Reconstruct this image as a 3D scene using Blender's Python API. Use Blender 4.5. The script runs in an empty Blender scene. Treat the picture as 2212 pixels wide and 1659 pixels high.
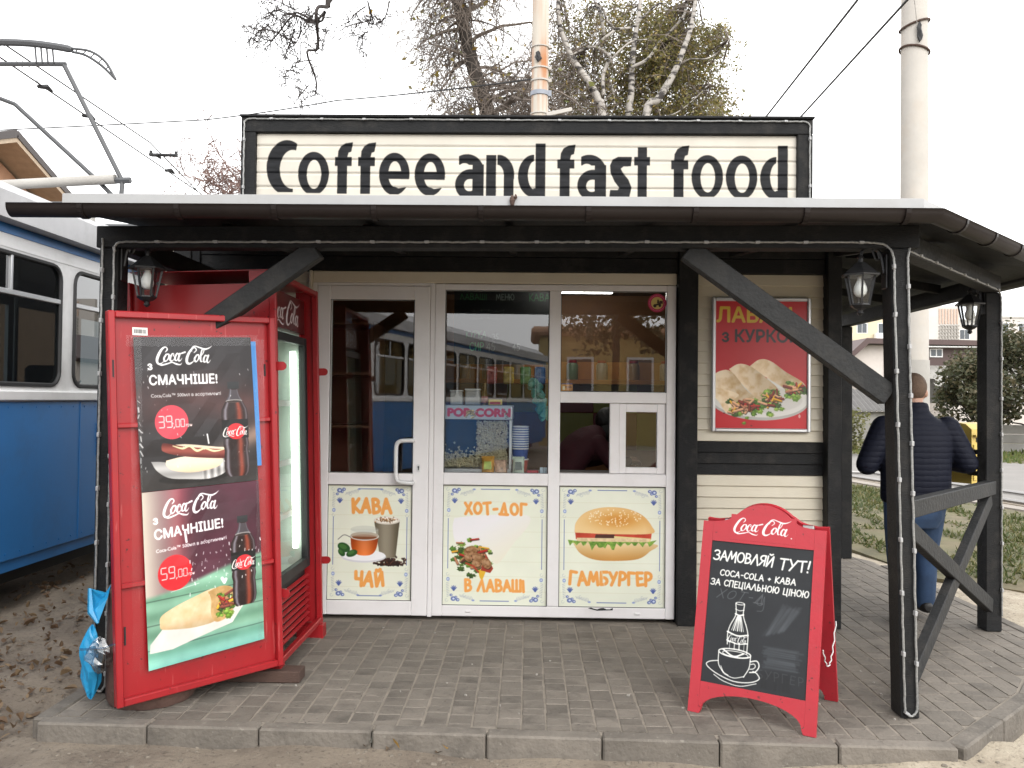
import bpy, math, random
import numpy as np
from mathutils import Matrix, Vector
R_ = math.radians
random.seed(7)
RNG = np.random.default_rng(7)
S = bpy.context.scene
COL = S.collection

# ------------------------------------------------------------------ camera, sky, sun, exposure
cam_d = bpy.data.cameras.new('camera')
cam_d.sensor_width = 36.0
cam_d.lens = 36.0 * 1790.0 / 2212.0
cam_d.clip_start = 0.05
cam_d.clip_end = 2000.0
cam = bpy.data.objects.new('camera', cam_d)
COL.objects.link(cam)
cam.matrix_world = (Matrix.Translation((0, 0, 1.42)) @ Matrix.Rotation(.019, 4, 'Z')
                    @ Matrix.Rotation(math.pi / 2 + .0198, 4, 'X') @ Matrix.Rotation(.0108, 4, 'Z'))
S.camera = cam

SUN_EL, SUN_AZ = R_(34), R_(152)
W = bpy.data.worlds.new('World')
S.world = W
W.use_nodes = True
nt = W.node_tree
nt.nodes.clear()
wo = nt.nodes.new('ShaderNodeOutputWorld')
bg = nt.nodes.new('ShaderNodeBackground')
sky = nt.nodes.new('ShaderNodeTexSky')
sky.sky_type = 'NISHITA'
sky.sun_disc = False
sky.sun_elevation = SUN_EL
sky.sun_rotation = SUN_AZ
sky.air_density = 1.0
sky.dust_density = 4.0
hs = nt.nodes.new('ShaderNodeHueSaturation')
hs.inputs['Saturation'].default_value = 0.12
cloud = nt.nodes.new('ShaderNodeMix')
cloud.data_type = 'RGBA'
cloud.inputs[0].default_value = 0.72          # closed cloud deck: mostly even white
cloud.inputs[7].default_value = (16.6, 16.65, 16.7, 1)
nt.links.new(sky.outputs[0], hs.inputs['Color'])
nt.links.new(hs.outputs[0], cloud.inputs[6])
nt.links.new(cloud.outputs[2], bg.inputs[0])
bg.inputs[1].default_value = 0.10
nt.links.new(bg.outputs[0], wo.inputs[0])

sun_d = bpy.data.lights.new('sun', 'SUN')
sun_d.energy = 0.6
sun_d.angle = R_(40)
sun_d.color = (1.0, .97, .92)
sun = bpy.data.objects.new('sun', sun_d)
COL.objects.link(sun)
_sd = Vector((math.sin(SUN_AZ) * math.cos(SUN_EL), math.cos(SUN_AZ) * math.cos(SUN_EL), math.sin(SUN_EL)))
sun.rotation_euler = _sd.to_track_quat('Z', 'Y').to_euler()
sun.location = _sd * 60

S.view_settings.view_transform = 'Standard'
S.view_settings.look = 'None'
S.view_settings.exposure = 1.05
S.view_settings.gamma = 1.0
S.view_settings.use_curve_mapping = False
S.render.engine = 'CYCLES'
S.cycles.max_bounces = 8
S.cycles.transparent_max_bounces = 16
S.cycles.caustics_reflective = False
S.cycles.caustics_refractive = False

# ------------------------------------------------------------------ helpers
MW = {}      # world matrix of every object I make

def tag(o, label=None, cat=None, group=None, kind=None):
    if label: o['label'] = label
    if cat: o['category'] = cat
    if group: o['group'] = group
    if kind: o['kind'] = kind
    return o

def setm(o, parent, M):
    """M: local matrix"""
    if parent is not None:
        o.parent = parent
        MW[o] = MW[parent] @ M
    else:
        MW[o] = M.copy()
    o.matrix_local = M

def thing(name, label, cat, loc=(0, 0, 0), rz=0, group=None, rot=None):
    o = bpy.data.objects.new(name, None)
    COL.objects.link(o)
    o.empty_display_size = .1
    M = Matrix.Translation(loc) @ (rot if rot is not None else Matrix.Rotation(rz, 4, 'Z'))
    setm(o, None, M)
    return tag(o, label, cat, group)

def piece(name, me, parent, M=None):
    """an object on existing mesh data, local matrix M"""
    o = bpy.data.objects.new(name, me)
    COL.objects.link(o)
    setm(o, parent, M if M is not None else Matrix.Identity(4))
    return o

def copy_tree(o, parent=None):
    c = o.copy()
    COL.objects.link(c)
    setm(c, parent, o.matrix_local.copy())
    for ch in list(o.children):
        copy_tree(ch, c)
    return c

class MB:
    def __init__(s):
        s.v = []; s.f = []; s.uv = {}; s.mi = []; s.cur = 0; s.X = Matrix.Identity(4)
    def pt(s, p):
        s.v.append(tuple(s.X @ Vector(p))); return len(s.v) - 1
    def face(s, idx, uv=None):
        if uv: s.uv[len(s.f)] = uv
        s.f.append(tuple(idx)); s.mi.append(s.cur)
    def poly(s, pts, uv=None):
        s.face([s.pt(p) for p in pts], uv)
    def box(s, x0, x1, y0, y1, z0, z1, c=0.0):
        if c <= 0:
            i = [s.pt((x, y, z)) for z in (z0, z1) for y in (y0, y1) for x in (x0, x1)]
            for q in ((0, 2, 3, 1), (4, 5, 7, 6), (0, 1, 5, 4), (2, 6, 7, 3), (0, 4, 6, 2), (1, 3, 7, 5)):
                s.face([i[k] for k in q])
            return
        lo = (x0, y0, z0); hi = (x1, y1, z1)
        c = min(c, .45 * min(abs(hi[k] - lo[k]) for k in range(3)))
        ix = {}
        for sx in (0, 1):
            for sy in (0, 1):
                for sz in (0, 1):
                    sg = (sx, sy, sz)
                    for a in range(3):
                        p = [0, 0, 0]
                        for k in range(3):
                            e = hi[k] if sg[k] else lo[k]
                            p[k] = e if k == a else (e - c if sg[k] else e + c)
                        ix[sg + (a,)] = s.pt(p)
        for a in range(3):
            b, d = (a + 1) % 3, (a + 2) % 3
            for sa in (0, 1):
                def key(sb, sd):
                    g = [0, 0, 0]; g[a] = sa; g[b] = sb; g[d] = sd
                    return ix[tuple(g) + (a,)]
                q = [key(0, 0), key(1, 0), key(1, 1), key(0, 1)]
                s.face(q if sa else q[::-1])
            for sb in (0, 1):
                for sd in (0, 1):   # edge along a between faces b and d
                    def k2(sa, ax):
                        g = [0, 0, 0]; g[a] = sa; g[b] = sb; g[d] = sd
                        return ix[tuple(g) + (ax,)]
                    q = [k2(0, b), k2(1, b), k2(1, d), k2(0, d)]
                    s.face(q if (sb == sd) == False else q[::-1])
        for sx in (0, 1):
            for sy in (0, 1):
                for sz in (0, 1):
                    q = [ix[(sx, sy, sz, 0)], ix[(sx, sy, sz, 1)], ix[(sx, sy, sz, 2)]]
                    s.face(q if (sx + sy + sz) % 2 == 1 else q[::-1])
    def beam(s, p0, p1, w, h, up=(0, 0, 1), c=.004, ext=0):
        p0 = Vector(p0); p1 = Vector(p1); d = (p1 - p0); L = d.length; d.normalize()
        sd = d.cross(Vector(up)).normalized(); u = sd.cross(d).normalized()
        M = Matrix((sd, d, u)).transposed().to_4x4(); M.translation = p0
        o = s.X; s.X = o @ M
        s.box(-w / 2, w / 2, -ext, L + ext, -h / 2, h / 2, c)
        s.X = o
    def tube(s, path, r, n=8, cap=True, closed=False):
        P = [Vector(p) for p in path]
        m = len(P)
        rr = r if hasattr(r, '__len__') else [r] * m
        prev = None; rings = []
        for i in range(m):
            if closed: t = P[(i + 1) % m] - P[i - 1]
            else: t = P[min(i + 1, m - 1)] - P[max(i - 1, 0)]
            if t.length < 1e-9: t = Vector((0, 0, 1))
            t.normalize()
            if prev is None:
                a = Vector((0, 0, 1)) if abs(t.z) < .9 else Vector((1, 0, 0))
                nrm = t.cross(a).normalized()
            else:
                nrm = (prev - t * prev.dot(t))
                nrm = nrm.normalized() if nrm.length > 1e-6 else t.orthogonal().normalized()
            prev = nrm; b = t.cross(nrm)
            rings.append([s.pt(P[i] + (nrm * math.cos(2 * math.pi * k / n) + b * math.sin(2 * math.pi * k / n)) * rr[i]) for k in range(n)])
        for i in range(m if closed else m - 1):
            A, B = rings[i], rings[(i + 1) % m]
            for k in range(n):
                s.face([A[k], A[(k + 1) % n], B[(k + 1) % n], B[k]])
        if cap and not closed:
            s.face(rings[0][::-1]); s.face(rings[-1])
    def lathe(s, prof, n=16, c=(0, 0, 0), rot0=0, cap=True):
        rings = []
        for r, z in prof:
            rings.append([s.pt((c[0] + r * math.cos(rot0 + 2 * math.pi * k / n), c[1] + r * math.sin(rot0 + 2 * math.pi * k / n), c[2] + z)) for k in range(n)])
        for A, B in zip(rings, rings[1:]):
            for k in range(n):
                s.face([A[k], A[(k + 1) % n], B[(k + 1) % n], B[k]])
        if cap:
            s.face(rings[0][::-1]); s.face(rings[-1])
    def prism(s, pts, th, o=(0, 0, 0), u=(1, 0, 0), v=(0, 0, 1)):
        """polygon pts (a,b) in plane o+u*a+v*b, front face towards -(u x v)... thickness th goes along w = -(u x v) reversed (backwards)"""
        o = Vector(o); u = Vector(u).normalized(); v = Vector(v).normalized()
        nf = u.cross(v)          # front normal
        A = [s.pt(o + u * a + v * b) for a, b in pts]
        B = [s.pt(o + u * a + v * b - nf * th) for a, b in pts]
        ar = sum(pts[i][0] * pts[(i + 1) % len(pts)][1] - pts[(i + 1) % len(pts)][0] * pts[i][1] for i in range(len(pts)))
        if ar < 0: A.reverse(); B.reverse()
        s.face(A); s.face(B[::-1])
        n = len(A)
        for i in range(n):
            s.face([A[i], B[i], B[(i + 1) % n], A[(i + 1) % n]])
    def mesh(s, name, mats, smooth=False, uvfun=None):
        me = bpy.data.meshes.new(name)
        me.from_pydata(s.v, [], s.f)
        for m in (mats if isinstance(mats, (list, tuple)) else [mats]):
            if m: me.materials.append(m)
        if any(s.mi): me.polygons.foreach_set('material_index', s.mi)
        if smooth: me.polygons.foreach_set('use_smooth', [True] * len(s.f))
        if uvfun or s.uv:
            l = me.uv_layers.new(name='UVMap')
            vs = s.v
            for p in me.polygons:
                q = s.uv.get(p.index)
                for j, li in enumerate(p.loop_indices):
                    if q: l.data[li].uv = q[j]
                    elif uvfun: l.data[li].uv = uvfun(vs[me.loops[li].vertex_index])
                    else: l.data[li].uv = (.5, .5)
        me.update()
        if smooth:
            try: me.set_sharp_from_angle(angle=R_(42))
            except Exception: pass
        return me
    def build(s, name, mats, parent=None, world=True, smooth=False, uvfun=None, label=None):
        me = s.mesh(name, mats, smooth, uvfun)
        if world and parent is not None:
            me.transform(MW[parent].inverted())
        o = piece(name, me, parent)
        if label: o['label'] = label
        return o

def arc(cx, cy, rx, ry, a0, a1, n):
    return [(cx + rx * math.cos(R_(a0 + (a1 - a0) * i / n)), cy + ry * math.sin(R_(a0 + (a1 - a0) * i / n))) for i in range(n + 1)]

def rrect(x0, x1, z0, z1, r, n=5):
    return (arc(x1 - r, z1 - r, r, r, 0, 90, n) + arc(x0 + r, z1 - r, r, r, 90, 180, n)
            + arc(x0 + r, z0 + r, r, r, 180, 270, n) + arc(x1 - r, z0 + r, r, r, 270, 360, n))

# ------------------------------------------------------------------ materials
def _new(name):
    m = bpy.data.materials.new(name); m.use_nodes = True
    t = m.node_tree; b = t.nodes['Principled BSDF']
    return m, t, b

def mat(name, col, rough=.6, metal=0., var=.12, vs=6., bump=.0, bs=60., dirt=None, dirt_amt=.5, ds=3., rand=0., grain=None, spec=.5, coat=0., sc=(1, 1, 1), trans=0., chips=None, scratch=None):
    m, t, b = _new(name)
    N, L = t.nodes.new, t.links.new
    tc = N('ShaderNodeTexCoord')
    mp = N('ShaderNodeMapping'); mp.inputs['Scale'].default_value = sc
    L(tc.outputs['Object'], mp.inputs[0])
    vec = mp.outputs[0]
    oi = None
    if rand:
        oi = N('ShaderNodeObjectInfo')
        ad = N('ShaderNodeVectorMath'); ad.operation = 'ADD'
        ml = N('ShaderNodeMath'); ml.operation = 'MULTIPLY'; ml.inputs[1].default_value = 37.
        L(oi.outputs['Random'], ml.inputs[0]); L(vec, ad.inputs[0]); L(ml.outputs[0], ad.inputs[1]); vec = ad.outputs[0]
    nz = N('ShaderNodeTexNoise'); nz.inputs['Scale'].default_value = vs; nz.inputs['Detail'].default_value = 6; nz.inputs['Roughness'].default_value = .62
    L(vec, nz.inputs['Vector'])
    r = N('ShaderNodeMapRange'); r.inputs[1].default_value = .25; r.inputs[2].default_value = .75
    r.inputs[3].default_value = 1 - var; r.inputs[4].default_value = 1 + var
    L(nz.outputs[0], r.inputs[0])
    fac = r.outputs[0]
    if rand:
        r2 = N('ShaderNodeMapRange'); r2.inputs[3].default_value = 1 - rand; r2.inputs[4].default_value = 1 + rand
        L(oi.outputs['Random'], r2.inputs[0])
        mm = N('ShaderNodeMath'); mm.operation = 'MULTIPLY'; L(fac, mm.inputs[0]); L(r2.outputs[0], mm.inputs[1]); fac = mm.outputs[0]
    vm = N('ShaderNodeVectorMath'); vm.operation = 'SCALE'; vm.inputs[0].default_value = col[:3]
    L(fac, vm.inputs['Scale'])
    c = vm.outputs[0]
    if dirt:
        n2 = N('ShaderNodeTexNoise'); n2.inputs['Scale'].default_value = ds; n2.inputs['Detail'].default_value = 8; n2.inputs['Roughness'].default_value = .7
        L(vec, n2.inputs['Vector'])
        r3 = N('ShaderNodeMapRange'); r3.inputs[1].default_value = .5; r3.inputs[2].default_value = .72; r3.inputs[4].default_value = dirt_amt
        L(n2.outputs[0], r3.inputs[0])
        mx = N('ShaderNodeMix'); mx.data_type = 'RGBA'; mx.inputs[7].default_value = (*dirt, 1)
        L(r3.outputs[0], mx.inputs[0]); L(c, mx.inputs[6]); c = mx.outputs[2]
    for cc, scl, lo, hi, mpp in ([(chips, 42., .68, .72, (1, 1, 1))] if chips else []) + ([(scratch, 7., .66, .70, (9, 9, .7))] if scratch else []):
        m5 = N('ShaderNodeMapping'); m5.inputs['Scale'].default_value = mpp; m5.inputs['Rotation'].default_value = (.1, .15, 0); L(vec, m5.inputs[0])
        n5 = N('ShaderNodeTexNoise'); n5.inputs['Scale'].default_value = scl; n5.inputs['Detail'].default_value = 3; L(m5.outputs[0], n5.inputs['Vector'])
        r5 = N('ShaderNodeMapRange'); r5.inputs[1].default_value = lo; r5.inputs[2].default_value = hi; r5.inputs[4].default_value = .85; L(n5.outputs[0], r5.inputs[0])
        x5 = N('ShaderNodeMix'); x5.data_type = 'RGBA'; x5.inputs[7].default_value = (*cc, 1); L(r5.outputs[0], x5.inputs[0]); L(c, x5.inputs[6]); c = x5.outputs[2]
    L(c, b.inputs['Base Color'])
    rr = N('ShaderNodeMapRange'); rr.inputs[3].default_value = max(.03, rough - .1); rr.inputs[4].default_value = min(1, rough + .1)
    L(nz.outputs[0], rr.inputs[0]); L(rr.outputs[0], b.inputs['Roughness'])
    b.inputs['Metallic'].default_value = metal
    b.inputs['Specular IOR Level'].default_value = spec
    b.inputs['Coat Weight'].default_value = coat
    if trans: b.inputs['Transmission Weight'].default_value = trans
    if bump:
        n3 = N('ShaderNodeTexNoise'); n3.inputs['Scale'].default_value = bs; n3.inputs['Detail'].default_value = 5
        if grain:
            m2 = N('ShaderNodeMapping'); m2.inputs['Scale'].default_value = grain; L(vec, m2.inputs[0]); L(m2.outputs[0], n3.inputs['Vector'])
        else: L(vec, n3.inputs['Vector'])
        bp = N('ShaderNodeBump'); bp.inputs['Strength'].default_value = bump; bp.inputs['Distance'].default_value = .01
        L(n3.outputs[0], bp.inputs['Height']); L(bp.outputs[0], b.inputs['Normal'])
    return m

def glass(name, tint=(1, 1, 1), refl=1., base=.03, rough=.0):
    """clear pane: see through, mirror by Fresnel"""
    m = bpy.data.materials.new(name); m.use_nodes = True
    t = m.node_tree; t.nodes.clear(); N, L = t.nodes.new, t.links.new
    o = N('ShaderNodeOutputMaterial'); mx = N('ShaderNodeMixShader'); tr = N('ShaderNodeBsdfTransparent'); gl = N('ShaderNodeBsdfGlossy')
    tr.inputs[0].default_value = (*tint, 1); gl.inputs['Roughness'].default_value = rough
    lw = N('ShaderNodeFresnel'); lw.inputs[0].default_value = 1.5
    ma = N('ShaderNodeMath'); ma.operation = 'MULTIPLY_ADD'; ma.inputs[1].default_value = refl; ma.inputs[2].default_value = base; ma.use_clamp = True
    ge = N('ShaderNodeNewGeometry'); sb = N('ShaderNodeMath'); sb.operation = 'SUBTRACT'; sb.inputs[0].default_value = 1; L(ge.outputs['Backfacing'], sb.inputs[1])
    mb_ = N('ShaderNodeMath'); mb_.operation = 'MULTIPLY'; L(ma.outputs[0], mb_.inputs[0]); L(sb.outputs[0], mb_.inputs[1])
    L(lw.outputs[0], ma.inputs[0]); L(mb_.outputs[0], mx.inputs[0]); L(tr.outputs[0], mx.inputs[1]); L(gl.outputs[0], mx.inputs[2]); L(mx.outputs[0], o.inputs[0])
    return m

def emit(name, col, s):
    m, t, b = _new(name)
    b.inputs['Base Color'].default_value = (*col, 1)
    b.inputs['Emission Color'].default_value = (*col, 1)
    b.inputs['Emission Strength'].default_value = s
    return m

def mat_img(name, img, rough=.4, bump=0., coat=0., alpha=False, back=None):
    m, t, b = _new(name)
    N, L = t.nodes.new, t.links.new
    ti = N('ShaderNodeTexImage'); ti.image = img; ti.interpolation = 'Cubic'; ti.extension = 'EXTEND'
    L(ti.outputs[0], b.inputs['Base Color'])
    b.inputs['Roughness'].default_value = rough
    b.inputs['Coat Weight'].default_value = coat
    if bump:
        tc = N('ShaderNodeTexCoord'); n3 = N('ShaderNodeTexNoise'); n3.inputs['Scale'].default_value = 9
        L(tc.outputs['Object'], n3.inputs['Vector'])
        bp = N('ShaderNodeBump'); bp.inputs['Strength'].default_value = bump; bp.inputs['Distance'].default_value = .02
        L(n3.outputs[0], bp.inputs['Height']); L(bp.outputs[0], b.inputs['Normal'])
    return m
# ------------------------------------------------------------------ flat print: a small painter that draws the posters, boards and signs
def vnoise(w, h, sc, seed=0, octv=4):
    r = np.random.default_rng(seed); out = np.zeros((h, w)); amp = 1.; tot = 0
    for _ in range(octv):
        gw, gh = int(w / sc) + 3, int(h / sc) + 3
        g = r.random((gh, gw)); x = np.arange(w) / sc; y = np.arange(h) / sc
        xi = x.astype(int); yi = y.astype(int); fx = x - xi; fy = y - yi
        fx = fx * fx * (3 - 2 * fx); fy = (fy * fy * (3 - 2 * fy))[:, None]
        a = g[np.ix_(yi, xi)] * (1 - fx) + g[np.ix_(yi, xi + 1)] * fx
        b = g[np.ix_(yi + 1, xi)] * (1 - fx) + g[np.ix_(yi + 1, xi + 1)] * fx
        out += amp * (a * (1 - fy) + b * fy); tot += amp; amp *= .5; sc = max(1.5, sc / 2)
    return out / tot

def spline(pts, n=8):
    P = [np.array(p, float) for p in pts]
    P = [2 * P[0] - P[1]] + P + [2 * P[-1] - P[-2]]
    o = []
    for i in range(1, len(P) - 2):
        for k in range(n):
            t = k / n
            o.append(.5 * ((2 * P[i]) + (-P[i - 1] + P[i + 1]) * t + (2 * P[i - 1] - 5 * P[i] + 4 * P[i + 1] - P[i + 2]) * t * t + (-P[i - 1] + 3 * P[i] - 3 * P[i + 1] + P[i + 2]) * t ** 3))
    o.append(P[-2])
    return o

_txt = {}
def text_tris(s, off=0., shear=0.):
    k = (s, off, shear)
    if k in _txt: return _txt[k]
    cu = bpy.data.curves.new('t', 'FONT'); cu.body = s; cu.offset = off; cu.shear = shear; cu.resolution_u = 4
    ob = bpy.data.objects.new('t', cu); COL.objects.link(ob)
    dg = bpy.context.evaluated_depsgraph_get()
    me = bpy.data.meshes.new_from_object(ob.evaluated_get(dg)); me.calc_loop_triangles()
    v = np.array([x.co[:2] for x in me.vertices]).reshape(-1, 2)
    t = np.array([x.vertices[:] for x in me.loop_triangles]).reshape(-1, 3)
    bpy.data.objects.remove(ob); bpy.data.curves.remove(cu); bpy.data.meshes.remove(me)
    v = v - [v[:, 0].min() if len(v) else 0, 0]
    _txt[k] = (v, t); return _txt[k]

class Cv:
    SS = 3
    def __init__(s, w, h, col=(1, 1, 1)):
        s.w, s.h = w, h
        s.a = np.ones((h, w, 3)) * np.array(col, float)
    def _bb(s, x0, y0, x1, y1):
        return max(0, int(x0) - 2), max(0, int(y0) - 2), min(s.w, int(x1) + 3), min(s.h, int(y1) + 3)
    def blend(s, bb, m, col, al=1.):
        x0, y0, x1, y1 = bb
        if callable(col):
            Y, X = np.mgrid[y0:y1, x0:x1]
            c = np.asarray(col(X.astype(float), Y.astype(float)))
        else: c = np.array(col, float)
        m = np.clip(m * al, 0, 1)[..., None]
        s.a[y0:y1, x0:x1] = s.a[y0:y1, x0:x1] * (1 - m) + c * m
    def poly(s, pts, col, al=1., soft=0):
        p = np.array(pts, float); bb = s._bb(p[:, 0].min() - soft, p[:, 1].min() - soft, p[:, 0].max() + soft, p[:, 1].max() + soft)
        x0, y0, x1, y1 = bb
        if x1 <= x0 or y1 <= y0: return
        k = s.SS; ys = (np.arange((y1 - y0) * k) + .5) / k + y0; xs = (np.arange((x1 - x0) * k) + .5) / k + x0
        ins = np.zeros((len(ys), len(xs)), bool)
        for i in range(len(p)):
            ax, ay = p[i]; bx, by = p[(i + 1) % len(p)]
            if ay == by: continue
            rows = ((ay > ys) != (by > ys))
            if not rows.any(): continue
            xc = (bx - ax) * (ys[rows] - ay) / (by - ay) + ax
            ins[rows] ^= xs[None, :] < xc[:, None]
        m = ins.reshape(y1 - y0, k, x1 - x0, k).mean((1, 3))
        if soft:
            for _ in range(int(soft)):
                q = np.pad(m, 1); m = (q[:-2, 1:-1] + q[2:, 1:-1] + q[1:-1, :-2] + q[1:-1, 2:] + 2 * m) / 6
        s.blend(bb, m, col, al)
    def rect(s, x0, y0, x1, y1, col, al=1.):
        s.poly([(x0, y0), (x1, y0), (x1, y1), (x0, y1)], col, al)
    def ell(s, cx, cy, rx, ry, col, al=1., rot=0., soft=0, n=40, a0=0, a1=360):
        c, sn = math.cos(R_(rot)), math.sin(R_(rot))
        pts = []
        for i in range(n):
            t = R_(a0 + (a1 - a0) * i / (n if a1 - a0 == 360 else n - 1)); x, y = rx * math.cos(t), ry * math.sin(t)
            pts.append((cx + x * c - y * sn, cy + x * sn + y * c))
        s.poly(pts, col, al, soft)
    def stroke(s, pts, w, col, al=1., soft=.5):
        p = np.array(pts, float); ww = np.array(w, float) if hasattr(w, '__len__') else np.full(len(p), float(w))
        if len(ww) != len(p): ww = np.interp(np.linspace(0, 1, len(p)), np.linspace(0, 1, len(ww)), ww)
        mw = ww.max(); bb = s._bb(p[:, 0].min() - mw, p[:, 1].min() - mw, p[:, 0].max() + mw, p[:, 1].max() + mw)
        x0, y0, x1, y1 = bb
        if x1 <= x0 or y1 <= y0: return
        Y, X = np.mgrid[y0:y1, x0:x1]; X = X + .5; Y = Y + .5
        best = np.full(X.shape, 1e9)
        for i in range(len(p) - 1):
            d = p[i + 1] - p[i]; L = d @ d
            t = np.clip(((X - p[i, 0]) * d[0] + (Y - p[i, 1]) * d[1]) / L, 0, 1) if L > 0 else 0 * X
            q = np.hypot(X - p[i, 0] - t * d[0], Y - p[i, 1] - t * d[1]) - .5 * (ww[i] + (ww[i + 1] - ww[i]) * t)
            best = np.minimum(best, q)
        s.blend(bb, np.clip(.5 - best / (2 * soft), 0, 1), col, al)
    def text(s, st, x, y, size, col, off=.0, shear=0., rot=0., sx=1., al=1., width=None):
        """baseline at y; cap height = size"""
        v, t = text_tris(st, 0., shear)
        if not len(t): return
        k = size / .70
        if width: sx = width / (v[:, 0].max() * k)
        P = np.stack([v[:, 0] * k * sx, -v[:, 1] * k], 1)
        c, sn = math.cos(R_(rot)), math.sin(R_(rot))
        P = np.stack([P[:, 0] * c - P[:, 1] * sn + x, P[:, 0] * sn + P[:, 1] * c + y], 1)
        bb = s._bb(P[:, 0].min() - 2, P[:, 1].min() - 2, P[:, 0].max() + 2, P[:, 1].max() + 2); x0, y0, x1, y1 = bb
        if x1 <= x0 or y1 <= y0: return
        q = s.SS + 1; m = np.zeros(((y1 - y0) * q, (x1 - x0) * q), bool)
        for tri in t:
            a, b, d = (P[tri] - [x0, y0]) * q
            lo = np.floor(np.minimum(np.minimum(a, b), d)).astype(int); hi = np.ceil(np.maximum(np.maximum(a, b), d)).astype(int) + 1
            lo = np.maximum(lo, 0); hi = np.minimum(hi, [m.shape[1], m.shape[0]])
            if (hi <= lo).any(): continue
            Y, X = np.mgrid[lo[1]:hi[1], lo[0]:hi[0]]; X = X + .5; Y = Y + .5
            e = lambda p, r: (X - p[0]) * (r[1] - p[1]) - (Y - p[1]) * (r[0] - p[0])
            e1, e2, e3 = e(a, b), e(b, d), e(d, a)
            m[lo[1]:hi[1], lo[0]:hi[0]] |= ((e1 >= 0) & (e2 >= 0) & (e3 >= 0)) | ((e1 <= 0) & (e2 <= 0) & (e3 <= 0))
        for _ in range(int(round(off * k * q))):     # heavier weight
            d = m.copy(); d[1:] |= m[:-1]; d[:-1] |= m[1:]; d[:, 1:] |= m[:, :-1]; d[:, :-1] |= m[:, 1:]; m = d
        s.blend(bb, m.reshape(y1 - y0, q, x1 - x0, q).mean((1, 3)), col, al)
        return P[:, 0].max()
    def image(s, name):
        s.a = s.a * .97
        im = bpy.data.images.new(name, s.w, s.h)
        px = np.ones((s.h, s.w, 4), np.float32); px[..., :3] = np.clip(s.a, 0, 1)[::-1]
        im.pixels.foreach_set(px.ravel()); im.update(); im.pack()
        return im

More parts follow.
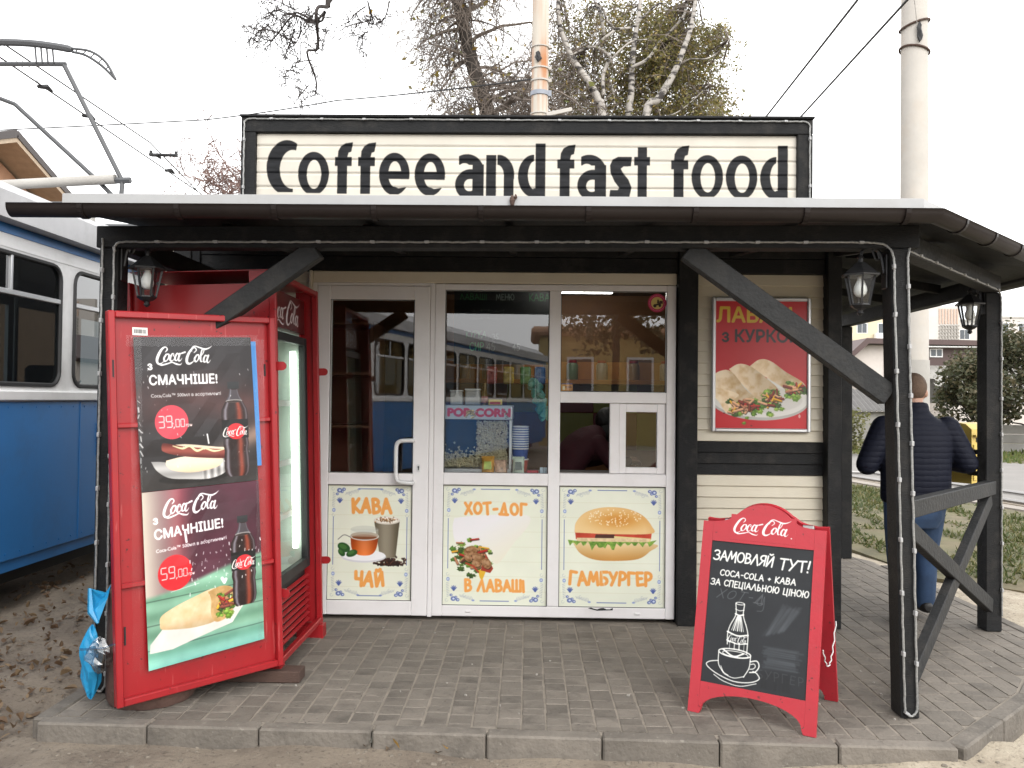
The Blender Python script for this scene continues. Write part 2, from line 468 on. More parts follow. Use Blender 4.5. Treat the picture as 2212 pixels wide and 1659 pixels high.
# stroke alphabet for brush and chalk lettering (unit height, y down)
def _o(cx, cy, rx, ry, a0=0, a1=360, n=14):
    return [(cx + rx * math.cos(R_(a0 + (a1 - a0) * i / n)), cy + ry * math.sin(R_(a0 + (a1 - a0) * i / n))) for i in range(n + 1)]
SF = {
 'А': (.66, [[(0, 1), (.33, 0), (.66, 1)], [(.14, .64), (.54, .62)]]),
 'Б': (.56, [[(.52, 0), (.05, .02), (.05, 1)], [(.05, .45)] + _o(.24, .72, .3, .27, -90, 90, 8) + [(.05, 1)]]),
 'В': (.56, [[(.06, 0), (.05, 1)], [(.06, .01)] + _o(.2, .24, .27, .23, -90, 90, 7) + [(.06, .47)] + _o(.22, .735, .32, .26, -90, 90, 7) + [(.05, 1)]]),
 'Г': (.52, [[(.06, 1), (.06, .02), (.52, .06)]]),
 'Д': (.76, [[(.0, 1), (.76, 1)], [(.12, 1), (.36, 0), (.62, 1)]]),
 'Е': (.5, [[(.5, .04), (.06, .0), (.06, 1), (.5, .97)], [(.06, .48), (.42, .48)]]),
 'З': (.52, [_o(.22, .25, .28, .24, -150, 90, 9) + _o(.22, .74, .31, .26, -90, 150, 9)]),
 'И': (.6, [[(.05, 0), (.05, 1), (.56, 0), (.56, 1)]]),
 'Й': (.6, [[(.05, 0), (.05, 1), (.56, 0), (.56, 1)], [(.16, -.2), (.3, -.12), (.46, -.22)]]),
 'К': (.56, [[(.06, 0), (.06, 1)], [(.54, .0), (.1, .52), (.56, 1)]]),
 'Л': (.64, [[(0, 1), (.32, 0), (.64, 1)]]),
 'М': (.78, [[(.0, 1), (.14, 0), (.39, .72), (.64, 0), (.78, 1)]]),
 'Н': (.6, [[(.05, 0), (.05, 1)], [(.55, 0), (.55, 1)], [(.05, .5), (.55, .5)]]),
 'О': (.64, [_o(.32, .5, .32, .48)]),
 'П': (.6, [[(.05, 1), (.05, .02), (.55, .02), (.55, 1)]]),
 'Р': (.52, [[(.06, 1), (.06, .01)] + _o(.2, .29, .3, .28, -90, 90, 8) + [(.06, .57)]]),
 'С': (.58, [_o(.34, .5, .34, .48, -40, -320, 12)]),
 'Т': (.62, [[(0, .02), (.62, .0)], [(.31, .02), (.31, 1)]]),
 'У': (.58, [[(0, 0), (.3, .56)], [(.58, 0), (.14, 1)]]),
 'Х': (.6, [[(.02, 0), (.58, 1)], [(.56, 0), (.02, 1)]]),
 'Ц': (.66, [[(.05, 0), (.05, .97), (.58, .97)], [(.53, 0), (.53, .97), (.62, 1.2)]]),
 'Ч': (.54, [[(.05, 0), (.07, .5), (.5, .52)], [(.52, 0), (.5, 1)]]),
 'Ш': (.8, [[(.04, 0), (.04, .97), (.76, .97), (.76, 0)], [(.4, 0), (.4, .97)]]),
 'Ь': (.5, [[(.06, 0), (.06, 1)] , [(.06, .48)] + _o(.2, .73, .28, .26, -90, 90, 8) + [(.06, 1)]]),
 'Ю': (.84, [[(.04, 0), (.04, 1)], [(.04, .5), (.3, .5)], _o(.57, .5, .27, .48)]),
 'Я': (.54, [[(.5, 1), (.5, .01)] + _o(.32, .27, .3, .26, -90, -270, 8) + [(.5, .53)], [(.3, .55), (.02, 1)]]),
 'І': (.1, [[(.05, 0), (.05, 1)]]),
 'L': (.46, [[(.05, 0), (.05, 1), (.46, .97)]]),
 '-': (.36, [[(.04, .55), (.34, .53)]]),
 '+': (.4, [[(.04, .55), (.38, .53)], [(.21, .36), (.21, .74)]]),
 '!': (.14, [[(.08, 0), (.06, .68)], [(.06, .95), (.065, 1)]]),
 ' ': (.3, []), ',': (.15, [[(.08, .92), (.03, 1.1)]]), '.': (.15, [[(.06, .97), (.07, 1)]]),
 '4': (.5, [[(.36, 1), (.36, 0), (0, .66), (.5, .66)]]), '5': (.5, [[(.46, 0), (.1, 0), (.06, .42)] + _o(.2, .7, .28, .29, -90, 150, 8)]),
 '3': (.5, [_o(.2, .25, .26, .24, -150, 90, 8) + _o(.2, .74, .29, .26, -90, 150, 8)]),
}
SF['C'] = SF['С']; SF['O'] = SF['О']; SF['A'] = SF['А']; SF['M'] = SF['М']
def lettering(cv, st, x, y, h, w, col, gap=.16, rot=0., jit=0., al=1., sx=1., width=None, seed=1, slant=0.):
    """stroke lettering, top at y, height h, pen width w"""
    r = random.Random(seed)
    tot = sum(SF[c][0] + gap for c in st) - gap
    if width: sx = width / (tot * h)
    c0, s0 = math.cos(R_(rot)), math.sin(R_(rot)); u = 0.
    for ch in st:
        adv, strokes = SF[ch]
        jr = R_(r.uniform(-1, 1) * jit * 12); js = 1 + r.uniform(-1, 1) * jit * .12; jy = r.uniform(-1, 1) * jit * .08
        for sk in strokes:
            q = []
            for a, b in sk:
                a2 = (a - adv / 2) * js; b2 = (b - .5) * js
                a3 = a2 * math.cos(jr) - b2 * math.sin(jr) + adv / 2 + u; b3 = a2 * math.sin(jr) + b2 * math.cos(jr) + .5 + jy
                a3 += slant * (1 - b3)
                px, py = a3 * h * sx, b3 * h
                q.append((x + px * c0 - py * s0, y + px * s0 + py * c0))
            cv.stroke(q, w, col, al)
        u += adv + gap

def cola(cv, x, y, w, col, al=1., sy=1., rot=0.):
    """the flowing white drink logo, x,y = top left, w = width"""
    k = w / 3.7; c0, s0 = math.cos(R_(rot)), math.sin(R_(rot))
    def st(pts, ws):
        q = spline(pts, 6)
        cv.stroke([(x + (a * c0 - b * sy * s0) * k, y + (a * s0 + b * sy * c0) * k) for a, b in q], [v * k for v in ws], col, al)
    st([(.62, .36), (.74, .22), (.70, .08), (.54, .08), (.34, .28), (.14, .64), (.07, .92), (.16, 1.1), (.36, 1.06), (.56, .88)], [.05, .08, .06, .10, .15, .17, .16, .12, .06, .03])
    st([(.07, 1.0), (.3, 1.17), (.7, 1.10), (1.0, 1.02), (1.25, 1.12), (1.5, 1.17), (1.62, 1.06)], [.05, .1, .09, .06, .11, .07, .02])
    st([(.66, .52), (.52, .74), (.54, .93), (.68, .9), (.82, .7), (.82, .52), (.7, .5)], [.1, .12, .11, .06, .11, .1, .08])
    st([(1.1, .62), (1.14, .5), (1.04, .48), (.92, .68), (.9, .88), (1.0, .94), (1.16, .8)], [.07, .05, .08, .12, .12, .07, .03])
    st([(1.46, .56), (1.36, .46), (1.22, .66), (1.2, .86), (1.3, .9), (1.42, .74), (1.5, .5)], [.07, .09, .12, .11, .06, .08, .1])
    st([(1.52, .48), (1.42, .76), (1.44, .93), (1.56, .88), (1.64, .76)], [.12, .12, .1, .05, .03])
    st([(1.62, .46), (1.86, .38)], [.09, .11])
    st([(2.44, .42), (2.6, .26), (2.52, .1), (2.36, .14), (2.12, .42), (1.96, .78), (1.96, 1.04), (2.12, 1.12), (2.34, 1.0), (2.44, .86)], [.05, .07, .08, .1, .15, .18, .17, .12, .06, .03])
    st([(2.3, .34), (2.32, .12), (2.52, .0), (2.84, .1), (3.16, .2), (3.46, .12), (3.66, -.02)], [.04, .06, .07, .09, .12, .07, .02])
    st([(2.6, .58), (2.46, .8), (2.5, .98), (2.62, .95), (2.74, .74), (2.72, .57), (2.62, .57)], [.1, .12, .11, .06, .1, .1, .08])
    st([(2.76, .74), (3.0, .5), (3.1, .26), (3.02, .18), (2.92, .4), (2.84, .76), (2.86, .98), (2.98, .98)], [.03, .06, .07, .07, .1, .12, .1, .04])
    st([(3.3, .66), (3.18, .6), (3.06, .8), (3.06, 1.0), (3.16, 1.02), (3.28, .84), (3.36, .62)], [.07, .09, .12, .11, .06, .08, .1])
    st([(3.38, .6), (3.28, .9), (3.3, 1.06), (3.42, 1.02), (3.5, .9)], [.12, .12, .1, .05, .03])

def seg7(cv, st, x, y, h, w, col):
    m = {'3': 'abgcd', '9': 'abfgcd', '0': 'abcdef', '5': 'afgcd'}
    for ch in st:
        if ch == ',':
            cv.stroke([(x, y + h), (x - h * .06, y + h * 1.12)], w, col); x += h * .14; continue
        W_, H_ = h * .5, h
        P = {'a': ((0, 0), (1, 0)), 'b': ((1, 0), (1, .5)), 'c': ((1, .5), (1, 1)), 'd': ((0, 1), (1, 1)), 'e': ((0, .5), (0, 1)), 'f': ((0, 0), (0, .5)), 'g': ((0, .5), (1, .5))}
        for k in m[ch]:
            (a, b), (c, d) = P[k]
            ax, ay, bx, by = x + a * W_, y + b * H_, x + c * W_, y + d * H_
            dx, dy = (bx - ax) * .12, (by - ay) * .12
            cv.stroke([(ax + dx, ay + dy), (bx - dx, by - dy)], w, col)
        x += W_ + h * .2
    return x

def bottle(cv, cx, y0, h, seed=1):
    """plastic cola bottle, printed"""
    w = h * .145
    prof = [(.0, .40), (.075, .40), (.08, .30), (.11, .34), (.15, .42), (.22, .72), (.29, 1.0), (.36, 1.06), (.43, 1.02), (.5, .98), (.6, .98), (.66, 1.02), (.72, .92), (.8, .98), (.9, 1.0), (.96, .92), (1.0, .7)]
    ys = [y0 + h * a for a, b in prof]; rs = [w * b for a, b in prof]
    L = [(cx - r, y) for r, y in zip(rs, ys)]; Rr = [(cx + r, y) for r, y in zip(rs, ys)]
    def gl(X, Y):
        r = np.interp(Y, ys, rs); t = (X - cx) / np.maximum(r, 1e-3); v = (Y - y0) / h
        base = np.array([.13, .07, .07]) + 0 * X[..., None]
        am = np.exp(-((t - .35) / .22) ** 2) * (v > .2) * .75
        base = base + am[..., None] * np.array([.55, .22, .12])
        hl = np.exp(-((t + .72) / .13) ** 2) * .45 + np.exp(-((t - .86) / .08) ** 2) * .3
        base = base + hl[..., None] * np.array([.8, .88, .95])
        up = ((v > .08) & (v < .2)) * 1.
        base = base * (1 - up[..., None] * .5) + up[..., None] * .5 * np.array([.42, .43, .47])
        return base
    cv.poly(L + Rr[::-1], gl)
    cv.rect(cx - w * .44, y0, cx + w * .44, y0 + h * .075, lambda X, Y: np.array([.14, .15, .16]) + .10 * np.cos((X - cx) * 2.2)[..., None])
    cv.ell(cx, y0 + h * .205, w * .66, h * .018, (.75, .74, .72), .7)
    cv.ell(cx, y0 + h * .21, w * .6, h * .012, (.2, .15, .14))
    cv.rect(cx - w * 1.03, y0 + h * .40, cx + w * 1.03, y0 + h * .60, (.07, .06, .07))
    cv.ell(cx + w * .05, y0 + h * .525, w * .72, h * .085, (.86, .16, .2))
    cola(cv, cx - w * 1.0, y0 + h * .475, w * 2.05, (.96, .95, .93), sy=1.1)
    r = random.Random(seed)
    for _ in range(26):
        a, b = r.uniform(-.9, .9), r.uniform(.24, .95)
        if .4 < b < .62: continue
        cv.ell(cx + a * w, y0 + b * h, .5, .8, (.9, .85, .8), .4)

def crumbs(cv, poly_fn, n, cols, rs, seed):
    r = random.Random(seed)
    for _ in range(n):
        x, y = poly_fn(r); c = r.choice(cols); k = r.uniform(.7, 1.15); a, e, ro = r.uniform(*rs), r.uniform(*rs) * .75, r.uniform(0, 180)
        cv.ell(x + .8, y + 1.2, a * 1.1, e * 1.1, tuple(v * .35 for v in c), .7, rot=ro, n=9)
        cv.ell(x, y, a, e, tuple(min(1, v * k) for v in c), .95, rot=ro, n=9)
        cv.ell(x - a * .25, y - e * .35, a * .5, e * .4, tuple(min(1, v * k * 1.22 + .04) for v in c), .7, rot=ro, n=8)

def salad(cv, cx, cy, rx, ry, n, seed, meat=(.80, .60, .46)):
    """filling that spills from a wrap: strips of meat and pepper in curly lettuce"""
    r = random.Random(seed)
    for _ in range(n):
        x, y = r.gauss(cx, rx), r.gauss(cy, ry); q = r.uniform(5, 10); g = r.choice([(.34, .48, .14), (.24, .38, .11), (.46, .58, .22), (.18, .27, .09)])
        cv.poly(frill(x, y, q, q * .7, 15, .30, 0, 360, r.randrange(999)), g, .95); cv.poly(frill(x - 1.5, y - 1.5, q * .55, q * .35, 11, .35, 0, 360, r.randrange(999)), tuple(min(1, v * 1.35 + .04) for v in g), .8)
    for _ in range(n // 2):
        x, y = r.gauss(cx, rx * .8), r.gauss(cy - ry * .25, ry * .7); a = r.uniform(0, 3.14); L_ = r.uniform(5, 13); c = r.choice([meat, meat, (.66, .44, .32), (.62, .13, .10), (.84, .62, .16), (.45, .16, .12)])
        p, q = (x - L_ * math.cos(a), y - L_ * .6 * math.sin(a)), (x + L_ * math.cos(a), y + L_ * .6 * math.sin(a)); w_ = r.uniform(3.5, 6.5)
        cv.stroke([(p[0] + 1, p[1] + 2), (q[0] + 1, q[1] + 2)], w_ * 1.15, tuple(v * .3 for v in c), .7); cv.stroke([p, q], w_, c); cv.stroke([(p[0] - .5, p[1] - 1.2), (q[0] - .5, q[1] - 1.2)], w_ * .35, tuple(min(1, v * 1.25 + .05) for v in c), .8)

def frill(cx, cy, rx, ry, n, amp, a0, a1, seed):
    r = random.Random(seed); o = []
    for i in range(n + 1):
        t = R_(a0 + (a1 - a0) * i / n); k = 1 + r.uniform(-amp, amp) + (amp if i % 2 else -amp) * .6
        o.append((cx + rx * k * math.cos(t), cy + ry * k * math.sin(t)))
    return o

def art_poster_top():
    w, h = 300, 366; cv = Cv(w, h)
    n = vnoise(w, h, 90, 3)[..., None]; Y, X = np.mgrid[0:h, 0:w]; v = (Y / h)[..., None]; u = (X / w)[..., None]
    a = np.array([.13, .115, .125]) * (1 - .3 * v) + n * .05
    a = a + np.exp(-((v - .42) / .16) ** 2) * np.array([.12, .05, .04]) * n * 1.8
    a = a + np.exp(-(((v + .35 * u - 1.02)) / .07) ** 2) * np.array([.42, .34, .28]) * (u ** 1.5)
    a = np.where(v > .86, a * .6 + np.array([.16, .15, .14]) * n, a)
    cv.a[:] = a
    wt = (.95, .95, .95)
    cv.text('з', 30, 78, 18, wt, off=.035); cola(cv, 50, 22, 145, wt, sy=.98)
    cv.text('СМАЧНІШЕ!', 32, 114, 22, wt, off=.03, width=170)
    cv.text('Coca-Cola™ 500мл в асортименті', 34, 144, 8, (.8, .8, .8), off=.03, width=176)
    cv.ell(81, 205, 41, 41, (.86, .25, .31)); xx = seg7(cv, '39,', 49, 190, 27, 2.2, (1, .88, .86)); xx = seg7(cv, '00', xx, 199, 18, 1.8, (1, .88, .86)); cv.text('грн', xx, 217, 7, (1, .88, .86), off=.02)
    # paper tray and hot dog
    cv.ell(132, 342, 90, 14, (.06, .05, .05), .8, soft=4)
    def paper(X, Y): return np.array([.80, .79, .78]) * (.84 + .2 * np.sin(X * .35)[..., None] * (X > 150)[..., None] + .1 * np.cos(Y * .2)[..., None])
    cv.poly(spline([(26, 296), (60, 300), (120, 318), (190, 300), (222, 296), (214, 334), (170, 349), (110, 345), (66, 338), (38, 318), (26, 296)], 5), paper)
    def bun(X, Y): return np.array([.93, .86, .76]) - np.clip((Y - 306) / 60, 0, 1)[..., None] * np.array([.12, .22, .32]) - np.clip((284 - Y) / 40, 0, 1)[..., None] * .1
    cv.poly(spline([(62, 296), (110, 290), (180, 298), (206, 304), (190, 322), (130, 330), (80, 322), (62, 308), (62, 296)], 5), bun)
    cv.poly(spline([(60, 262), (110, 260), (190, 272), (216, 276), (214, 290), (180, 286), (100, 280), (62, 276), (60, 262)], 5), bun)
    def saus(X, Y): return np.array([.46, .2, .17]) + .12 * np.sin((Y - 262 - .1 * (X - 60)) * .2)[..., None] * np.array([1, .7, .6])
    cv.poly(spline([(52, 262), (60, 254), (110, 266), (180, 276), (222, 282), (228, 292), (218, 302), (150, 296), (90, 286), (56, 274), (52, 262)], 5), saus)
    cv.stroke(spline([(80, 262), (104, 270), (122, 266), (140, 278), (160, 274), (184, 282), (210, 280)], 6), [2, 5, 4, 6, 4, 5, 2], (.9, .87, .68))
    bottle(cv, 244, 112, 238, 3)
    r = random.Random(4)
    for _ in range(46):
        x, y = r.uniform(0, w), r.uniform(60, h - 30); cv.stroke([(x, y), (x + r.uniform(-1.5, 1.5), y + r.uniform(.5, 4))], r.uniform(.5, 1.8), (.93, .93, .93), .8)
    for k in range(10):
        y = 150 + k * 17; cv.stroke([(3 + r.uniform(-2, 2), y), (4 + r.uniform(-3, 5), y + r.uniform(4, 14))], r.uniform(1, 4), (.9, .9, .9), .75)
    cv.stroke([(168, 240), (171, 262)], 4, (.96, .96, .96), .9)
    return cv

def art_poster_low():
    w, h = 300, 410; cv = Cv(w, h)
    n = vnoise(w, h, 80, 8)[..., None]; Y, X = np.mgrid[0:h, 0:w]; v = (Y / h)[..., None]; u = (X / w)[..., None]
    wall = np.array([.80, .76, .70]) * (1 - np.clip(u * 3.2, 0, 1)) + np.array([.29, .13, .19]) * np.clip(u * 3.2, 0, 1) * (.7 + .6 * n)
    wall = wall + np.exp(-((u - .28) / .09) ** 2) * np.array([.22, .12, .1])
    tab = np.array([.45, .62, .52]) * (.8 + .5 * n) + .05 * np.sin(v * 60)
    tab = np.where((np.abs((v * 7.3) % 1 - .5) < .03), tab * .7, tab)
    tab = tab + np.clip(v - .85, 0, 1) * np.array([.3, .9, 1.2])
    hz = .545 - .07 * u + .04 * np.cos(u * 3)
    k = np.clip((v - hz) * 40, 0, 1); cv.a[:] = wall * (1 - k) + tab * k
    wt = (.96, .96, .96)
    cv.text('з', 24, 76, 18, wt, off=.035); cola(cv, 46, 20, 146, wt, sy=.98, rot=-2)
    cv.text('СМАЧНІШЕ!', 26, 112, 22, wt, off=.03, width=172, rot=-2)
    cv.text('Coca-Cola™ 500мл в асортименті', 28, 143, 8, (.93, .93, .93), off=.03, width=178, rot=-2)
    cv.ell(72, 196, 42, 42, (.84, .13, .17)); xx = seg7(cv, '59,', 38, 181, 27, 2.2, (1, .88, .86)); xx = seg7(cv, '00', xx, 190, 18, 1.8, (1, .88, .86)); cv.text('грн', xx, 208, 7, (1, .88, .86), off=.02)
    # wrap on paper
    cv.poly([(6, 352), (40, 318), (150, 322), (240, 284), (262, 290), (214, 346), (120, 362), (60, 374), (4, 372)], lambda X, Y: np.array([.90, .88, .85]) - .09 * vnoise(X.shape[1], X.shape[0], 30, 5)[..., None])
    def tort(X, Y): return np.array([.93, .86, .74]) - .16 * vnoise(X.shape[1], X.shape[0], 22, 2)[..., None] * np.array([.5, 1, 1.5]) - np.clip((Y - 306) / 40, 0, 1)[..., None] * .22
    cv.poly(spline([(30, 314), (34, 292), (70, 276), (120, 262), (160, 252), (196, 256), (206, 268), (200, 300), (176, 330), (120, 336), (60, 328), (34, 322), (30, 314)], 5), tort)
    cv.poly(spline([(152, 258), (186, 250), (214, 258), (226, 280), (214, 318), (190, 334), (168, 334), (158, 312), (160, 280), (152, 258)], 5), lambda X, Y: np.array([.86, .71, .5]) - .2 * vnoise(X.shape[1], X.shape[0], 12, 4)[..., None])
    salad(cv, 200, 298, 14, 16, 36, 3, (.50, .24, .20))
    bottle(cv, 250, 84, 226, 9)
    r = random.Random(14)
    for _ in range(60):
        x, y = r.uniform(100, w), r.gauss(200, 40); cv.stroke([(x, y), (x + r.uniform(-1.5, 1.5), y + r.uniform(1, 7))], r.uniform(.6, 3), (.95, .95, .95), .85)
    cv.stroke([(100, 104), (103, 128)], 6, (.97, .97, .97), .9); cv.stroke([(190, 232), (196, 243), (200, 236)], 8, (.97, .97, .97), .9); cv.stroke([(60, 240), (130, 232)], 1.2, (.95, .95, .95), .8)
    return cv

GOLD = (.93, .64, .33)
def ornate(cv, w, h):
    blue = (.30, .37, .62); lb = (.55, .62, .80); gy = (.62, .65, .70)
    m = .045 * w
    for fx in (0, 1):
        for fy in (0, 1):
            def T(a, b): return ((a if not fx else w - a), (b if not fy else h - b))
            for (a, b, r_) in ((30, 16, 7), (42, 13, 5), (24, 26, 4), (37, 20, 4)):
                x, y = T(a, b); cv.ell(x, y, r_, r_ * .9, blue, .85); cv.ell(x + .8, y, r_ * .45, r_ * .4, (.82, .86, .93))
            for i in range(5):     # tulip
                a = R_(-70 + 35 * i); x, y = T(31, 44); dy = -1 if not fy else -1
                cv.stroke([(x, y + 4), (x + 8 * math.sin(a), y - 8 * math.cos(a))], [5, 2], blue, .9)
            for i in range(9):     # fern along top
                x, y = T(50 + i * 4.2, 22 - i * 1.3); x2, y2 = T(50 + i * 4.2 - 4, 28 - i * .6)
                cv.stroke([(x, y), (x2, y2)], [1.6, .6], gy, .9)
            x, y = T(84, 12); cv.ell(x, y, 4, 2.5, lb)
            for i in range(9):     # fern down the side
                x, y = T(13 - i * .3, 22 + i * 4.6); x2, y2 = T(20 - i * .3, 25 + i * 4.6)
                cv.stroke([(x, y), (x2, y2)], [1.6, .6], gy, .9)
            x, y = T(15, 70); cv.ell(x, y, 4.5, 5.5, lb); cv.ell(x, y, 2, 2.6, (.85, .88, .93))
            for a, b in ((12, 12), (60, 26), (14, 84)):
                x, y = T(a, b); cv.stroke([(x + 4 * math.cos(t * .7), y + 4 * math.sin(t * .7)) for t in range(8)], .8, gy, .8)
    cv.rect(w * .36, 10, w * .64, 12.2, (.42, .48, .68)); cv.rect(w * .36, h - 12, w * .64, h - 9.8, (.42, .48, .68))
    cv.rect(13, h * .28, 15, h * .70, (.42, .48, .68)); cv.rect(w - 15, h * .28, w - 13, h * .70, (.42, .48, .68))

def panel_base(w, h, seed):
    cv = Cv(w, h); Y, X = np.mgrid[0:h, 0:w]
    n = vnoise(w, h, 70, seed)[..., None]
    cv.a[:] = np.array([.905, .915, .845]) + (n - .5) * .05
    for k in range(1, 8):
        y = int(k * h / 8 + 4); cv.rect(0, y, w, y + 1.2, (.84, .83, .72), .6)
    return cv

def art_coffee():
    w, h = 230, 314; cv = panel_base(w, h, 1); ornate(cv, w, h)
    lettering(cv, 'КАВА', 66, 40, 36, 9.5, GOLD, gap=.22, jit=.5, width=104, seed=3)
    lettering(cv, 'ЧАЙ', 76, 238, 36, 9.5, GOLD, gap=.22, jit=.6, width=76, seed=5)
    crumbs(cv, lambda r: (r.gauss(168, 17), 213 - abs(r.gauss(0, 10)) + 6), 240, [(.24, .13, .1), (.34, .2, .15), (.16, .09, .07)], (2, 3.6), 2)
    def cup(X, Y): return np.array([.60, .56, .47]) * (.82 + .16 * np.sin(X * 2.0)[..., None]) + .14 * np.cos((X - 158) * .07)[..., None] - .06
    cv.poly([(126, 98), (196, 98), (186, 198), (150, 200), (142, 190)], cup)
    cv.ell(161, 97, 36, 11, (.86, .83, .78)); cv.ell(161, 96, 31, 8.5, (.95, .93, .89))
    crumbs(cv, lambda r: (r.gauss(160, 11), r.gauss(95, 3)), 60, [(.8, .6, .38), (.7, .5, .3)], (1, 2.4), 6)
    cv.ell(98, 196, 62, 17, (.84, .84, .86)); cv.ell(98, 193, 60, 15, (.95, .95, .96))
    def tea(X, Y): return np.array([.70, .34, .14]) + np.clip((Y - 150) / 60, 0, 1)[..., None] * np.array([.2, .1, .02]) + .12 * np.cos((X - 100) * .08)[..., None]
    cv.poly(spline([(62, 142), (66, 176), (84, 192), (116, 192), (132, 176), (138, 142)], 6), tea)
    cv.ell(100, 141, 40, 12, (.80, .80, .78)); cv.ell(100, 139, 38, 10, (.62, .52, .42)); cv.ell(100, 143, 34, 7, (.5, .3, .18))
    cv.poly([(62, 122), (138, 122), (138, 142), (62, 142)], (.84, .86, .82), .45); cv.ell(100, 122, 38, 10, (.7, .72, .7), .35)
    cv.stroke(spline([(62, 144), (44, 138), (28, 150)], 6), 2.4, (.5, .5, .48))
    for (x, y, a, b, r_) in ((44, 172, 18, 12, 25), (66, 188, 16, 9, -20), (38, 186, 12, 8, 50)):
        cv.ell(x, y, a, b, (.16, .33, .16), 1, rot=r_); cv.ell(x - 2, y - 2, a * .6, b * .5, (.3, .48, .24), .8, rot=r_)
    return cv

def art_hotdog():
    w, h = 284, 330; cv = panel_base(w, h, 2); ornate(cv, w, h)
    # pale paper cone
    def cone(X, Y):
        t = np.clip((X * .6 + Y - 180) / 140, 0, 1)[..., None]
        return np.array([.925, .915, .925]) * (1 - t) + np.array([.91, .89, .80]) * t
    cv.poly(spline([(30, 92), (90, 84), (200, 80), (236, 86), (232, 112), (196, 156), (150, 216), (120, 190), (70, 170), (36, 160), (26, 120), (30, 92)], 5), cone, .95, soft=2)
    salad(cv, 84, 198, 22, 22, 95, 12, (.62, .46, .32))
    cv.poly([(118, 190), (138, 230), (130, 242), (104, 236)], (.62, .22, .15))
    for (x, y, a, b, r_) in ((76, 182, 19, 13, -12), (98, 202, 19, 13, 30), (120, 216, 15, 12, 60), (92, 216, 13, 10, 10), (70, 202, 12, 9, 40)):
        cv.ell(x + 1, y + 2.5, a, b, (.16, .10, .06), .7, rot=r_); cv.ell(x, y, a, b, lambda X, Y: np.array([.58, .42, .28]) + .5 * (vnoise(X.shape[1], X.shape[0], 6, 7)[..., None] - .47), 1, rot=r_); cv.ell(x - 3, y - 4, a * .5, b * .3, (.78, .64, .50), .5, rot=r_, soft=2)
    cv.poly([(96, 234), (118, 238), (108, 264), (102, 256)], (.88, .70, .20)); cv.stroke([(64, 216), (84, 224), (98, 240)], 5, (.66, .24, .15))
    lettering(cv, 'ХОТ-ДОГ', 60, 50, 30, 8, GOLD, gap=.26, jit=.4, width=166, seed=3)
    lettering(cv, 'В ЛАВАШІ', 62, 262, 30, 7.6, GOLD, gap=.2, jit=.4, width=160, seed=8)
    return cv

def art_burger():
    w, h = 288, 330; cv = panel_base(w, h, 5); ornate(cv, w, h)
    cx = 144
    def low(X, Y): return np.array([.90, .77, .56]) - np.clip((Y - 168) / 40, -.3, 1)[..., None] * np.array([.12, .22, .3]) - .05 * np.abs((X - cx) / 90)[..., None]
    cv.poly(spline([(40, 160), (60, 186), (100, 202), (160, 204), (216, 198), (246, 178), (256, 156), (40, 156)], 5), low)
    cv.poly([(44, 128), (252, 128), (250, 146), (46, 146)], lambda X, Y: np.array([.76, .28, .2]) + .25 * (vnoise(X.shape[1], X.shape[0], 26, 3)[..., None] - .5) * np.array([1, .8, .8]))
    cv.poly([(100, 132), (150, 132), (160, 148), (96, 148)], (.30, .17, .14))
    cv.poly([(150, 136), (250, 142), (248, 154), (150, 156)], (.90, .84, .58))
    cv.poly([(48, 142), (246, 142), (244, 160), (50, 160)], lambda X, Y: np.array([.88, .78, .62]) + .2 * (vnoise(X.shape[1], X.shape[0], 7, 9)[..., None] - .5))
    cv.poly([(24, 148)] + [(24 + i * 6, 156 + 6 * math.sin(i * 1.9) + (16 if 10 < i < 24 else 4) * abs(math.sin(i * .7))) for i in range(1, 40)] + [(266, 146), (240, 152), (60, 152)], lambda X, Y: np.array([.42, .58, .22]) + .5 * (vnoise(X.shape[1], X.shape[0], 8, 4)[..., None] - .45) * np.array([1, .9, .6]))
    def top(X, Y):
        d = ((X - 138) / 110) ** 2 + ((Y - 122) / 68) ** 2
        c = np.array([.93, .80, .58]) + 0 * X[..., None]
        k = np.exp(-(((X - 160) / 70) ** 2 + ((Y - 92) / 24) ** 2))[..., None]
        return c * (1 - .0 * d[..., None]) - k * np.array([.1, .24, .36]) - np.clip(d - .75, 0, 1)[..., None] * np.array([.1, .2, .25])
    cv.poly(spline([(42, 128), (46, 100), (72, 72), (120, 58), (180, 60), (226, 78), (252, 108), (252, 128), (150, 131), (42, 128)], 6), top)
    r = random.Random(3)
    for _ in range(90):
        a = r.uniform(0, 6.28); q = math.sqrt(r.random()); x, y = 150 + 78 * q * math.cos(a), 86 + 23 * q * math.sin(a)
        cv.ell(x, y, 2.3, 1.3, (.97, .93, .83), .95, rot=r.uniform(0, 180), n=8)
    lettering(cv, 'ГАМБУРГЕР', 30, 236, 34, 8.6, GOLD, gap=.2, jit=.4, width=222, seed=2)
    cv.stroke([(112, 206), (126, 280)], 3, (.9, .9, .86), .5)
    return cv

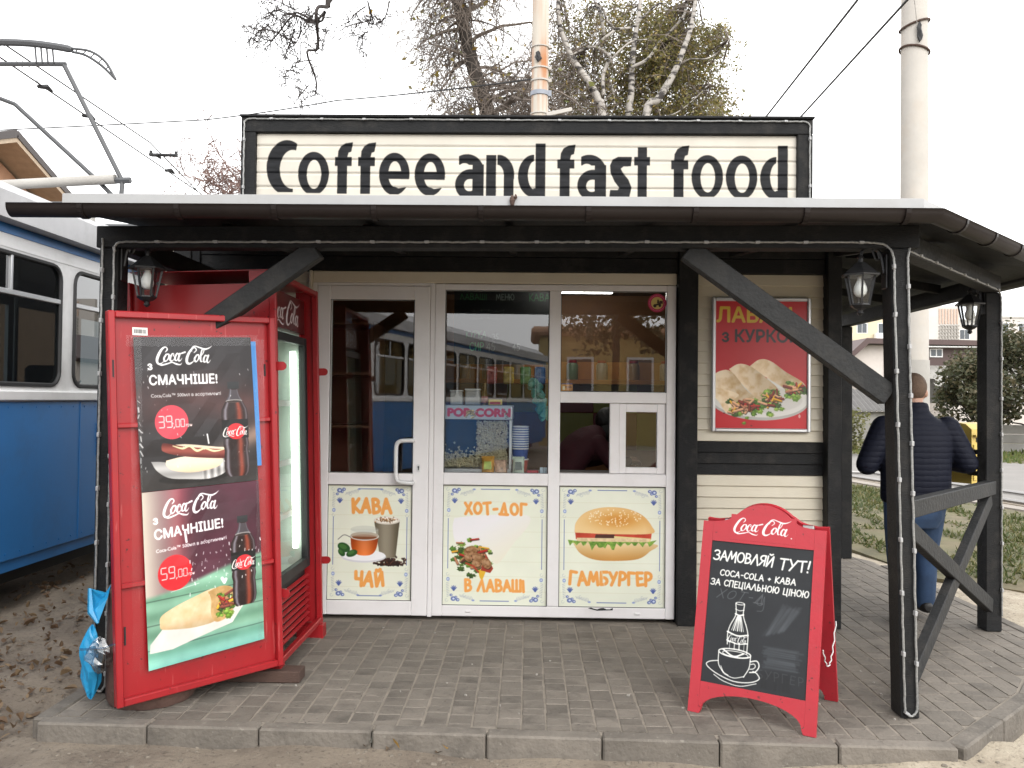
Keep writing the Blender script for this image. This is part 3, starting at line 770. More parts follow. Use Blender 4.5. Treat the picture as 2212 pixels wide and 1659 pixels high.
def art_lavash():
    w, h = 250, 344; cv = Cv(w, h); Y, X = np.mgrid[0:h, 0:w]; v = (Y / h)[..., None]
    cv.a[:] = np.array([.72, .12, .16]) + (vnoise(w, h, 90, 2)[..., None] - .5) * .08
    cv.text('ЛАВАШ', 8, 60, 38, (.80, .68, .22), off=.03, width=196)
    cv.text('з КУРКОЮ', 22, 112, 31, (.17, .14, .16), off=.03, width=216)
    cv.ell(120, 262, 132, 56, (.70, .69, .67), 1, rot=2); cv.ell(120, 258, 130, 52, (.85, .84, .82), 1, rot=2); cv.ell(130, 264, 104, 34, (.76, .75, .73), .6, soft=4)
    def tort(a, b):
        def f(X, Y): return np.array([.90, .82, .70]) - .30 * np.clip(vnoise(X.shape[1], X.shape[0], 16, a)[..., None] - .42, 0, 1) * np.array([.8, 1.2, 1.7]) - np.clip((X - b) / 90, -.2, .4)[..., None] * .28
        return f
    G = [(.42, .58, .2), (.3, .46, .16), (.55, .68, .3)]; FCol = [(.72, .2, .16), (.84, .64, .5), (.76, .55, .42), (.88, .68, .25), (.5, .22, .16)]
    cv.poly(spline([(92, 178), (120, 158), (150, 162), (190, 190), (236, 218), (240, 240), (206, 262), (188, 236), (140, 206), (92, 178)], 5), tort(3, 150))
    salad(cv, 212, 238, 12, 12, 40, 3)
    cv.poly(spline([(40, 184), (66, 170), (100, 178), (150, 216), (172, 240), (166, 270), (130, 288), (112, 262), (74, 222), (40, 184)], 5), tort(6, 90))
    salad(cv, 154, 262, 13, 15, 50, 5)
    cv.poly(spline([(-6, 206), (14, 190), (46, 190), (84, 236), (110, 262), (92, 296), (56, 306), (40, 292), (20, 262), (-6, 240)], 5), tort(9, 40))
    cv.poly(spline([(-6, 232), (24, 236), (66, 250), (52, 266), (36, 300), (14, 270), (-6, 250)], 5), tort(12, 60))
    salad(cv, 80, 284, 22, 11, 64, 8)
    for (x, y) in ((28, 290), (100, 322), (226, 296)):
        cv.ell(x, y + 10, 3, 5 if x > 200 else 2, (.85, .75, .72) if x > 200 else (.4, .08, .1), .8)
    return cv

def art_chalk():
    w, h = 260, 366; cv = Cv(w, h); n = vnoise(w, h, 60, 4)[..., None]
    cv.a[:] = np.array([.115, .125, .14]) + (n - .5) * .05
    ch = (.92, .92, .90)
    lettering(cv, 'ЗАМОВЛЯЙ', 10, 26, 26, 4.0, ch, gap=.12, jit=.35, width=150, seed=4, slant=.12, rot=1)
    lettering(cv, 'ТУТ!', 176, 31, 27, 4.2, ch, gap=.14, jit=.3, width=72, seed=5, slant=.12, rot=1)
    lettering(cv, 'COCA-COLA + КАВА', 30, 76, 15, 2.9, ch, gap=.2, jit=.3, width=188, seed=6, slant=.1, rot=1)
    lettering(cv, 'ЗА СПЕЦІАЛЬНОЮ ЦІНОЮ', 8, 101, 16, 2.9, ch, gap=.18, jit=.3, width=242, seed=7, slant=.1, rot=1)
    g = (.42, .43, .44)
    lettering(cv, 'ХОТ-Д', 24, 126, 24, 2.4, g, gap=.2, jit=.6, width=120, seed=9, slant=.3, al=.55)
    cv.stroke(spline([(140, 132), (128, 150), (140, 154), (146, 132), (144, 165), (130, 170)], 5), 2.2, g, .5)
    r = random.Random(8)
    for i in range(22):
        t = i / 21; cv.stroke([(150 + t * 50 + r.uniform(-4, 4), 228 - t * 20), (190 + t * 46, 148 + r.uniform(-4, 10) + t * 4)], r.uniform(3, 8), (.5, .52, .54), .10, soft=2)
    for i in range(20):
        y = 254 + i * 2.6; cv.stroke([(156 + r.uniform(-8, 8), y), (236 + r.uniform(-10, 10), y + r.uniform(-2, 3))], r.uniform(2, 5), (.55, .58, .6), .16, soft=1.5)
    for i in range(14):
        x = 150 + i * 5; cv.stroke([(x, 316), (x + r.uniform(-4, 4), 352)], 5, (.05, .05, .06), .35, soft=2)
    lettering(cv, 'БУРГЕР', 140, 312, 20, 2, (.3, .31, .32), gap=.3, jit=.5, width=110, seed=3, al=.5)
    # bottle standing in a cup
    def wl(p, wd=2.6, n=6, al=.95): cv.stroke(spline(p, n), wd, ch, al)
    wl([(76, 158), (78, 186), (66, 214), (61, 236), (62, 262)]); wl([(98, 158), (97, 186), (107, 214), (112, 236), (112, 278)])
    cv.ell(87, 157, 12, 4, ch); cv.ell(87, 157, 9, 2.2, (.2, .2, .22)); wl([(76, 172), (87, 175), (98, 172)], 2); wl([(77, 184), (87, 187), (97, 184)], 4)
    for i in range(7):
        x = 72 + i * 5; wl([(82 + i * 1.6, 190), (x - 2, 226)], 1.6 + (i % 2) * 1.4, 2)
    for i in range(4): wl([(68 + i * 12, 256), (68 + i * 12, 272)], 1.5 + (i % 3), 2, .8)
    wl([(60, 231), (86, 238), (112, 233)], 4); wl([(60, 252), (86, 258), (112, 254)], 3); cola(cv, 62, 236, 50, ch, sy=1.3)
    e = [(x, y) for x, y in _o(82, 282, 40, 10, 0, 360, 30)]; wl(e, 3.2, 2); wl([(x, y) for x, y in _o(84, 284, 32, 7, 0, 360, 30)], 2, 2); wl([(52, 276), (80, 290), (104, 280)], 4)
    wl([(42, 284), (44, 314), (58, 334)], 2.4); wl([(122, 284), (120, 312), (108, 336)], 2.4)
    wl([(122, 296), (138, 292), (144, 304), (136, 318), (122, 322)], 3); wl([(124, 302), (132, 300), (135, 306), (130, 312), (122, 314)], 2.2)
    wl([(42, 306), (20, 312), (14, 322), (40, 338), (84, 350), (124, 346), (146, 334), (140, 322), (130, 318)], 2.6); wl([(34, 342), (60, 354), (100, 359), (140, 346)], 2)
    wl([(50, 318), (58, 332), (70, 338)], 2); wl([(60, 336), (84, 342), (110, 334)], 2)
    return cv

def art_sign():
    """brush lettering on cream boards; alpha-like mask: black letters on white"""
    w, h = 2129 // 2, 250 // 2 + 6
    cv = Cv(w, h, (1, 1, 1)); B = (0, 0, 0); Wt = (1, 1, 1); ox, oy = 10, -15
    def sub():
        return Cv(w, h, (1, 1, 1))
    def comp(x0, x1, ops):
        """ops on a scratch mask, then darkened in"""
        t = Cv(w, h, (1, 1, 1))
        q = lambda x, y: ((x - ox) / 2, (y - oy) / 2)
        for o in ops:
            c = B if o[0] == '+' else Wt
            if o[1] == 'e': x, y = q(o[2], o[3]); t.ell(x, y, o[4] / 2, o[5] / 2, c, n=60)
            elif o[1] == 'r': t.poly([q(o[2], o[3]), q(o[4], o[3]), q(o[4], o[5]), q(o[2], o[5])], c)
            else: t.poly([q(*p) for p in o[2]], c)
        cv.a[:] = np.minimum(cv.a, t.a)
    Z = lambda y: ('-', 'r', -50, y, 2300, 400)
    comp(0, 0, [('+', 'e', 130, 127, 80, 106), ('-', 'e', 153, 134, 51, 76), ('-', 'p', [(173, 10), (165, 68), (140, 90), (146, 190), (155, 203), (156, 300), (300, 300), (300, 10)]), Z(223)])
    def o_(cx, cy): comp(0, 0, [('+', 'e', cx, cy, 61, 84), ('-', 'e', cx + 2, cy + 3, 29, 57), Z(cy + 76)])
    def f_(dx, dy):
        comp(0, 0, [('+', 'p', [(332 + dx, 228 + dy), (332 + dx, 120 + dy), (322 + dx, 120 + dy), (322 + dx, 86 + dy), (333 + dx, 86 + dy), (335 + dx, 62 + dy), (346 + dx, 42 + dy), (364 + dx, 32 + dy), (392 + dx, 28 + dy), (386 + dx, 64 + dy), (375 + dx, 68 + dy), (370 + dx, 86 + dy), (388 + dx, 86 + dy), (388 + dx, 120 + dy), (370 + dx, 120 + dy), (370 + dx, 228 + dy)])])
    def e_(dx, dy):
        comp(0, 0, [('+', 'e', 558 + dx, 150 + dy, 60, 82), ('-', 'e', 560 + dx, 150 + dy, 26, 50), ('+', 'r', 534 + dx, 140 + dy, 617 + dx, 170 + dy), ('-', 'p', [(536 + dx, 170 + dy), (640 + dx, 170 + dy), (640 + dx, 240 + dy), (606 + dx, 240 + dy), (608 + dx, 200 + dy), (575 + dx, 206 + dy), (548 + dx, 194 + dy)]), Z(229 + dy)])
    def a_(dx, dy):
        comp(0, 0, [('+', 'e', 846 + dx, 138 + dy, 66, 66), ('-', 'e', 836 + dx, 150 + dy, 33, 44), ('-', 'r', 740 + dx, 60 + dy, 814 + dx, 240 + dy), ('-', 'r', 700 + dx, 113 + dy, 868 + dx, 240 + dy)])
        comp(0, 0, [('+', 'e', 862 + dx, 190 + dy, 62, 60), ('-', 'e', 856 + dx, 192 + dy, 22, 24), ('-', 'p', [(856 + dx, 168 + dy), (868 + dx, 168 + dy), (868 + dx, 214 + dy), (856 + dx, 214 + dy)]), ('-', 'r', 868 + dx, 100 + dy, 960 + dx, 300 + dy), Z(237 + dy)])
        comp(0, 0, [('+', 'r', 868 + dx, 112 + dy, 912 + dx, 237 + dy)])
    def d_(dx, dy):
        comp(0, 0, [('+', 'e', 1110 + dx, 155 + dy, 62, 82), ('-', 'e', 1114 + dx, 152 + dy, 28, 56), ('-', 'r', 1110 + dx, 40 + dy, 1240 + dx, 300 + dy), Z(237 + dy)])
        comp(0, 0, [('+', 'r', 1109 + dx, 203 + dy, 1120 + dx, 237 + dy), ('+', 'r', 1117 + dx, 30 + dy, 1155 + dx, 237 + dy)])
    o_(237, 150); f_(0, 0); f_(92, 0); e_(0, 0); e_(141, 2); a_(0, 0)
    comp(0, 0, [('+', 'r', 922, 75, 960, 237), ('+', 'e', 970, 152, 62, 78), ('-', 'e', 966, 154, 26, 42), ('-', 'r', 961, 40, 966, 300), ('-', 'r', 900, 40, 922, 300), ('-', 'r', 966, 150, 992, 300), ('-', 'p', [(1033, 100), (1100, 100), (1100, 300), (1029, 300)]), ('+', 'r', 992, 140, 1030, 237), Z(237)])
    comp(0, 0, [('+', 'r', 922, 75, 960, 237)])
    d_(0, 0); f_(881, 5); a_(482, 0)
    comp(0, 0, [('+', 'p', [(1495, 80), (1491, 115), (1462, 116), (1451, 125), (1458, 138), (1482, 168), (1494, 198), (1485, 237), (1408, 237), (1411, 208), (1440, 208), (1447, 199), (1428, 175), (1412, 140), (1410, 112), (1420, 90), (1440, 80)])])
    comp(0, 0, [('+', 'r', 1519, 42, 1554, 236), ('+', 'r', 1505, 80, 1566, 112)])
    f_(1328, 6); o_(1791, 155); o_(1925, 156); d_(950, 4)
    return cv

def art_simple(kind):
    if kind == 'popcorn':
        w, h = 190, 40; cv = Cv(w, h, (.72, .76, .80))
        cv.text('POP', 28, 31, 22, (.78, .16, .30), off=.06); cv.text('CORN', 100, 31, 22, (.78, .16, .30), off=.06)
        crumbs(cv, lambda r: (r.gauss(85, 7), r.gauss(22, 6)), 40, [(.9, .82, .6), (.85, .7, .45)], (2, 4), 2)
        for x in (10, 178): crumbs(cv, lambda r: (r.gauss(x, 4), r.gauss(20, 10)), 16, [(.55, .55, .5), (.75, .7, .55)], (1, 2.4), 5)
    elif kind == 'menu':
        w, h = 250, 150; cv = Cv(w, h, (.035, .05, .045)); g = (.2, .55, .3); wt = (.6, .65, .62)
        lettering(cv, 'ЛАВАШІ', 14, 6, 12, 1.6, g, jit=.5, width=66); lettering(cv, 'МЕНЮ', 104, 6, 12, 1.6, wt, jit=.5, width=44); lettering(cv, 'КАВА', 186, 5, 14, 2, g, jit=.4, width=50)
        lettering(cv, 'КУРКА', 30, 82, 13, 1.8, g, jit=.5, width=50); lettering(cv, 'СИР', 40, 106, 16, 2.2, (.3, .8, .45), jit=.4, width=34); lettering(cv, '45', 82, 106, 16, 2, wt, width=20); lettering(cv, '45', 146, 108, 13, 1.5, wt, width=18)
        lettering(cv, '35', 96, 88, 11, 1.4, wt, width=14)
        for y in (40, 56, 96): cv.stroke([(40 + 5 * math.sin(i * 1.7) + i * 5, y + 2.5 * math.sin(i * 2.3)) for i in range(18)], 1, wt, .6)
    elif kind == 'sticker':
        w, h = 90, 90; cv = Cv(w, h, (.72, .16, .32)); cv.ell(45, 45, 30, 30, (.80, .72, .42))
        for a in range(0, 360, 12): cv.ell(45 + 37 * math.cos(R_(a)), 45 + 37 * math.sin(R_(a)), 2.2, 2.2, (.9, .7, .75), .7, n=6)
        cv.ell(34, 58, 8, 8, (.15, .1, .1)); cv.ell(58, 58, 6, 6, (.15, .1, .1)); cv.poly([(28, 52), (62, 44), (64, 54), (30, 58)], (.2, .12, .1)); cv.poly([(44, 46), (46, 28), (52, 28), (56, 46)], (.2, .12, .1)); cv.rect(56, 34, 72, 48, (.25, .15, .1))
    elif kind == 'barcode':
        w, h = 60, 34; cv = Cv(w, h, (.93, .92, .9)); r = random.Random(3); x = 6
        while x < 54:
            q = r.choice((1, 1, 2, 3)); cv.rect(x, 8, x + q, 26, (.2, .2, .2)); x += q + r.choice((1, 2))
    elif kind == 'price':
        w, h = 60, 40; cv = Cv(w, h, (.80, .50, .08)); cv.rect(0, 0, 60, 5, (.1, .2, .5)); cv.rect(10, 14, 22, 34, (.95, .9, .8)); cv.text('Розмін', 24, 22, 7, (.25, .12, .05), off=.03, width=32); 
    elif kind == 'fridge_side':
        w, h = 200, 560; cv = Cv(w, h, (.58, .035, .05)); cv.ell(100, 175, 118, 118, (.42, .02, .035)); cv.ell(100, 177, 112, 112, (.62, .045, .06)); cola(cv, 28, 62, 150, (.86, .86, .88), sy=1.5)
    elif kind == 'fridge_head':
        w, h = 200, 80; cv = Cv(w, h, (.34, .02, .03)); cv.a *= (.8 + .4 * vnoise(w, h, 40, 2))[..., None]; cola(cv, 26, 12, 150, (.85, .85, .86), sy=1.25)
    elif kind == 'crest':
        w, h = 128, 60; cv = Cv(w, h, (.62, .045, .05)); cola(cv, 6, 6, 114, (.97, .97, .97), sy=1.1); cv.ell(120, 46, 1.6, 1.6, (.97, .97, .97))
    return cv
# ------------------------------------------------------------------ palette
M = {}
M['black'] = mat('black_paint', (.0135, .0138, .0145), .58, spec=.18, var=.25, vs=5, dirt=(.055, .05, .044), dirt_amt=.45, ds=7, bump=.5, bs=30, grain=(1.5, 1.5, 14), rand=.12)
M['blackx'] = mat('black_paint_long', (.0135, .0138, .0145), .58, spec=.18, var=.25, vs=5, dirt=(.055, .05, .044), dirt_amt=.45, ds=7, bump=.5, bs=30, grain=(1.5, 14, 14), rand=.12)
M['brace'] = mat('worn_black_paint', (.026, .0265, .027), .6, spec=.18, var=.2, vs=7, dirt=(.055, .05, .044), dirt_amt=.45, ds=7, bump=.5, bs=40, rand=.1)
M['brown'] = mat('dark_brown_metal', (.016, .012, .011), .42, spec=.18, var=.2, vs=4, bump=.03)
M['cream'] = mat('cream_paint', (.53, .485, .385), .5, var=.05, vs=4, bump=.12, bs=22, grain=(1, 10, 10), dirt=(.45, .38, .27), dirt_amt=.35, ds=2.2, rand=.05)
M['fascia'] = mat('white_edge_strip', (.36, .36, .36), .45, var=.08, dirt=(.24, .23, .21), dirt_amt=.5)
M['pvc'] = mat('white_plastic', (.74, .72, .72), .32, var=.03, vs=3, dirt=(.5, .47, .44), dirt_amt=.3, ds=2.5)
M['ivory'] = mat('ivory_trim', (.60, .54, .43), .5, var=.06)
M['white'] = mat('white_metal', (.62, .62, .62), .4, var=.04, dirt=(.5, .48, .45), dirt_amt=.3)
M['red'] = mat('red_paint', (.31, .011, .015), .36, var=.07, vs=3, bump=.04, bs=8, dirt=(.22, .014, .018), dirt_amt=.6, ds=5, chips=(.06, .012, .012), scratch=(.40, .06, .06))
M['redb'] = mat('red_board', (.41, .020, .032), .45, var=.08, vs=5, bump=.12, bs=50, dirt=(.30, .03, .035), dirt_amt=.5, ds=4, chips=(.10, .02, .02))
M['alu'] = mat('aluminium', (.62, .63, .65), .35, metal=.7, var=.05)
M['steel'] = mat('steel', (.34, .33, .32), .5, metal=1., var=.08)
M['dark'] = mat('dark_rubber', (.012, .012, .013), .6, var=.1)
M['lampblk'] = mat('cast_black', (.016, .016, .017), .42, var=.2, vs=30, bump=.15, bs=80)
M['kerb'] = mat('kerb_concrete', (.150, .132, .111), .9, var=.25, vs=6, bump=.6, bs=50, dirt=(.06, .053, .045), dirt_amt=.9, ds=4, chips=(.22, .2, .17), rand=.14)
M['paver'] = mat('paver', (.160, .140, .117), .88, var=.2, vs=7, bump=.5, bs=70, dirt=(.065, .057, .048), dirt_amt=.8, ds=5, rand=.15, chips=(.06, .052, .045))
M['sandjoint'] = mat('joint_sand', (.23, .20, .165), .95, var=.2, vs=10, bump=.4, bs=60)
M['conc'] = mat('concrete', (.36, .345, .32), .9, var=.16, vs=4, bump=.3, bs=40, dirt=(.2, .18, .16), dirt_amt=.6, ds=2)
M['pole'] = mat('pole_concrete', (.43, .405, .37), .85, var=.08, vs=3, bump=.2, bs=30, dirt=(.48, .33, .2), dirt_amt=.25, ds=1.2)
M['rope'] = mat('rope_light', (.23, .23, .22), .4, var=.45, vs=90, coat=.4)
M['clip'] = mat('clip', (.36, .36, .36), .45, var=.1)
M['pane'] = glass('window_glass', (.94, .955, .95), 1.6, .065, .004)
M['thin'] = glass('lantern_glass', (.9, .92, .93), 1.3, .03, .05)
M['tramglass'] = glass('tram_glass', (.22, .25, .26), 2.0, .05)
M['blue'] = mat('tram_blue', (.018, .15, .41), .4, var=.1, vs=1.5, dirt=(.03, .09, .2), dirt_amt=.5, ds=1.2)
M['tramw'] = mat('tram_white', (.72, .72, .72), .42, var=.06, vs=2, dirt=(.42, .41, .39), dirt_amt=.45, ds=1.6)
M['tramgrey'] = mat('tram_roof', (.40, .40, .41), .55, var=.15, vs=2, dirt=(.2, .19, .18), dirt_amt=.5, ds=1.5)
M['under'] = mat('underframe', (.02, .019, .018), .8, var=.3)
M['woodpl'] = mat('old_plank', (.07, .04, .03), .8, var=.25, bump=.4, bs=30, grain=(2, 14, 14))
M['bin'] = mat('brown_concrete', (.10, .055, .043), .9, var=.2, vs=9, bump=.5, bs=60)
M['bag'] = mat('blue_plastic', (.02, .27, .52), .3, var=.15, vs=12, bump=.5, bs=14)
M['clear'] = glass('clear_plastic', (.80, .81, .82), .8, .22, .25)

IMG = {}
for k, fn in dict(top=art_poster_top, low=art_poster_low, coffee=art_coffee, hotdog=art_hotdog, burger=art_burger, lavash=art_lavash, chalk=art_chalk, sign=art_sign).items():
    IMG[k] = fn().image('print_' + k)
for k in ('popcorn', 'menu', 'sticker', 'barcode', 'price', 'fridge_side', 'fridge_head', 'crest'):
    IMG[k] = art_simple(k).image('print_' + k)
PM = {k: mat_img('print_' + k, IMG[k], rough=(.62 if k == 'chalk' else .33), bump=(.12 if k in ('top', 'low') else 0)) for k in IMG}

def sign_mat():
    m, t, b = _new('painted_sign_board'); N, L = t.nodes.new, t.links.new
    ti = N('ShaderNodeTexImage'); ti.image = IMG['sign']; ti.interpolation = 'Cubic'; ti.extension = 'EXTEND'
    tc = N('ShaderNodeTexCoord'); nz = N('ShaderNodeTexNoise'); nz.inputs['Scale'].default_value = 5; nz.inputs['Detail'].default_value = 8
    L(tc.outputs['Object'], nz.inputs['Vector'])
    r = N('ShaderNodeMapRange'); r.inputs[1].default_value = .3; r.inputs[2].default_value = .7; r.inputs[3].default_value = .93; r.inputs[4].default_value = 1.05
    L(nz.outputs[0], r.inputs[0])
    s = N('ShaderNodeVectorMath'); s.operation = 'SCALE'; s.inputs[0].default_value = (.60, .562, .488); L(r.outputs[0], s.inputs['Scale'])
    n2 = N('ShaderNodeTexNoise'); n2.inputs['Scale'].default_value = 34; mp = N('ShaderNodeMapping'); mp.inputs['Scale'].default_value = (.25, 1, 1); L(tc.outputs['Object'], mp.inputs[0]); L(mp.outputs[0], n2.inputs['Vector'])
    r2 = N('ShaderNodeMapRange'); r2.inputs[1].default_value = .3; r2.inputs[2].default_value = .75; r2.inputs[3].default_value = .6; r2.inputs[4].default_value = 1.7
    L(n2.outputs[0], r2.inputs[0])
    s2 = N('ShaderNodeVectorMath'); s2.operation = 'SCALE'; s2.inputs[0].default_value = (.012, .0125, .014); L(r2.outputs[0], s2.inputs['Scale'])
    mx = N('ShaderNodeMix'); mx.data_type = 'RGBA'; L(ti.outputs[0], mx.inputs[0]); L(s2.outputs[0], mx.inputs[6]); L(s.outputs[0], mx.inputs[7])
    L(mx.outputs[2], b.inputs['Base Color']); b.inputs['Roughness'].default_value = .55; b.inputs['Specular IOR Level'].default_value = .15
    return m
M['sign'] = sign_mat()

def printed(name, bl, br, tr, tl, m, parent, th=.002, label=None, sub=1, wav=0.):
    """a thin printed sheet with real thickness; corners in world space"""
    b = MB(); P = [Vector(p) for p in (bl, br, tr, tl)]
    nf = (P[1] - P[0]).cross(P[3] - P[0]).normalized()
    n = sub; g = {}
    for j in range(n + 1):
        for i in range(n + 1):
            u, v = i / n, j / n
            p = (P[0] * (1 - u) + P[1] * u) * (1 - v) + (P[3] * (1 - u) + P[2] * u) * v
            if wav and 0 < i < n and 0 < j < n: p = p + nf * wav * random.random()
            g[i, j] = b.pt(p)
    for j in range(n):
        for i in range(n):
            b.face([g[i, j], g[i + 1, j], g[i + 1, j + 1], g[i, j + 1]], [(i / n, j / n), ((i + 1) / n, j / n), ((i + 1) / n, (j + 1) / n), (i / n, (j + 1) / n)])
    k = [b.pt(p - nf * th) for p in P]; c = [g[0, 0], g[n, 0], g[n, n], g[0, n]]
    b.face(k[::-1])
    if n == 1:
        for i in range(4): b.face([c[i], k[i], k[(i + 1) % 4], c[(i + 1) % 4]])
    return b.build(name, m, parent, label=label)

# ------------------------------------------------------------------ the ground
def gheight(x, y):
    """bare earth around the kiosk (0 = top of the paving)"""
    h = -.085 + .012 * math.sin(x * 2.1 + y) + .010 * math.sin(x * 5.3 - y * 3.7) + .006 * math.sin(x * 11.7 + y * 9.1)
    if x < -2.2: h += .03 * min(1, (-2.2 - x) / .8) + .014 * math.sin(x * 7 + 2 * y) * math.sin(y * 6 - x)
    if -2.1 < x < 3.2 and 3.75 < y < 8.2: h = -.16
    if x > 1.2 and y < 4.4: h += .035 * min(1, (x - 1.2) / 1.2)
    if x < -3.6: h -= min(.12, (-3.6 - x) * .2)
    d = math.hypot(x, y - 5)
    if d > 14: h -= .0
    return h
def axis(lo, hi, a, b, fine, grow=1.22):
    t = list(np.arange(a, b + 1e-6, fine)); s_ = fine
    while t[0] > lo: s_ *= grow; t.insert(0, max(lo, t[0] - s_))
    s_ = fine
    while t[-1] < hi: s_ *= grow; t.append(min(hi, t[-1] + s_))
    return t
xs = axis(-600, 600, -4.2, 3.6, .07); ys = axis(-600, 900, 3.2, 7.2, .07)
b = MB(); gi = {}
for j, y in enumerate(ys):
    for i, x in enumerate(xs):
        b.v.append((x, y, gheight(x, y) if abs(x) < 40 and abs(y) < 60 else -.09)); gi[i, j] = len(b.v) - 1
for j in range(len(ys) - 1):
    for i in range(len(xs) - 1): b.face([gi[i, j], gi[i + 1, j], gi[i + 1, j + 1], gi[i, j + 1]])

def ground_mat():
    m, t, bs = _new('bare_earth'); N, L = t.nodes.new, t.links.new
    tc = N('ShaderNodeTexCoord'); V = tc.outputs['Object']
    def nz(sc, det=8, ro=.65):
        n = N('ShaderNodeTexNoise'); n.inputs['Scale'].default_value = sc; n.inputs['Detail'].default_value = det; n.inputs['Roughness'].default_value = ro; L(V, n.inputs['Vector']); return n.outputs[0]
    def mr(x, a, b_, c=0., d=1.):
        r = N('ShaderNodeMapRange'); r.inputs[1].default_value = a; r.inputs[2].default_value = b_; r.inputs[3].default_value = c; r.inputs[4].default_value = d; L(x, r.inputs[0]); return r.outputs[0]
    def mx(f, a, b_):
        q = N('ShaderNodeMix'); q.data_type = 'RGBA'; L(f, q.inputs[0])
        for k, c in ((6, a), (7, b_)):
            if isinstance(c, tuple): q.inputs[k].default_value = (*c, 1)
            else: L(c, q.inputs[k])
        return q.outputs[2]
    c = mx(mr(nz(2.2), .35, .65), (.135, .107, .082), (.245, .203, .155))
    sp = N('ShaderNodeSeparateXYZ'); L(V, sp.inputs[0])
    ad = N('ShaderNodeMath'); ad.operation = 'MULTIPLY_ADD'; ad.inputs[1].default_value = 2.4; L(nz(1.1), ad.inputs[0]); L(sp.outputs[0], ad.inputs[2])
    c = mx(mr(ad.outputs[0], 1.2, 2.9), c, mx(mr(nz(6), .3, .7), (.30, .25, .185), (.46, .40, .31)))   # pale sand spilled on the right
    c = mx(mr(nz(17), .55, .68, 0, .45), c, (.24, .205, .16))
    c = mx(mr(nz(40), .56, .66, 0, .7), c, (.06, .048, .038))
    L(c, bs.inputs['Base Color']); bs.inputs['Roughness'].default_value = .95
    h = N('ShaderNodeMath'); h.operation = 'ADD'; L(nz(9, 10, .7), h.inputs[0]); L(nz(55, 6), h.inputs[1])
    bp = N('ShaderNodeBump'); bp.inputs['Strength'].default_value = .55; bp.inputs['Distance'].default_value = .03; L(h.outputs[0], bp.inputs['Height']); L(bp.outputs[0], bs.inputs['Normal'])
    return m
b.build('ground', ground_mat(), None, smooth=True)['kind'] = 'structure'

def sheet(name, pts, z, m, th=.03):
    b = MB(); b.prism([(x, y) for x, y in pts], th, o=(0, 0, z), u=(1, 0, 0), v=(0, 1, 0))
    return tag(b.build(name, m, None), kind='structure')
M['lawn'] = mat('lawn_soil', (.10, .09, .045), .95, var=.45, vs=2.5, bump=.6, bs=30, dirt=(.19, .14, .09), dirt_amt=.8, ds=.7)
M['asphalt'] = mat('asphalt', (.19, .178, .166), .9, var=.14, vs=1.2, bump=.3, bs=60, dirt=(.2, .185, .17), dirt_amt=.6, ds=.5)
M['dust'] = mat('dusty_shoulder', (.22, .185, .145), .95, var=.2, vs=2, bump=.4, bs=20)
M['pathc'] = mat('pale_path', (.25, .22, .19), .9, var=.14, vs=2, bump=.3, bs=25)
sheet('lawn', [(3.45, 7.2), (3.3, 8.6), (1.2, 9.6), (1.2, 17.5), (5.75, 17.5), (6.35, 14.2), (7.0, 11.4), (7.4, 8.2), (6.6, 6.6), (4.6, 6.1)], -.055, M['lawn'])
sheet('verge', [(1.2, 24.5), (9.0, 25.4), (11.6, 22.4), (14.2, 18.5), (30, 18), (60, 34), (40, 70), (1.2, 60)], -.055, M['lawn'])
sheet('road', [(6.7, 17.3), (7.5, 14.0), (8.1, 11.2), (9.4, 5.0), (13.5, -10), (24, -10), (15.8, 17.6), (13.2, 20.7), (10.2, 24.2), (8.2, 25.4), (1.0, 24.6), (1.0, 19.3)], -.05, M['asphalt'])
sheet('shoulder', [(6.05, 17.5), (6.9, 14.1), (7.5, 11.3), (8.7, 5.0), (9.37, 5.0), (8.07, 11.2), (7.47, 14.0), (6.67, 17.3), (1.0, 19.2), (1.0, 18.3)], -.045, M['dust'])
sheet('footpath', [(5.78, 17.5), (6.38, 14.2), (7.03, 11.4), (7.5, 8.2), (7.75, 8.2), (7.32, 11.4), (6.72, 14.1), (6.02, 17.5), (1.0, 18.27), (1.0, 17.55)], -.035, M['pathc'], .05)
# tram rails lying along the shoulder
for dx in (0, 1.0):
    b = MB(); b.tube([(1.0 + dx, 18.75 + dx * .1, -.012), (6.25 + dx, 17.5, -.012), (7.05 + dx, 14.1, -.012), (7.62 + dx, 11.3, -.012), (8.8 + dx, 5.0, -.012)], .03, 6)
    tag(b.build('tram_rail', M['steel'], None), 'steel tram rail nearest the grass on the dusty shoulder' if dx == 0 else 'steel tram rail on the far side nearest the asphalt road', 'rail', 'tram rails beside the road')

# ------------------------------------------------------------------ paving
SLAB = [(-2.09, 3.63), (1.79, 3.535), (2.46, 4.17), (3.14, 5.10), (3.14, 7.6), (2.95, 8.05), (2.4, 8.4), (-2.09, 8.4)]
b = MB(); b.prism(SLAB, .14, o=(0, 0, -.0042), u=(1, 0, 0), v=(0, 1, 0))
pav = tag(b.build('pavement', M['sandjoint'], None), kind='structure')
def inside(x, y, P):
    r = False
    for i in range(len(P)):
        (ax, ay), (bx, by) = P[i], P[(i + 1) % len(P)]
        if (ay > y) != (by > y) and x < (bx - ax) * (y - ay) / (by - ay) + ax: r = not r
    return r
INN = [(-2.075, 3.668), (1.785, 3.572), (2.43, 4.18), (3.112, 5.10), (3.112, 7.6), (2.93, 8.02), (2.38, 8.36), (-2.075, 8.36)]
PIT = .1085
meshes = {}
for ln in (.075, .105, .14):
    b = MB(); b.box(-.0502, .0502, -ln / 2 + .0012, ln / 2 - .0012, -.05, 0, .0035); meshes[ln] = b.mesh('paver', M['paver'])
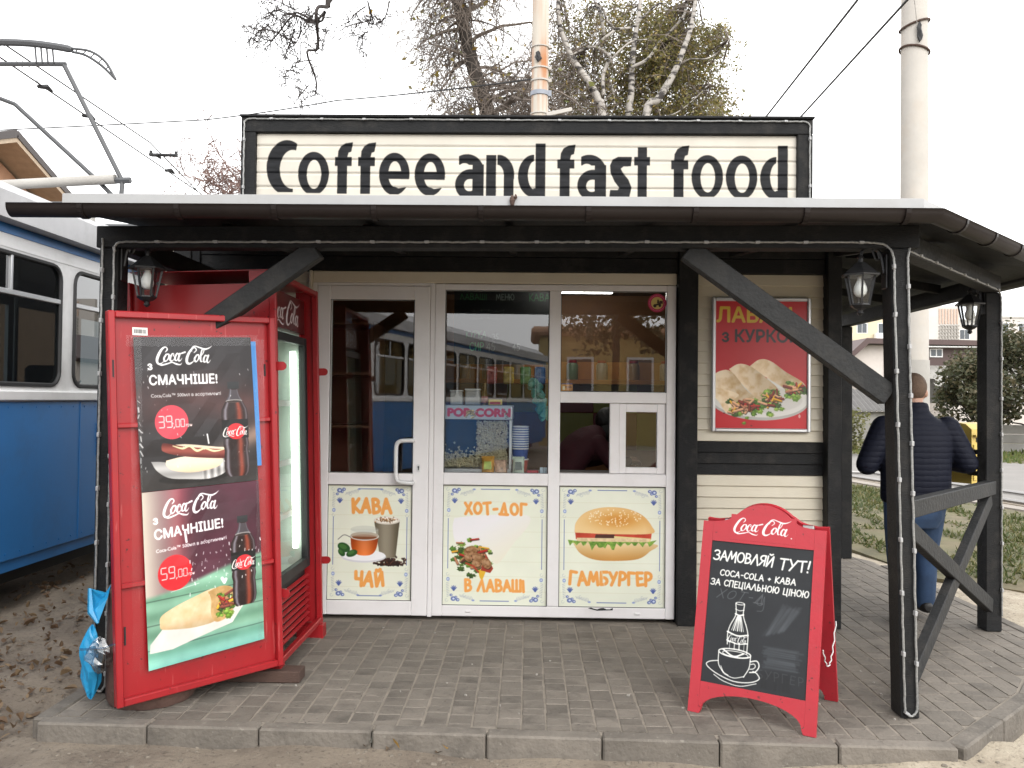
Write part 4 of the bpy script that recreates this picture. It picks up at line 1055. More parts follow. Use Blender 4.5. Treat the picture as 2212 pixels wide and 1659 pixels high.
def clip_poly(P, Q):
    """P clipped to the convex counter-clockwise outline Q"""
    for i in range(len(Q)):
        (ax, ay), (bx, by) = Q[i], Q[(i + 1) % len(Q)]; out = []
        side = lambda p: (bx - ax) * (p[1] - ay) - (by - ay) * (p[0] - ax)
        for j in range(len(P)):
            p, q = P[j], P[(j + 1) % len(P)]; sp, sq = side(p), side(q)
            if sp >= 0: out.append(p)
            if sp * sq < 0: t = sp / (sp - sq); out.append((p[0] + (q[0] - p[0]) * t, p[1] + (q[1] - p[1]) * t))
        P = out
        if len(P) < 3: return []
    return P
def area(P): return abs(sum(P[i][0] * P[(i + 1) % len(P)][1] - P[(i + 1) % len(P)][0] * P[i][1] for i in range(len(P)))) / 2
cand = []; x = -2.02; rr = random.Random(12)
while x < 3.15:
    y = 3.50 + rr.uniform(0, .06)
    while y < 8.3:
        ln = rr.choice((.075, .105, .105, .14)); yc = y + ln / 2; y += ln
        if yc > 5.34 and x < 1.98: continue
        R4 = [(x - .05, yc - ln / 2 + .0025), (x + .05, yc - ln / 2 + .0025), (x + .05, yc + ln / 2 - .0025), (x - .05, yc + ln / 2 - .0025)]
        C4 = clip_poly(R4, INN)
        if not C4 or area(C4) < .0012: continue
        whole = area(C4) > area(R4) * .999
        M4 = Matrix.Translation((x + rr.uniform(-.0015, .0015), yc, rr.uniform(-.0025, .0005))) @ Matrix.Rotation(rr.uniform(-.012, .012), 4, 'Z') @ Matrix.Rotation(rr.uniform(-.012, .012), 4, 'X') @ Matrix.Rotation(rr.uniform(-.012, .012), 4, 'Y')
        big = area(C4) / math.hypot(x, yc) ** 3; px = x / yc
        if -2.05 < x and px < -.34 and 4.0 < yc < 5.0: big = 0    # behind the cooler
        if px > .62: big = 0
        cand.append((big, ln, M4, None if whole else [(a - x, c - yc) for a, c in C4]))
    x += PIT
cand.sort(key=lambda c: -c[0])
def cutp(b, C): b.prism(C, .05, o=(0, 0, 0), u=(1, 0, 0), v=(0, 1, 0))
for big, ln, M4, C in cand[:300]:
    if C: b = MB(); cutp(b, C); piece('paver', b.mesh('cut_paver', M['paver']), pav, M4)
    else: piece('paver', meshes[ln], pav, M4)
b = MB()
for big, ln, M4, C in cand[300:]:
    b.X = M4
    if C: cutp(b, C)
    else: b.box(-.0502, .0502, -ln / 2 + .0012, ln / 2 - .0012, -.05, 0, .0035)
b.X = Matrix.Identity(4)
def islandvar(m):
    t = m.node_tree; bs = t.nodes['Principled BSDF']; l = bs.inputs['Base Color'].links[0]; src = l.from_socket
    ge = t.nodes.new('ShaderNodeNewGeometry'); r = t.nodes.new('ShaderNodeMapRange'); r.inputs[3].default_value = .86; r.inputs[4].default_value = 1.14; t.links.new(ge.outputs['Random Per Island'], r.inputs[0])
    v = t.nodes.new('ShaderNodeVectorMath'); v.operation = 'SCALE'; t.links.new(src, v.inputs[0]); t.links.new(r.outputs[0], v.inputs['Scale']); t.links.new(v.outputs[0], bs.inputs['Base Color']); return m
o = b.build('paver', islandvar(mat('paver_field', (.160, .140, .117), .88, var=.2, vs=7, bump=.5, bs=70, dirt=(.085, .075, .064), dirt_amt=.7, ds=6)), pav); o['kind'] = 'stuff'

# kerb stones
b = MB()
KL = [(-2.12, 8.3), (-2.12, 3.625), (1.80, 3.525), (2.47, 4.15), (3.16, 5.07), (3.16, 7.4)]
kb = MB()
for (ax, ay), (bx, by) in zip(KL, KL[1:]):
    kb.beam((ax, ay, -.17), (bx, by, -.17), .06, .1, c=0)
kerb = tag(kb.build('kerb', M['conc'], None), kind='structure')
for si, ((ax, ay), (bx, by)) in enumerate(zip(KL, KL[1:])):
    L_ = math.hypot(bx - ax, by - ay); n = max(1, round(L_ / .48)); n = min(n, 9)
    if si == 4: n = 4
    for k in range(n):
        t0, t1 = k / n, (k + 1) / n
        p0 = Vector((ax + (bx - ax) * t0, ay + (by - ay) * t0, -.068 + rr.uniform(-.002, .002))); p1 = Vector((ax + (bx - ax) * t1, ay + (by - ay) * t1, -.068 + rr.uniform(-.002, .002)))
        dd = (p1 - p0).normalized() * .003
        s = MB(); s.beam(p0 + dd, p1 - dd, .082, .14, c=.008); s.build('kerb_stone', M['kerb'], kerb)
# ------------------------------------------------------------------ the kiosk
K = thing('kiosk', 'black and cream timber snack kiosk with white glazed front and porch', 'kiosk', (-.2, 5.38, 0))
F = 5.38
wall = MB()
wall.box(-2.45, -1.40, 5.40, 5.46, 0, 2.72); wall.box(.955, 1.98, 5.40, 5.46, 0, 2.72)
wall.box(-1.40, .955, 5.40, 5.46, 2.24, 2.72)
wall.box(-2.45, -2.39, 5.46, 8.10, 0, 2.72); wall.box(1.92, 1.98, 5.46, 8.10, 0, 2.72); wall.box(-2.45, 1.98, 8.10, 8.16, 0, 2.72)
WALL = wall.build('wall', M['blackx'], K)
def board(x0, x1, z0, z1, m, par=WALL, y=5.372, tilt=.012, lab=None):
    """one lapped siding board: bottom edge proud of the top edge"""
    b = MB(); c = .003
    A = [(x0, y + tilt, z1), (x0, y, z0 + c), (x0, y + c, z0), (x0, y + .03, z0), (x0, y + .03, z1)]
    n0 = [b.pt(p) for p in A]; n1 = [b.pt((x1, p[1], p[2])) for p in A]
    k = len(A)
    b.face(n0); b.face(n1[::-1])
    for i in range(k): b.face([n0[(i + 1) % k], n0[i], n1[i], n1[(i + 1) % k]])
    return b.build('siding_board', m, par, label=lab)
z = 2.25 - .0719; zs = []
while z > -.02: zs.append(z); z -= .0719
for i, z in enumerate(zs):
    dark = .94 < z + .036 < 1.17
    board(1.084, 1.903, max(z, .005), z + .0715, M['black'] if dark else M['cream'], lab='black painted siding board' if dark else None)
for z in zs[:26]:
    board(-2.386, -2.304, z, z + .0715, M['cream']); 
    if z > 1.3: board(-2.135, -1.42, z, z + .0715, M['cream'])
board(-2.135, -1.42, .005, 1.33, M['cream'])
for x0, x1 in ((-2.386, -2.304),):
    for k in range(2): board(x0, x1, 2.2505 + k * .0719, 2.321 + k * .0719, M['cream'])
def part(name, fn, m, par=K, **kw):
    b = MB(); fn(b); return b.build(name, m, par, **kw)
for x0, x1, y0 in ((.962, 1.084, 5.30), (1.903, 1.992, 5.29), (-2.466, -2.386, 5.30), (-2.304, -2.19, 5.31), (-2.188, -2.135, 5.32)):
    part('wall_post', lambda b: b.box(x0, x1, y0, 5.398, 0.0, 2.44, .004), M['black'])
for k in range(2):
    for x0, x1 in ((-2.133, -1.425), (-1.423, .960), (1.086, 1.901)):
        part('head_board', lambda b: b.box(x0, x1, 5.335 - k * .006, 5.397, 2.2525 + k * .095, 2.345 + k * .095, .004), M['blackx'])
part('corner_trim', lambda b: b.box(-1.424, -1.404, 5.33, 5.398, .02, 2.25, .003), M['ivory'])
part('head_trim', lambda b: (b.box(-1.402, .955, 5.345, 5.398, 2.176, 2.25, .005)), M['ivory'])
part('side_trim', lambda b: b.box(-1.402, -1.372, 5.35, 5.398, .02, 2.175, .003), M['pvc'])
# front door
part('door_frame', lambda b: (b.box(-.634, -.605, 5.352, 5.42, .02, 2.175, .003), b.box(-1.371, -.635, 5.352, 5.42, 2.156, 2.175, .002)), M['pvc'])
d = MB()
d.box(-1.369, -1.285, 5.345, 5.415, .028, 2.155, .004); d.box(-.738, -.636, 5.345, 5.415, .028, 2.155, .004)
d.box(-1.2849, -.7381, 5.346, 5.414, 2.065, 2.1545, .004); d.box(-1.2849, -.7381, 5.346, 5.414, .864, .941, .004); d.box(-1.2849, -.7381, 5.346, 5.414, .0285, .121, .004)
DOOR = d.build('front_door', M['pvc'], K, label='white glazed door with a bow handle')
part('gasket', lambda b: [b.tube([(x0, 5.352, z0), (x1, 5.352, z0), (x1, 5.352, z1), (x0, 5.352, z1)], .0035, 5, closed=True) for x0, x1, z0, z1 in ((-1.2835, -.7395, .943, 2.0635), (-1.2835, -.7395, .1225, .8625))], M['dark'], DOOR)
part('pane', lambda b: b.box(-1.284, -.739, 5.388, 5.392, .942, 2.064), M['pane'], DOOR)
printed('printed_panel', (-1.284, 5.366, .122), (-.739, 5.366, .122), (-.739, 5.366, .863), (-1.284, 5.366, .863), PM['coffee'], DOOR, .02, label='cream panel printed with tea and coffee')
h = MB(); h.tube(spline([(-.735, 5.345, 1.155), (-.735, 5.30, 1.156), (-.77, 5.292, 1.156), (-.815, 5.292, 1.150), (-.836, 5.292, 1.12), (-.838, 5.292, 1.02), (-.836, 5.292, .92), (-.815, 5.292, .893), (-.77, 5.292, .886), (-.735, 5.30, .885), (-.735, 5.345, .885)], 5), .0135, 10)
h.build('door_handle', M['white'], DOOR, smooth=True)
l = MB(); l.prism(rrect(-.712, -.686, .952, 1.002, .011), .01, o=(0, 5.336, 0)); LK = l.build('lock_plate', M['white'], DOOR)
l = MB(); l.prism(arc(-.699, .985, .006, .006, -50, 230, 10) + [(-.702, .963), (-.696, .963)], .004, o=(0, 5.3345, 0)); l.build('keyhole', M['dark'], LK)
part('hinge', lambda b: b.box(-1.396, -1.366, 5.33, 5.344, 1.32, 1.36, .004), M['pvc'], DOOR)
# window unit
w = MB(); PV = .012
w.box(-.604, -.539, 5.35, 5.42, .028, 2.172, .004); w.box(.894, .953, 5.35, 5.42, .028, 2.172, .004); w.box(.136, .211, 5.351, 5.419, .1005, 2.1325, .004)
w.box(-.5389, .8939, 5.351, 5.419, 2.133, 2.1715, .004); w.box(-.5389, .8939, 5.351, 5.419, .0285, .0975, .004)
w.box(-.5389, .1359, 5.352, 5.418, .871, .950, .004); w.box(.2111, .8939, 5.352, 5.418, .873, .954, .004); w.box(.2111, .8939, 5.352, 5.418, 1.409, 1.481, .004)
WIN = w.build('shop_window', M['pvc'], K, label='white framed shop window above printed panels')
part('gasket', lambda b: [b.tube([(x0, 5.358, z0), (x1, 5.358, z0), (x1, 5.358, z1), (x0, 5.358, z1)], .0035, 5, closed=True) for x0, x1, z0, z1 in ((-.5375, .1345, .952, 2.1315), (.2125, .8925, 1.483, 2.1315), (-.5375, .1345, .099, .869), (.2125, .8925, .099, .871))], M['dark'], WIN)
part('pane', lambda b: b.box(-.538, .135, 5.388, 5.392, .951, 2.132), M['pane'], WIN)
part('pane', lambda b: b.box(.212, .893, 5.388, 5.392, 1.482, 2.132), M['pane'], WIN)
printed('printed_panel', (-.538, 5.37, .099), (.135, 5.37, .099), (.135, 5.37, .870), (-.538, 5.37, .870), PM['hotdog'], WIN, .02, label='cream panel printed with a wrap in a paper cone')
printed('printed_panel', (.212, 5.37, .099), (.893, 5.37, .099), (.893, 5.37, .872), (.212, 5.37, .872), PM['burger'], WIN, .02, label='cream panel printed with a hamburger')
for x in (-.385, .70):
    part('drain_cap', lambda b: b.box(x, x + .035, 5.342, 5.352, .055, .068, .003), M['pvc'], WIN)
# serving hatch: open on the left, sash slid right
hs_ = MB()
hs_.box(.532, .594, 5.362, 5.40, .956, 1.407, .003); hs_.box(.595, .637, 5.37, 5.41, .956, 1.407, .003); hs_.box(.837, .892, 5.37, 5.41, .956, 1.407, .003)
hs_.box(.6371, .8369, 5.371, 5.409, 1.353, 1.4065, .003); hs_.box(.6371, .8369, 5.371, 5.409, .9565, .996, .003)
HAT = hs_.build('serving_hatch', M['pvc'], K, label='sliding hatch sash pushed open to the right')
part('pane', lambda b: b.box(.638, .836, 5.388, 5.392, .997, 1.352), M['pane'], HAT)
# inside lining, floor, ceiling and counter
M['orange'] = mat('orange_wall', (.20, .085, .03), .6, var=.15); M['olive'] = mat('olive_tile', (.20, .20, .04), .4, var=.1); M['maroon'] = mat('maroon_tile', (.13, .02, .03), .4, var=.1)
M['grey'] = mat('grey_laminate', (.16, .15, .14), .5, var=.1)
part('floor', lambda b: b.box(-2.38, 1.91, 5.47, 8.09, -.02, .01), M['grey'])
part('ceiling', lambda b: b.box(-2.38, 1.91, 5.47, 8.09, 2.45, 2.48), M['grey'])
part('lining', lambda b: (b.box(-2.385, -2.37, 5.47, 8.09, .011, 2.449), b.box(-2.369, 1.91, 8.06, 8.09, .011, 2.449)), M['orange'])
part('counter', lambda b: (b.box(-.62, 1.90, 5.43, 5.98, .885, .925, .006), b.box(-.60, 1.88, 5.50, 5.52, .012, .884)), M['grey'])
part('partition', lambda b: b.box(-.86, -.82, 6.5, 8.05, .012, 2.1), M['orange'])
for i in range(4):
    for j in range(2):
        part('wall_tile', lambda b: b.box(-.2 + i * .42, .215 + i * .42, 8.035, 8.058, .95 + j * .36, 1.305 + j * .36, .004), M['olive'] if (i + j) % 2 else M['maroon'])

# ---- canopy
OUT = [(-2.09, 3.66), (1.725, 3.66), (3.20, 5.12), (3.20, 8.2)]
INR = [(-2.09, 5.31), (1.99, 5.31), (1.99, 8.2)]
def canopy(b, zo, zi, th):
    ot = [b.pt((x, y, zo)) for x, y in OUT]; it = [b.pt((x, y, zi)) for x, y in INR]
    ob = [b.pt((x, y, zo - th)) for x, y in OUT]; ib = [b.pt((x, y, zi - th)) for x, y in INR]
    for o_, i_, fl in ((ot, it, 0), (ob, ib, 1)):
        for q in ([o_[0], o_[1], i_[1], i_[0]], [o_[1], o_[2], i_[1]], [o_[2], o_[3], i_[2], i_[1]]):
            b.face(q[::-1] if fl else q)
    for a, c in ((ot, ob),):
        for k in range(3): b.face([a[k], c[k], c[k + 1], a[k + 1]])
    b.face([ot[0], it[0], ib[0], ob[0]]); b.face([ot[3], ob[3], ib[2], it[2]])
    for k in range(2): b.face([it[k], it[k + 1], ib[k + 1], ib[k]])
part('canopy_roof', lambda b: canopy(b, 2.322, 2.66, .012), M['brown'])
part('soffit', lambda b: canopy(b, 2.262, 2.45, .012), M['blackx'])
def sweep(b, path, prof):
    n = len(path); V = [Vector((x, y)) for x, y in path]; rings = []
    for i in range(n):
        ns = []
        if i > 0: d_ = (V[i] - V[i - 1]).normalized(); ns.append(Vector((d_.y, -d_.x)))
        if i < n - 1: d_ = (V[i + 1] - V[i]).normalized(); ns.append(Vector((d_.y, -d_.x)))
        m_ = sum(ns, Vector((0, 0))) / len(ns); m_ = m_ / m_.dot(ns[0])
        rings.append([b.pt((V[i].x + m_.x * o, V[i].y + m_.y * o, z_)) for o, z_ in prof])
    k = len(prof)
    for A, B in zip(rings, rings[1:]):
        for j in range(k): b.face([A[j], B[j], B[(j + 1) % k], A[(j + 1) % k]])
    b.face(rings[0]); b.face(rings[-1][::-1])
part('roof_edge_strip', lambda b: sweep(b, OUT, [(.004, 2.326), (.004, 2.278), (.010, 2.278), (.010, 2.322), (-.05, 2.335), (-.05, 2.331)]), M['fascia'])
GP = [(-2.285, 3.66), (1.725, 3.66), (3.20, 5.12), (3.20, 8.2)]
GZ, GR = 2.256, .046
prof = [(.012 + GR + GR * math.cos(R_(a)), GZ + GR * math.sin(R_(a)) * 1.1) for a in range(180, 361, 15)] + [(.012 + 2 * GR + .004, GZ + .004), (.012 + 2 * GR - .003, GZ + .003)] + [(.012 + GR + (GR - .003) * math.cos(R_(a)), GZ + (GR - .003) * math.sin(R_(a)) * 1.1) for a in range(360, 179, -15)]
b = MB(); sweep(b, GP, prof); GUT = b.build('gutter', M['brown'], K, smooth=True)
b = MB(); b.prism([(.012 + GR + GR * math.cos(R_(a)), GR * math.sin(R_(a)) * 1.1) for a in range(180, 361, 15)], .004, o=(-2.287, 3.66, GZ), u=(0, -1, 0), v=(0, 0, 1)); b.build('gutter_end_cap', M['brown'], GUT)
def gbracket(px, py, nx, ny):
    b = MB(); pts = [(px + nx * (.012 + GR + (GR + .004) * math.cos(R_(a))), py + ny * (.012 + GR + (GR + .004) * math.cos(R_(a))), GZ + (GR + .004) * 1.1 * math.sin(R_(a))) for a in range(180, 361, 18)]
    for p, q in zip(pts, pts[1:]): b.beam(p, q, .022, .004, up=(Vector((px, py, GZ)) + Vector((nx * (.012 + GR), ny * (.012 + GR), 0)) - Vector(p)), c=0)
    b.build('gutter_bracket', M['brown'], GUT)
for x in (-1.96, -1.535, -1.11, -.675, -.21, .255, .715, 1.19, 1.62): gbracket(x, 3.66, 0, -1)
dx, dy = (3.20 - 1.725), (5.12 - 3.66); Ld = math.hypot(dx, dy); nx, ny = dy / Ld, -dx / Ld
for t in (.12, .32, .52, .72, .92): gbracket(1.725 + dx * t, 3.66 + dy * t, nx, ny)
# posts, beams, braces, railing
def post(x0, x1, y0, y1, z1, lean=0.):
    b = MB(); b.X = Matrix.Shear('XY', 4, (-lean / z1, 0)) if lean else Matrix.Identity(4)
    b.box(x0, x1, y0, y1, .0, z1, .005); b.X = Matrix.Identity(4); return b.build('porch_post', M['black'], K)
post(-2.073, -1.985, 3.95, 4.06, 2.135); post(1.705, 1.788, 3.81, 3.92, 2.135, .05); post(2.895, 2.995, 5.29, 5.40, 2.135)
post(2.895, 2.995, 7.7, 7.8, 2.135); post(-2.073, -1.985, 5.24, 5.295, 2.135)
part('porch_beam', lambda b: b.beam((-2.09, 4.0, 2.19), (1.79, 3.865, 2.19), .10, .105), M['blackx'])
part('porch_beam', lambda b: b.beam((1.72, 3.93, 2.188), (2.96, 5.33, 2.188), .09, .10), M['brace'])
part('porch_beam', lambda b: b.beam((2.945, 5.42, 2.19), (2.945, 8.1, 2.19), .09, .105), M['blackx'])
part('porch_beam', lambda b: b.beam((-2.03, 4.07, 2.185), (-2.03, 5.235, 2.185), .08, .10), M['blackx'])
for x in (-1.5, -.8, -.1, .6, 1.3):
    part('rafter', lambda b: b.beam((x, 4.06, 2.245), (x, 5.29, 2.385), .05, .07), M['blackx'])
for p, q in (((1.9, 4.1, 2.235), (1.95, 5.26, 2.38)), ((2.25, 4.55, 2.235), (2.02, 5.26, 2.37)), ((2.9, 5.9, 2.235), (2.03, 5.9, 2.38)), ((2.9, 6.6, 2.235), (2.03, 6.6, 2.38))):
    part('rafter', lambda b: b.beam(p, q, .05, .06), M['blackx'])
part('porch_brace', lambda b: b.beam((-1.99, 3.99, 1.46), (-1.02, 3.955, 2.135), .075, .095, up=(-.57, 0, .82)), M['brace'])
part('porch_brace', lambda b: b.beam((.745, 3.905, 2.135), (1.665, 3.865, 1.46), .075, .10, up=(.58, 0, .81)), M['brace'])
part('railing_rail', lambda b: b.beam((1.79, 3.96, .925), (2.92, 5.28, .905), .06, .085), M['brace'])
part('railing_brace', lambda b: b.beam((1.79, 3.95, .84), (2.90, 5.27, .17), .05, .085), M['brace'])
part('railing_brace', lambda b: b.beam((1.80, 3.985, .06), (2.88, 5.245, .84), .05, .085), M['brace'])

# ------------------------------------------------------------------ roof sign
SG = thing('shop_sign', 'long black framed cream sign with Coffee and fast food lettering', 'sign', (-.03, 5.4, 2.42))
part('back_panel', lambda b: b.box(-1.80, 1.74, 5.345, 5.42, 2.45, 3.19), M['black'], SG)
suv = lambda p: (((p[0] + 1.773) / 3.479), 1 - ((3.131 - p[2]) / .001624 + 13) / 270)
zz = 3.135; k = 0
while zz > 2.50:
    z0 = zz - (.078 if k == 0 else .089)
    b = MB(); x0, x1, y = -1.772, 1.705, 5.315
    A = [(y + .003, zz - .001), (y + .003, zz - .010), (y, zz - .014), (y, z0 + .012), (y + .003, z0 + .005), (y + .006, z0 + .001), (y + .028, z0 + .001), (y + .028, zz - .001)]
    n0 = [b.pt((x0, a, c)) for a, c in A]; n1 = [b.pt((x1, a, c)) for a, c in A]
    b.face(n0); b.face(n1[::-1])
    for i in range(len(A)): b.face([n0[(i + 1) % len(A)], n0[i], n1[i], n1[(i + 1) % len(A)]])
    b.build('sign_board', M['sign'], SG, uvfun=suv)
    zz = z0; k += 1
part('frame_board', lambda b: b.box(-1.868, 1.803, 5.285, 5.34, 3.137, 3.232, .004), M['blackx'], SG)
part('frame_board', lambda b: b.box(-1.868, -1.773, 5.287, 5.34, 2.45, 3.1365, .004), M['black'], SG)
part('frame_board', lambda b: b.box(1.706, 1.803, 5.287, 5.34, 2.45, 3.1365, .004), M['black'], SG)
part('cap_board', lambda b: b.box(-1.875, 1.81, 5.27, 5.44, 3.2325, 3.248, .003), M['blackx'], SG)
for x0, x1 in ((-1.866, -1.83), (1.765, 1.801)): part('side_board', lambda b: b.box(x0, x1, 5.3405, 5.43, 2.45, 3.232), M['black'], SG)

t = thing('dirt_clump', 'small brown clump of dirt stuck on the white roof edge under the sign', 'dirt clump', (-.075, 3.645, 2.30))
b = MB(); b.lathe([(.003, -.028), (.009, -.018), (.013, 0), (.010, .014), (.004, .024)], 7, (-.077, 3.640, 2.302)); b.lathe([(.003, -.01), (.008, 0), (.003, .012)], 6, (-.062, 3.641, 2.318)); b.build('clod', M['woodpl'], t)
b = MB(); rr_ = random.Random(2)
b.poly([(.40 + .02 * i, 5.349, .092 + .006 * math.sin(i * 1.7)) for i in range(9)] + [(.56, 5.349, .082), (.46, 5.349, .078)]); b.build('torn_edge', M['dark'], WIN)
# ------------------------------------------------------------------ rope lights
def rope(name, label, paths, n_every=.27, group='white rope lights'):
    P0 = paths[0][0]
    t = thing(name, label, 'rope light', P0, group=group)
    cl = MB(); cl.box(-.012, .012, -.006, .006, -.011, .011, .002); cm = cl.mesh('clip', M['clip'])
    for path, out in paths_iter(paths):
        q = spline(path, 10) if len(path) > 2 else [np.array(p) for p in path]
        q = [Vector(p) for p in q]
        rr_ = random.Random(len(q))
        q = [p + Vector((rr_.uniform(-.0015, .0015), 0, rr_.uniform(-.0015, .0015))) for p in q]
        b = MB(); b.tube(q, .0052, 6); b.build('cable', M['rope'], t, smooth=True)
        acc = n_every * .6
        for p, r_ in zip(q, q[1:]):
            L_ = (r_ - p).length; 
            while acc < L_:
                c = p + (r_ - p) * (acc / L_); d_ = (r_ - p).normalized()
                Mx = Matrix.Translation(c - Vector(MW[t].translation)) @ d_.to_track_quat('Z', 'Y').to_matrix().to_4x4()
                piece('clip', cm, t, Mx); acc += n_every * rr_.uniform(.85, 1.15)
            acc -= L_
    return t
def paths_iter(paths):
    for p in paths: yield p, None
def dens(*pts, step=.25):
    o = []
    for a, c in zip(pts, pts[1:]):
        a, c = Vector(a), Vector(c); n = max(1, int((c - a).length / step))
        o += [tuple(a + (c - a) * i / n) for i in range(n)]
    return o + [pts[-1]]
rope('rope_light', 'white rope light clipped round the black frame of the roof sign',
     [dens((-1.845, 5.277, 2.6), (-1.845, 5.277, 3.17)) + [(-1.838, 5.277, 3.205), (-1.81, 5.277, 3.218)] + dens((-1.72, 5.277, 3.218), (1.70, 5.277, 3.215)) + [(1.755, 5.277, 3.212), (1.778, 5.277, 3.19)] + dens((1.78, 5.277, 3.15), (1.78, 5.277, 2.6))], .29)
yb = lambda x: 3.945 - (x + 2.09) * .135 / 3.88
rope('rope_light', 'white rope light running along the porch beam and looping down both front posts',
     [dens((-2.055, 3.94, 2.18), (-2.055, 3.94, .06)) + [(-2.045, 3.94, .025), (-2.025, 3.94, .012), (-2.008, 3.94, .028)] + dens((-1.998, 3.94, .07), (-1.998, 3.94, 2.10)) + [(-1.99, 3.937, 2.145), (-1.96, yb(-1.96), 2.162)]
      + dens((-1.86, yb(-1.86), 2.163), (1.50, yb(1.5), 2.163)) + [(1.60, yb(1.6), 2.158), (1.645, yb(1.64), 2.14), (1.663, 3.802, 2.09)] + dens((1.666, 3.80, 2.0), (1.716, 3.80, .07)) + [(1.724, 3.80, .03), (1.745, 3.80, .016), (1.766, 3.80, .032)]
      + dens((1.772, 3.80, .08), (1.728, 3.80, 2.02)) + [(1.727, 3.80, 2.09), (1.75, 3.83, 2.14), (1.80, 3.95, 2.152)] + dens((1.86, 4.02, 2.15), (2.93, 5.23, 2.148)) + [(2.975, 5.275, 2.13), (2.985, 5.279, 2.08)] + dens((2.986, 5.279, 2.0), (2.988, 5.279, .1))], .255)

# ------------------------------------------------------------------ lanterns
M['bulb'] = mat('frosted_bulb', (.80, .79, .74), .3, var=.02)
def lantern(x, y, z, ax, label, s=.94):
    """hexagonal lantern; ax = x offset of the post face it is bracketed to"""
    t = thing('lantern', label, 'lantern', (x, y, z), group='black porch lanterns')
    X = Matrix.Translation((x, y, z)) @ Matrix.Scale(s, 4)
    def pc(name, fn, m, smooth=False):
        b = MB(); b.X = X; fn(b); return b.build(name, m, t, smooth=smooth)
    pc('cap', lambda b: b.lathe([(.093, .062), (.095, .07), (.078, .082), (.05, .108), (.026, .128), (.014, .134), (.012, .15), (.018, .156), (.008, .168), (.0, .175)], 6, rot0=.3), M['lampblk'])
    def frame(b):
        for k in range(6):
            a = .3 + k * math.pi / 3
            b.beam((.072 * math.cos(a), .072 * math.sin(a), .062), (.044 * math.cos(a), .044 * math.sin(a), -.078), .009, .009, up=(math.cos(a), math.sin(a), .01), c=0)
        b.lathe([(.047, -.074), (.05, -.082), (.04, -.09), (.03, -.098), (.014, -.104), (.012, -.112), (.017, -.12), (.008, -.13), (0, -.134)], 6, rot0=.3)
    pc('frame', frame, M['lampblk'])
    pc('lamp_glass', lambda b: b.lathe([(.043, -.076), (.069, .062)], 6, rot0=.3, cap=False), M['thin'])
    pc('bulb', lambda b: b.lathe([(.014, .06), (.016, .045), (.022, .03), (.03, .01), (.032, -.008), (.028, -.026), (.016, -.038), (0, -.042)], 14), M['bulb'], True)
    b = MB(); b.tube(spline([(x, y, z + .155 * s), (x + ax * .1, y, z + .19 * s), (x + ax * .45, y, z + .21 * s), (x + ax * .8, y, z + .17 * s), (x + ax * .95, y, z + .08 * s)], 5), .008, 6)
    b.tube(spline([(x + ax * .45, y, z + .205 * s), (x + ax * .6, y, z + .15 * s), (x + ax * .75, y, z + .15 * s), (x + ax * .7, y, z + .18 * s)], 4), .005, 5)
    b.box(min(x + ax * .93, x + ax), max(x + ax * .93, x + ax), y - .03, y + .03, z + .0, z + .17 * s, .004); b.build('bracket', M['lampblk'], t)
lantern(-1.862, 4.0, 1.98, -.122, 'black lantern with a white bulb hanging from the left front porch post')
lantern(1.54, 3.87, 1.955, .115, 'black lantern with a frosted bulb hanging left of the rope-lit right front post')
lantern(2.815, 5.33, 2.0, .08, 'black lantern hanging from the far right rear porch post', .95)
# ------------------------------------------------------------------ drinks cooler in its red cage, cover door swung open
FR = thing('drinks_cooler', 'tall red caged drinks cooler with its postered cover door swung open', 'cooler', (-1.219, 4.153, .021), rot=Matrix.Rotation(R_(-1.78), 4, 'Y'))
def fp(name, fn, m, par=FR, smooth=False, X=None, label=None):
    b = MB(); b.X = MW[FR] @ (X if X is not None else Matrix.Identity(4)); fn(b); return b.build(name, m, par, smooth=smooth, label=label)
M['fglass'] = glass('cooler_glass', (.95, .97, .95), .6, .01)
M['cream_in'] = mat('cooler_lining', (.42, .46, .43), .4, var=.05)
M['dred'] = mat('dark_red_paint', (.30, .014, .02), .4, var=.1)
def body(b):
    b.box(-.74, -.10, .795, .82, .06, 1.99, .003); b.box(-.74, -.72, .0551, .794, .06, 1.99, .003); b.box(-.7199, -.1001, .0551, .794, .06, .40); b.box(-.7199, -.1001, .0551, .794, 1.79, 1.99)
fp('cabinet', body, M['dred'])
LF = MW[FR]
def fl(p): return LF @ Vector(p)
printed('side_panel', fl((-.74, .03, .06)), fl((-.10, .03, .06)), fl((-.10, .03, 1.985)), fl((-.74, .03, 1.985)), PM['fridge_side'], FR, .024, label='red side panel with white script logo')
fp('lining', lambda b: (b.box(-.719, -.71, .056, .793, .401, 1.789), b.box(-.709, -.102, .056, .066, .401, 1.789), b.box(-.709, -.102, .783, .793, .401, 1.789), b.box(-.709, -.102, .067, .782, .401, .412), b.box(-.709, -.102, .067, .782, 1.777, 1.789)), M['cream_in'])
M['tube'] = emit('light_tube', (.86, 1.0, .88), 3.6)
fp('light_tube', lambda b: b.tube([(-.125, .735, .52), (-.125, .735, 1.68)], .017, 10), M['tube'], smooth=True)
SH = [fp('shelf', lambda b: [b.box(-.70, -.14, .07 + k * .045, .078 + k * .045, z_, z_ + .008) for k in range(16)] + [b.box(-.14, -.13, .068, .76, z_ - .004, z_ + .03)], M['white']) for z_ in (.72, 1.02, 1.36)]
doorm = MB(); doorm.X = LF
doorm.box(-.10, -.062, .035, .085, .40, 1.76, .003); doorm.box(-.10, -.062, .765, .815, .40, 1.76, .003); doorm.box(-.0999, -.0621, .0851, .7649, .40, .455, .003); doorm.box(-.0999, -.0621, .0851, .7649, 1.715, 1.76, .003)
GD = doorm.build('glass_door', M['dark'], FR)
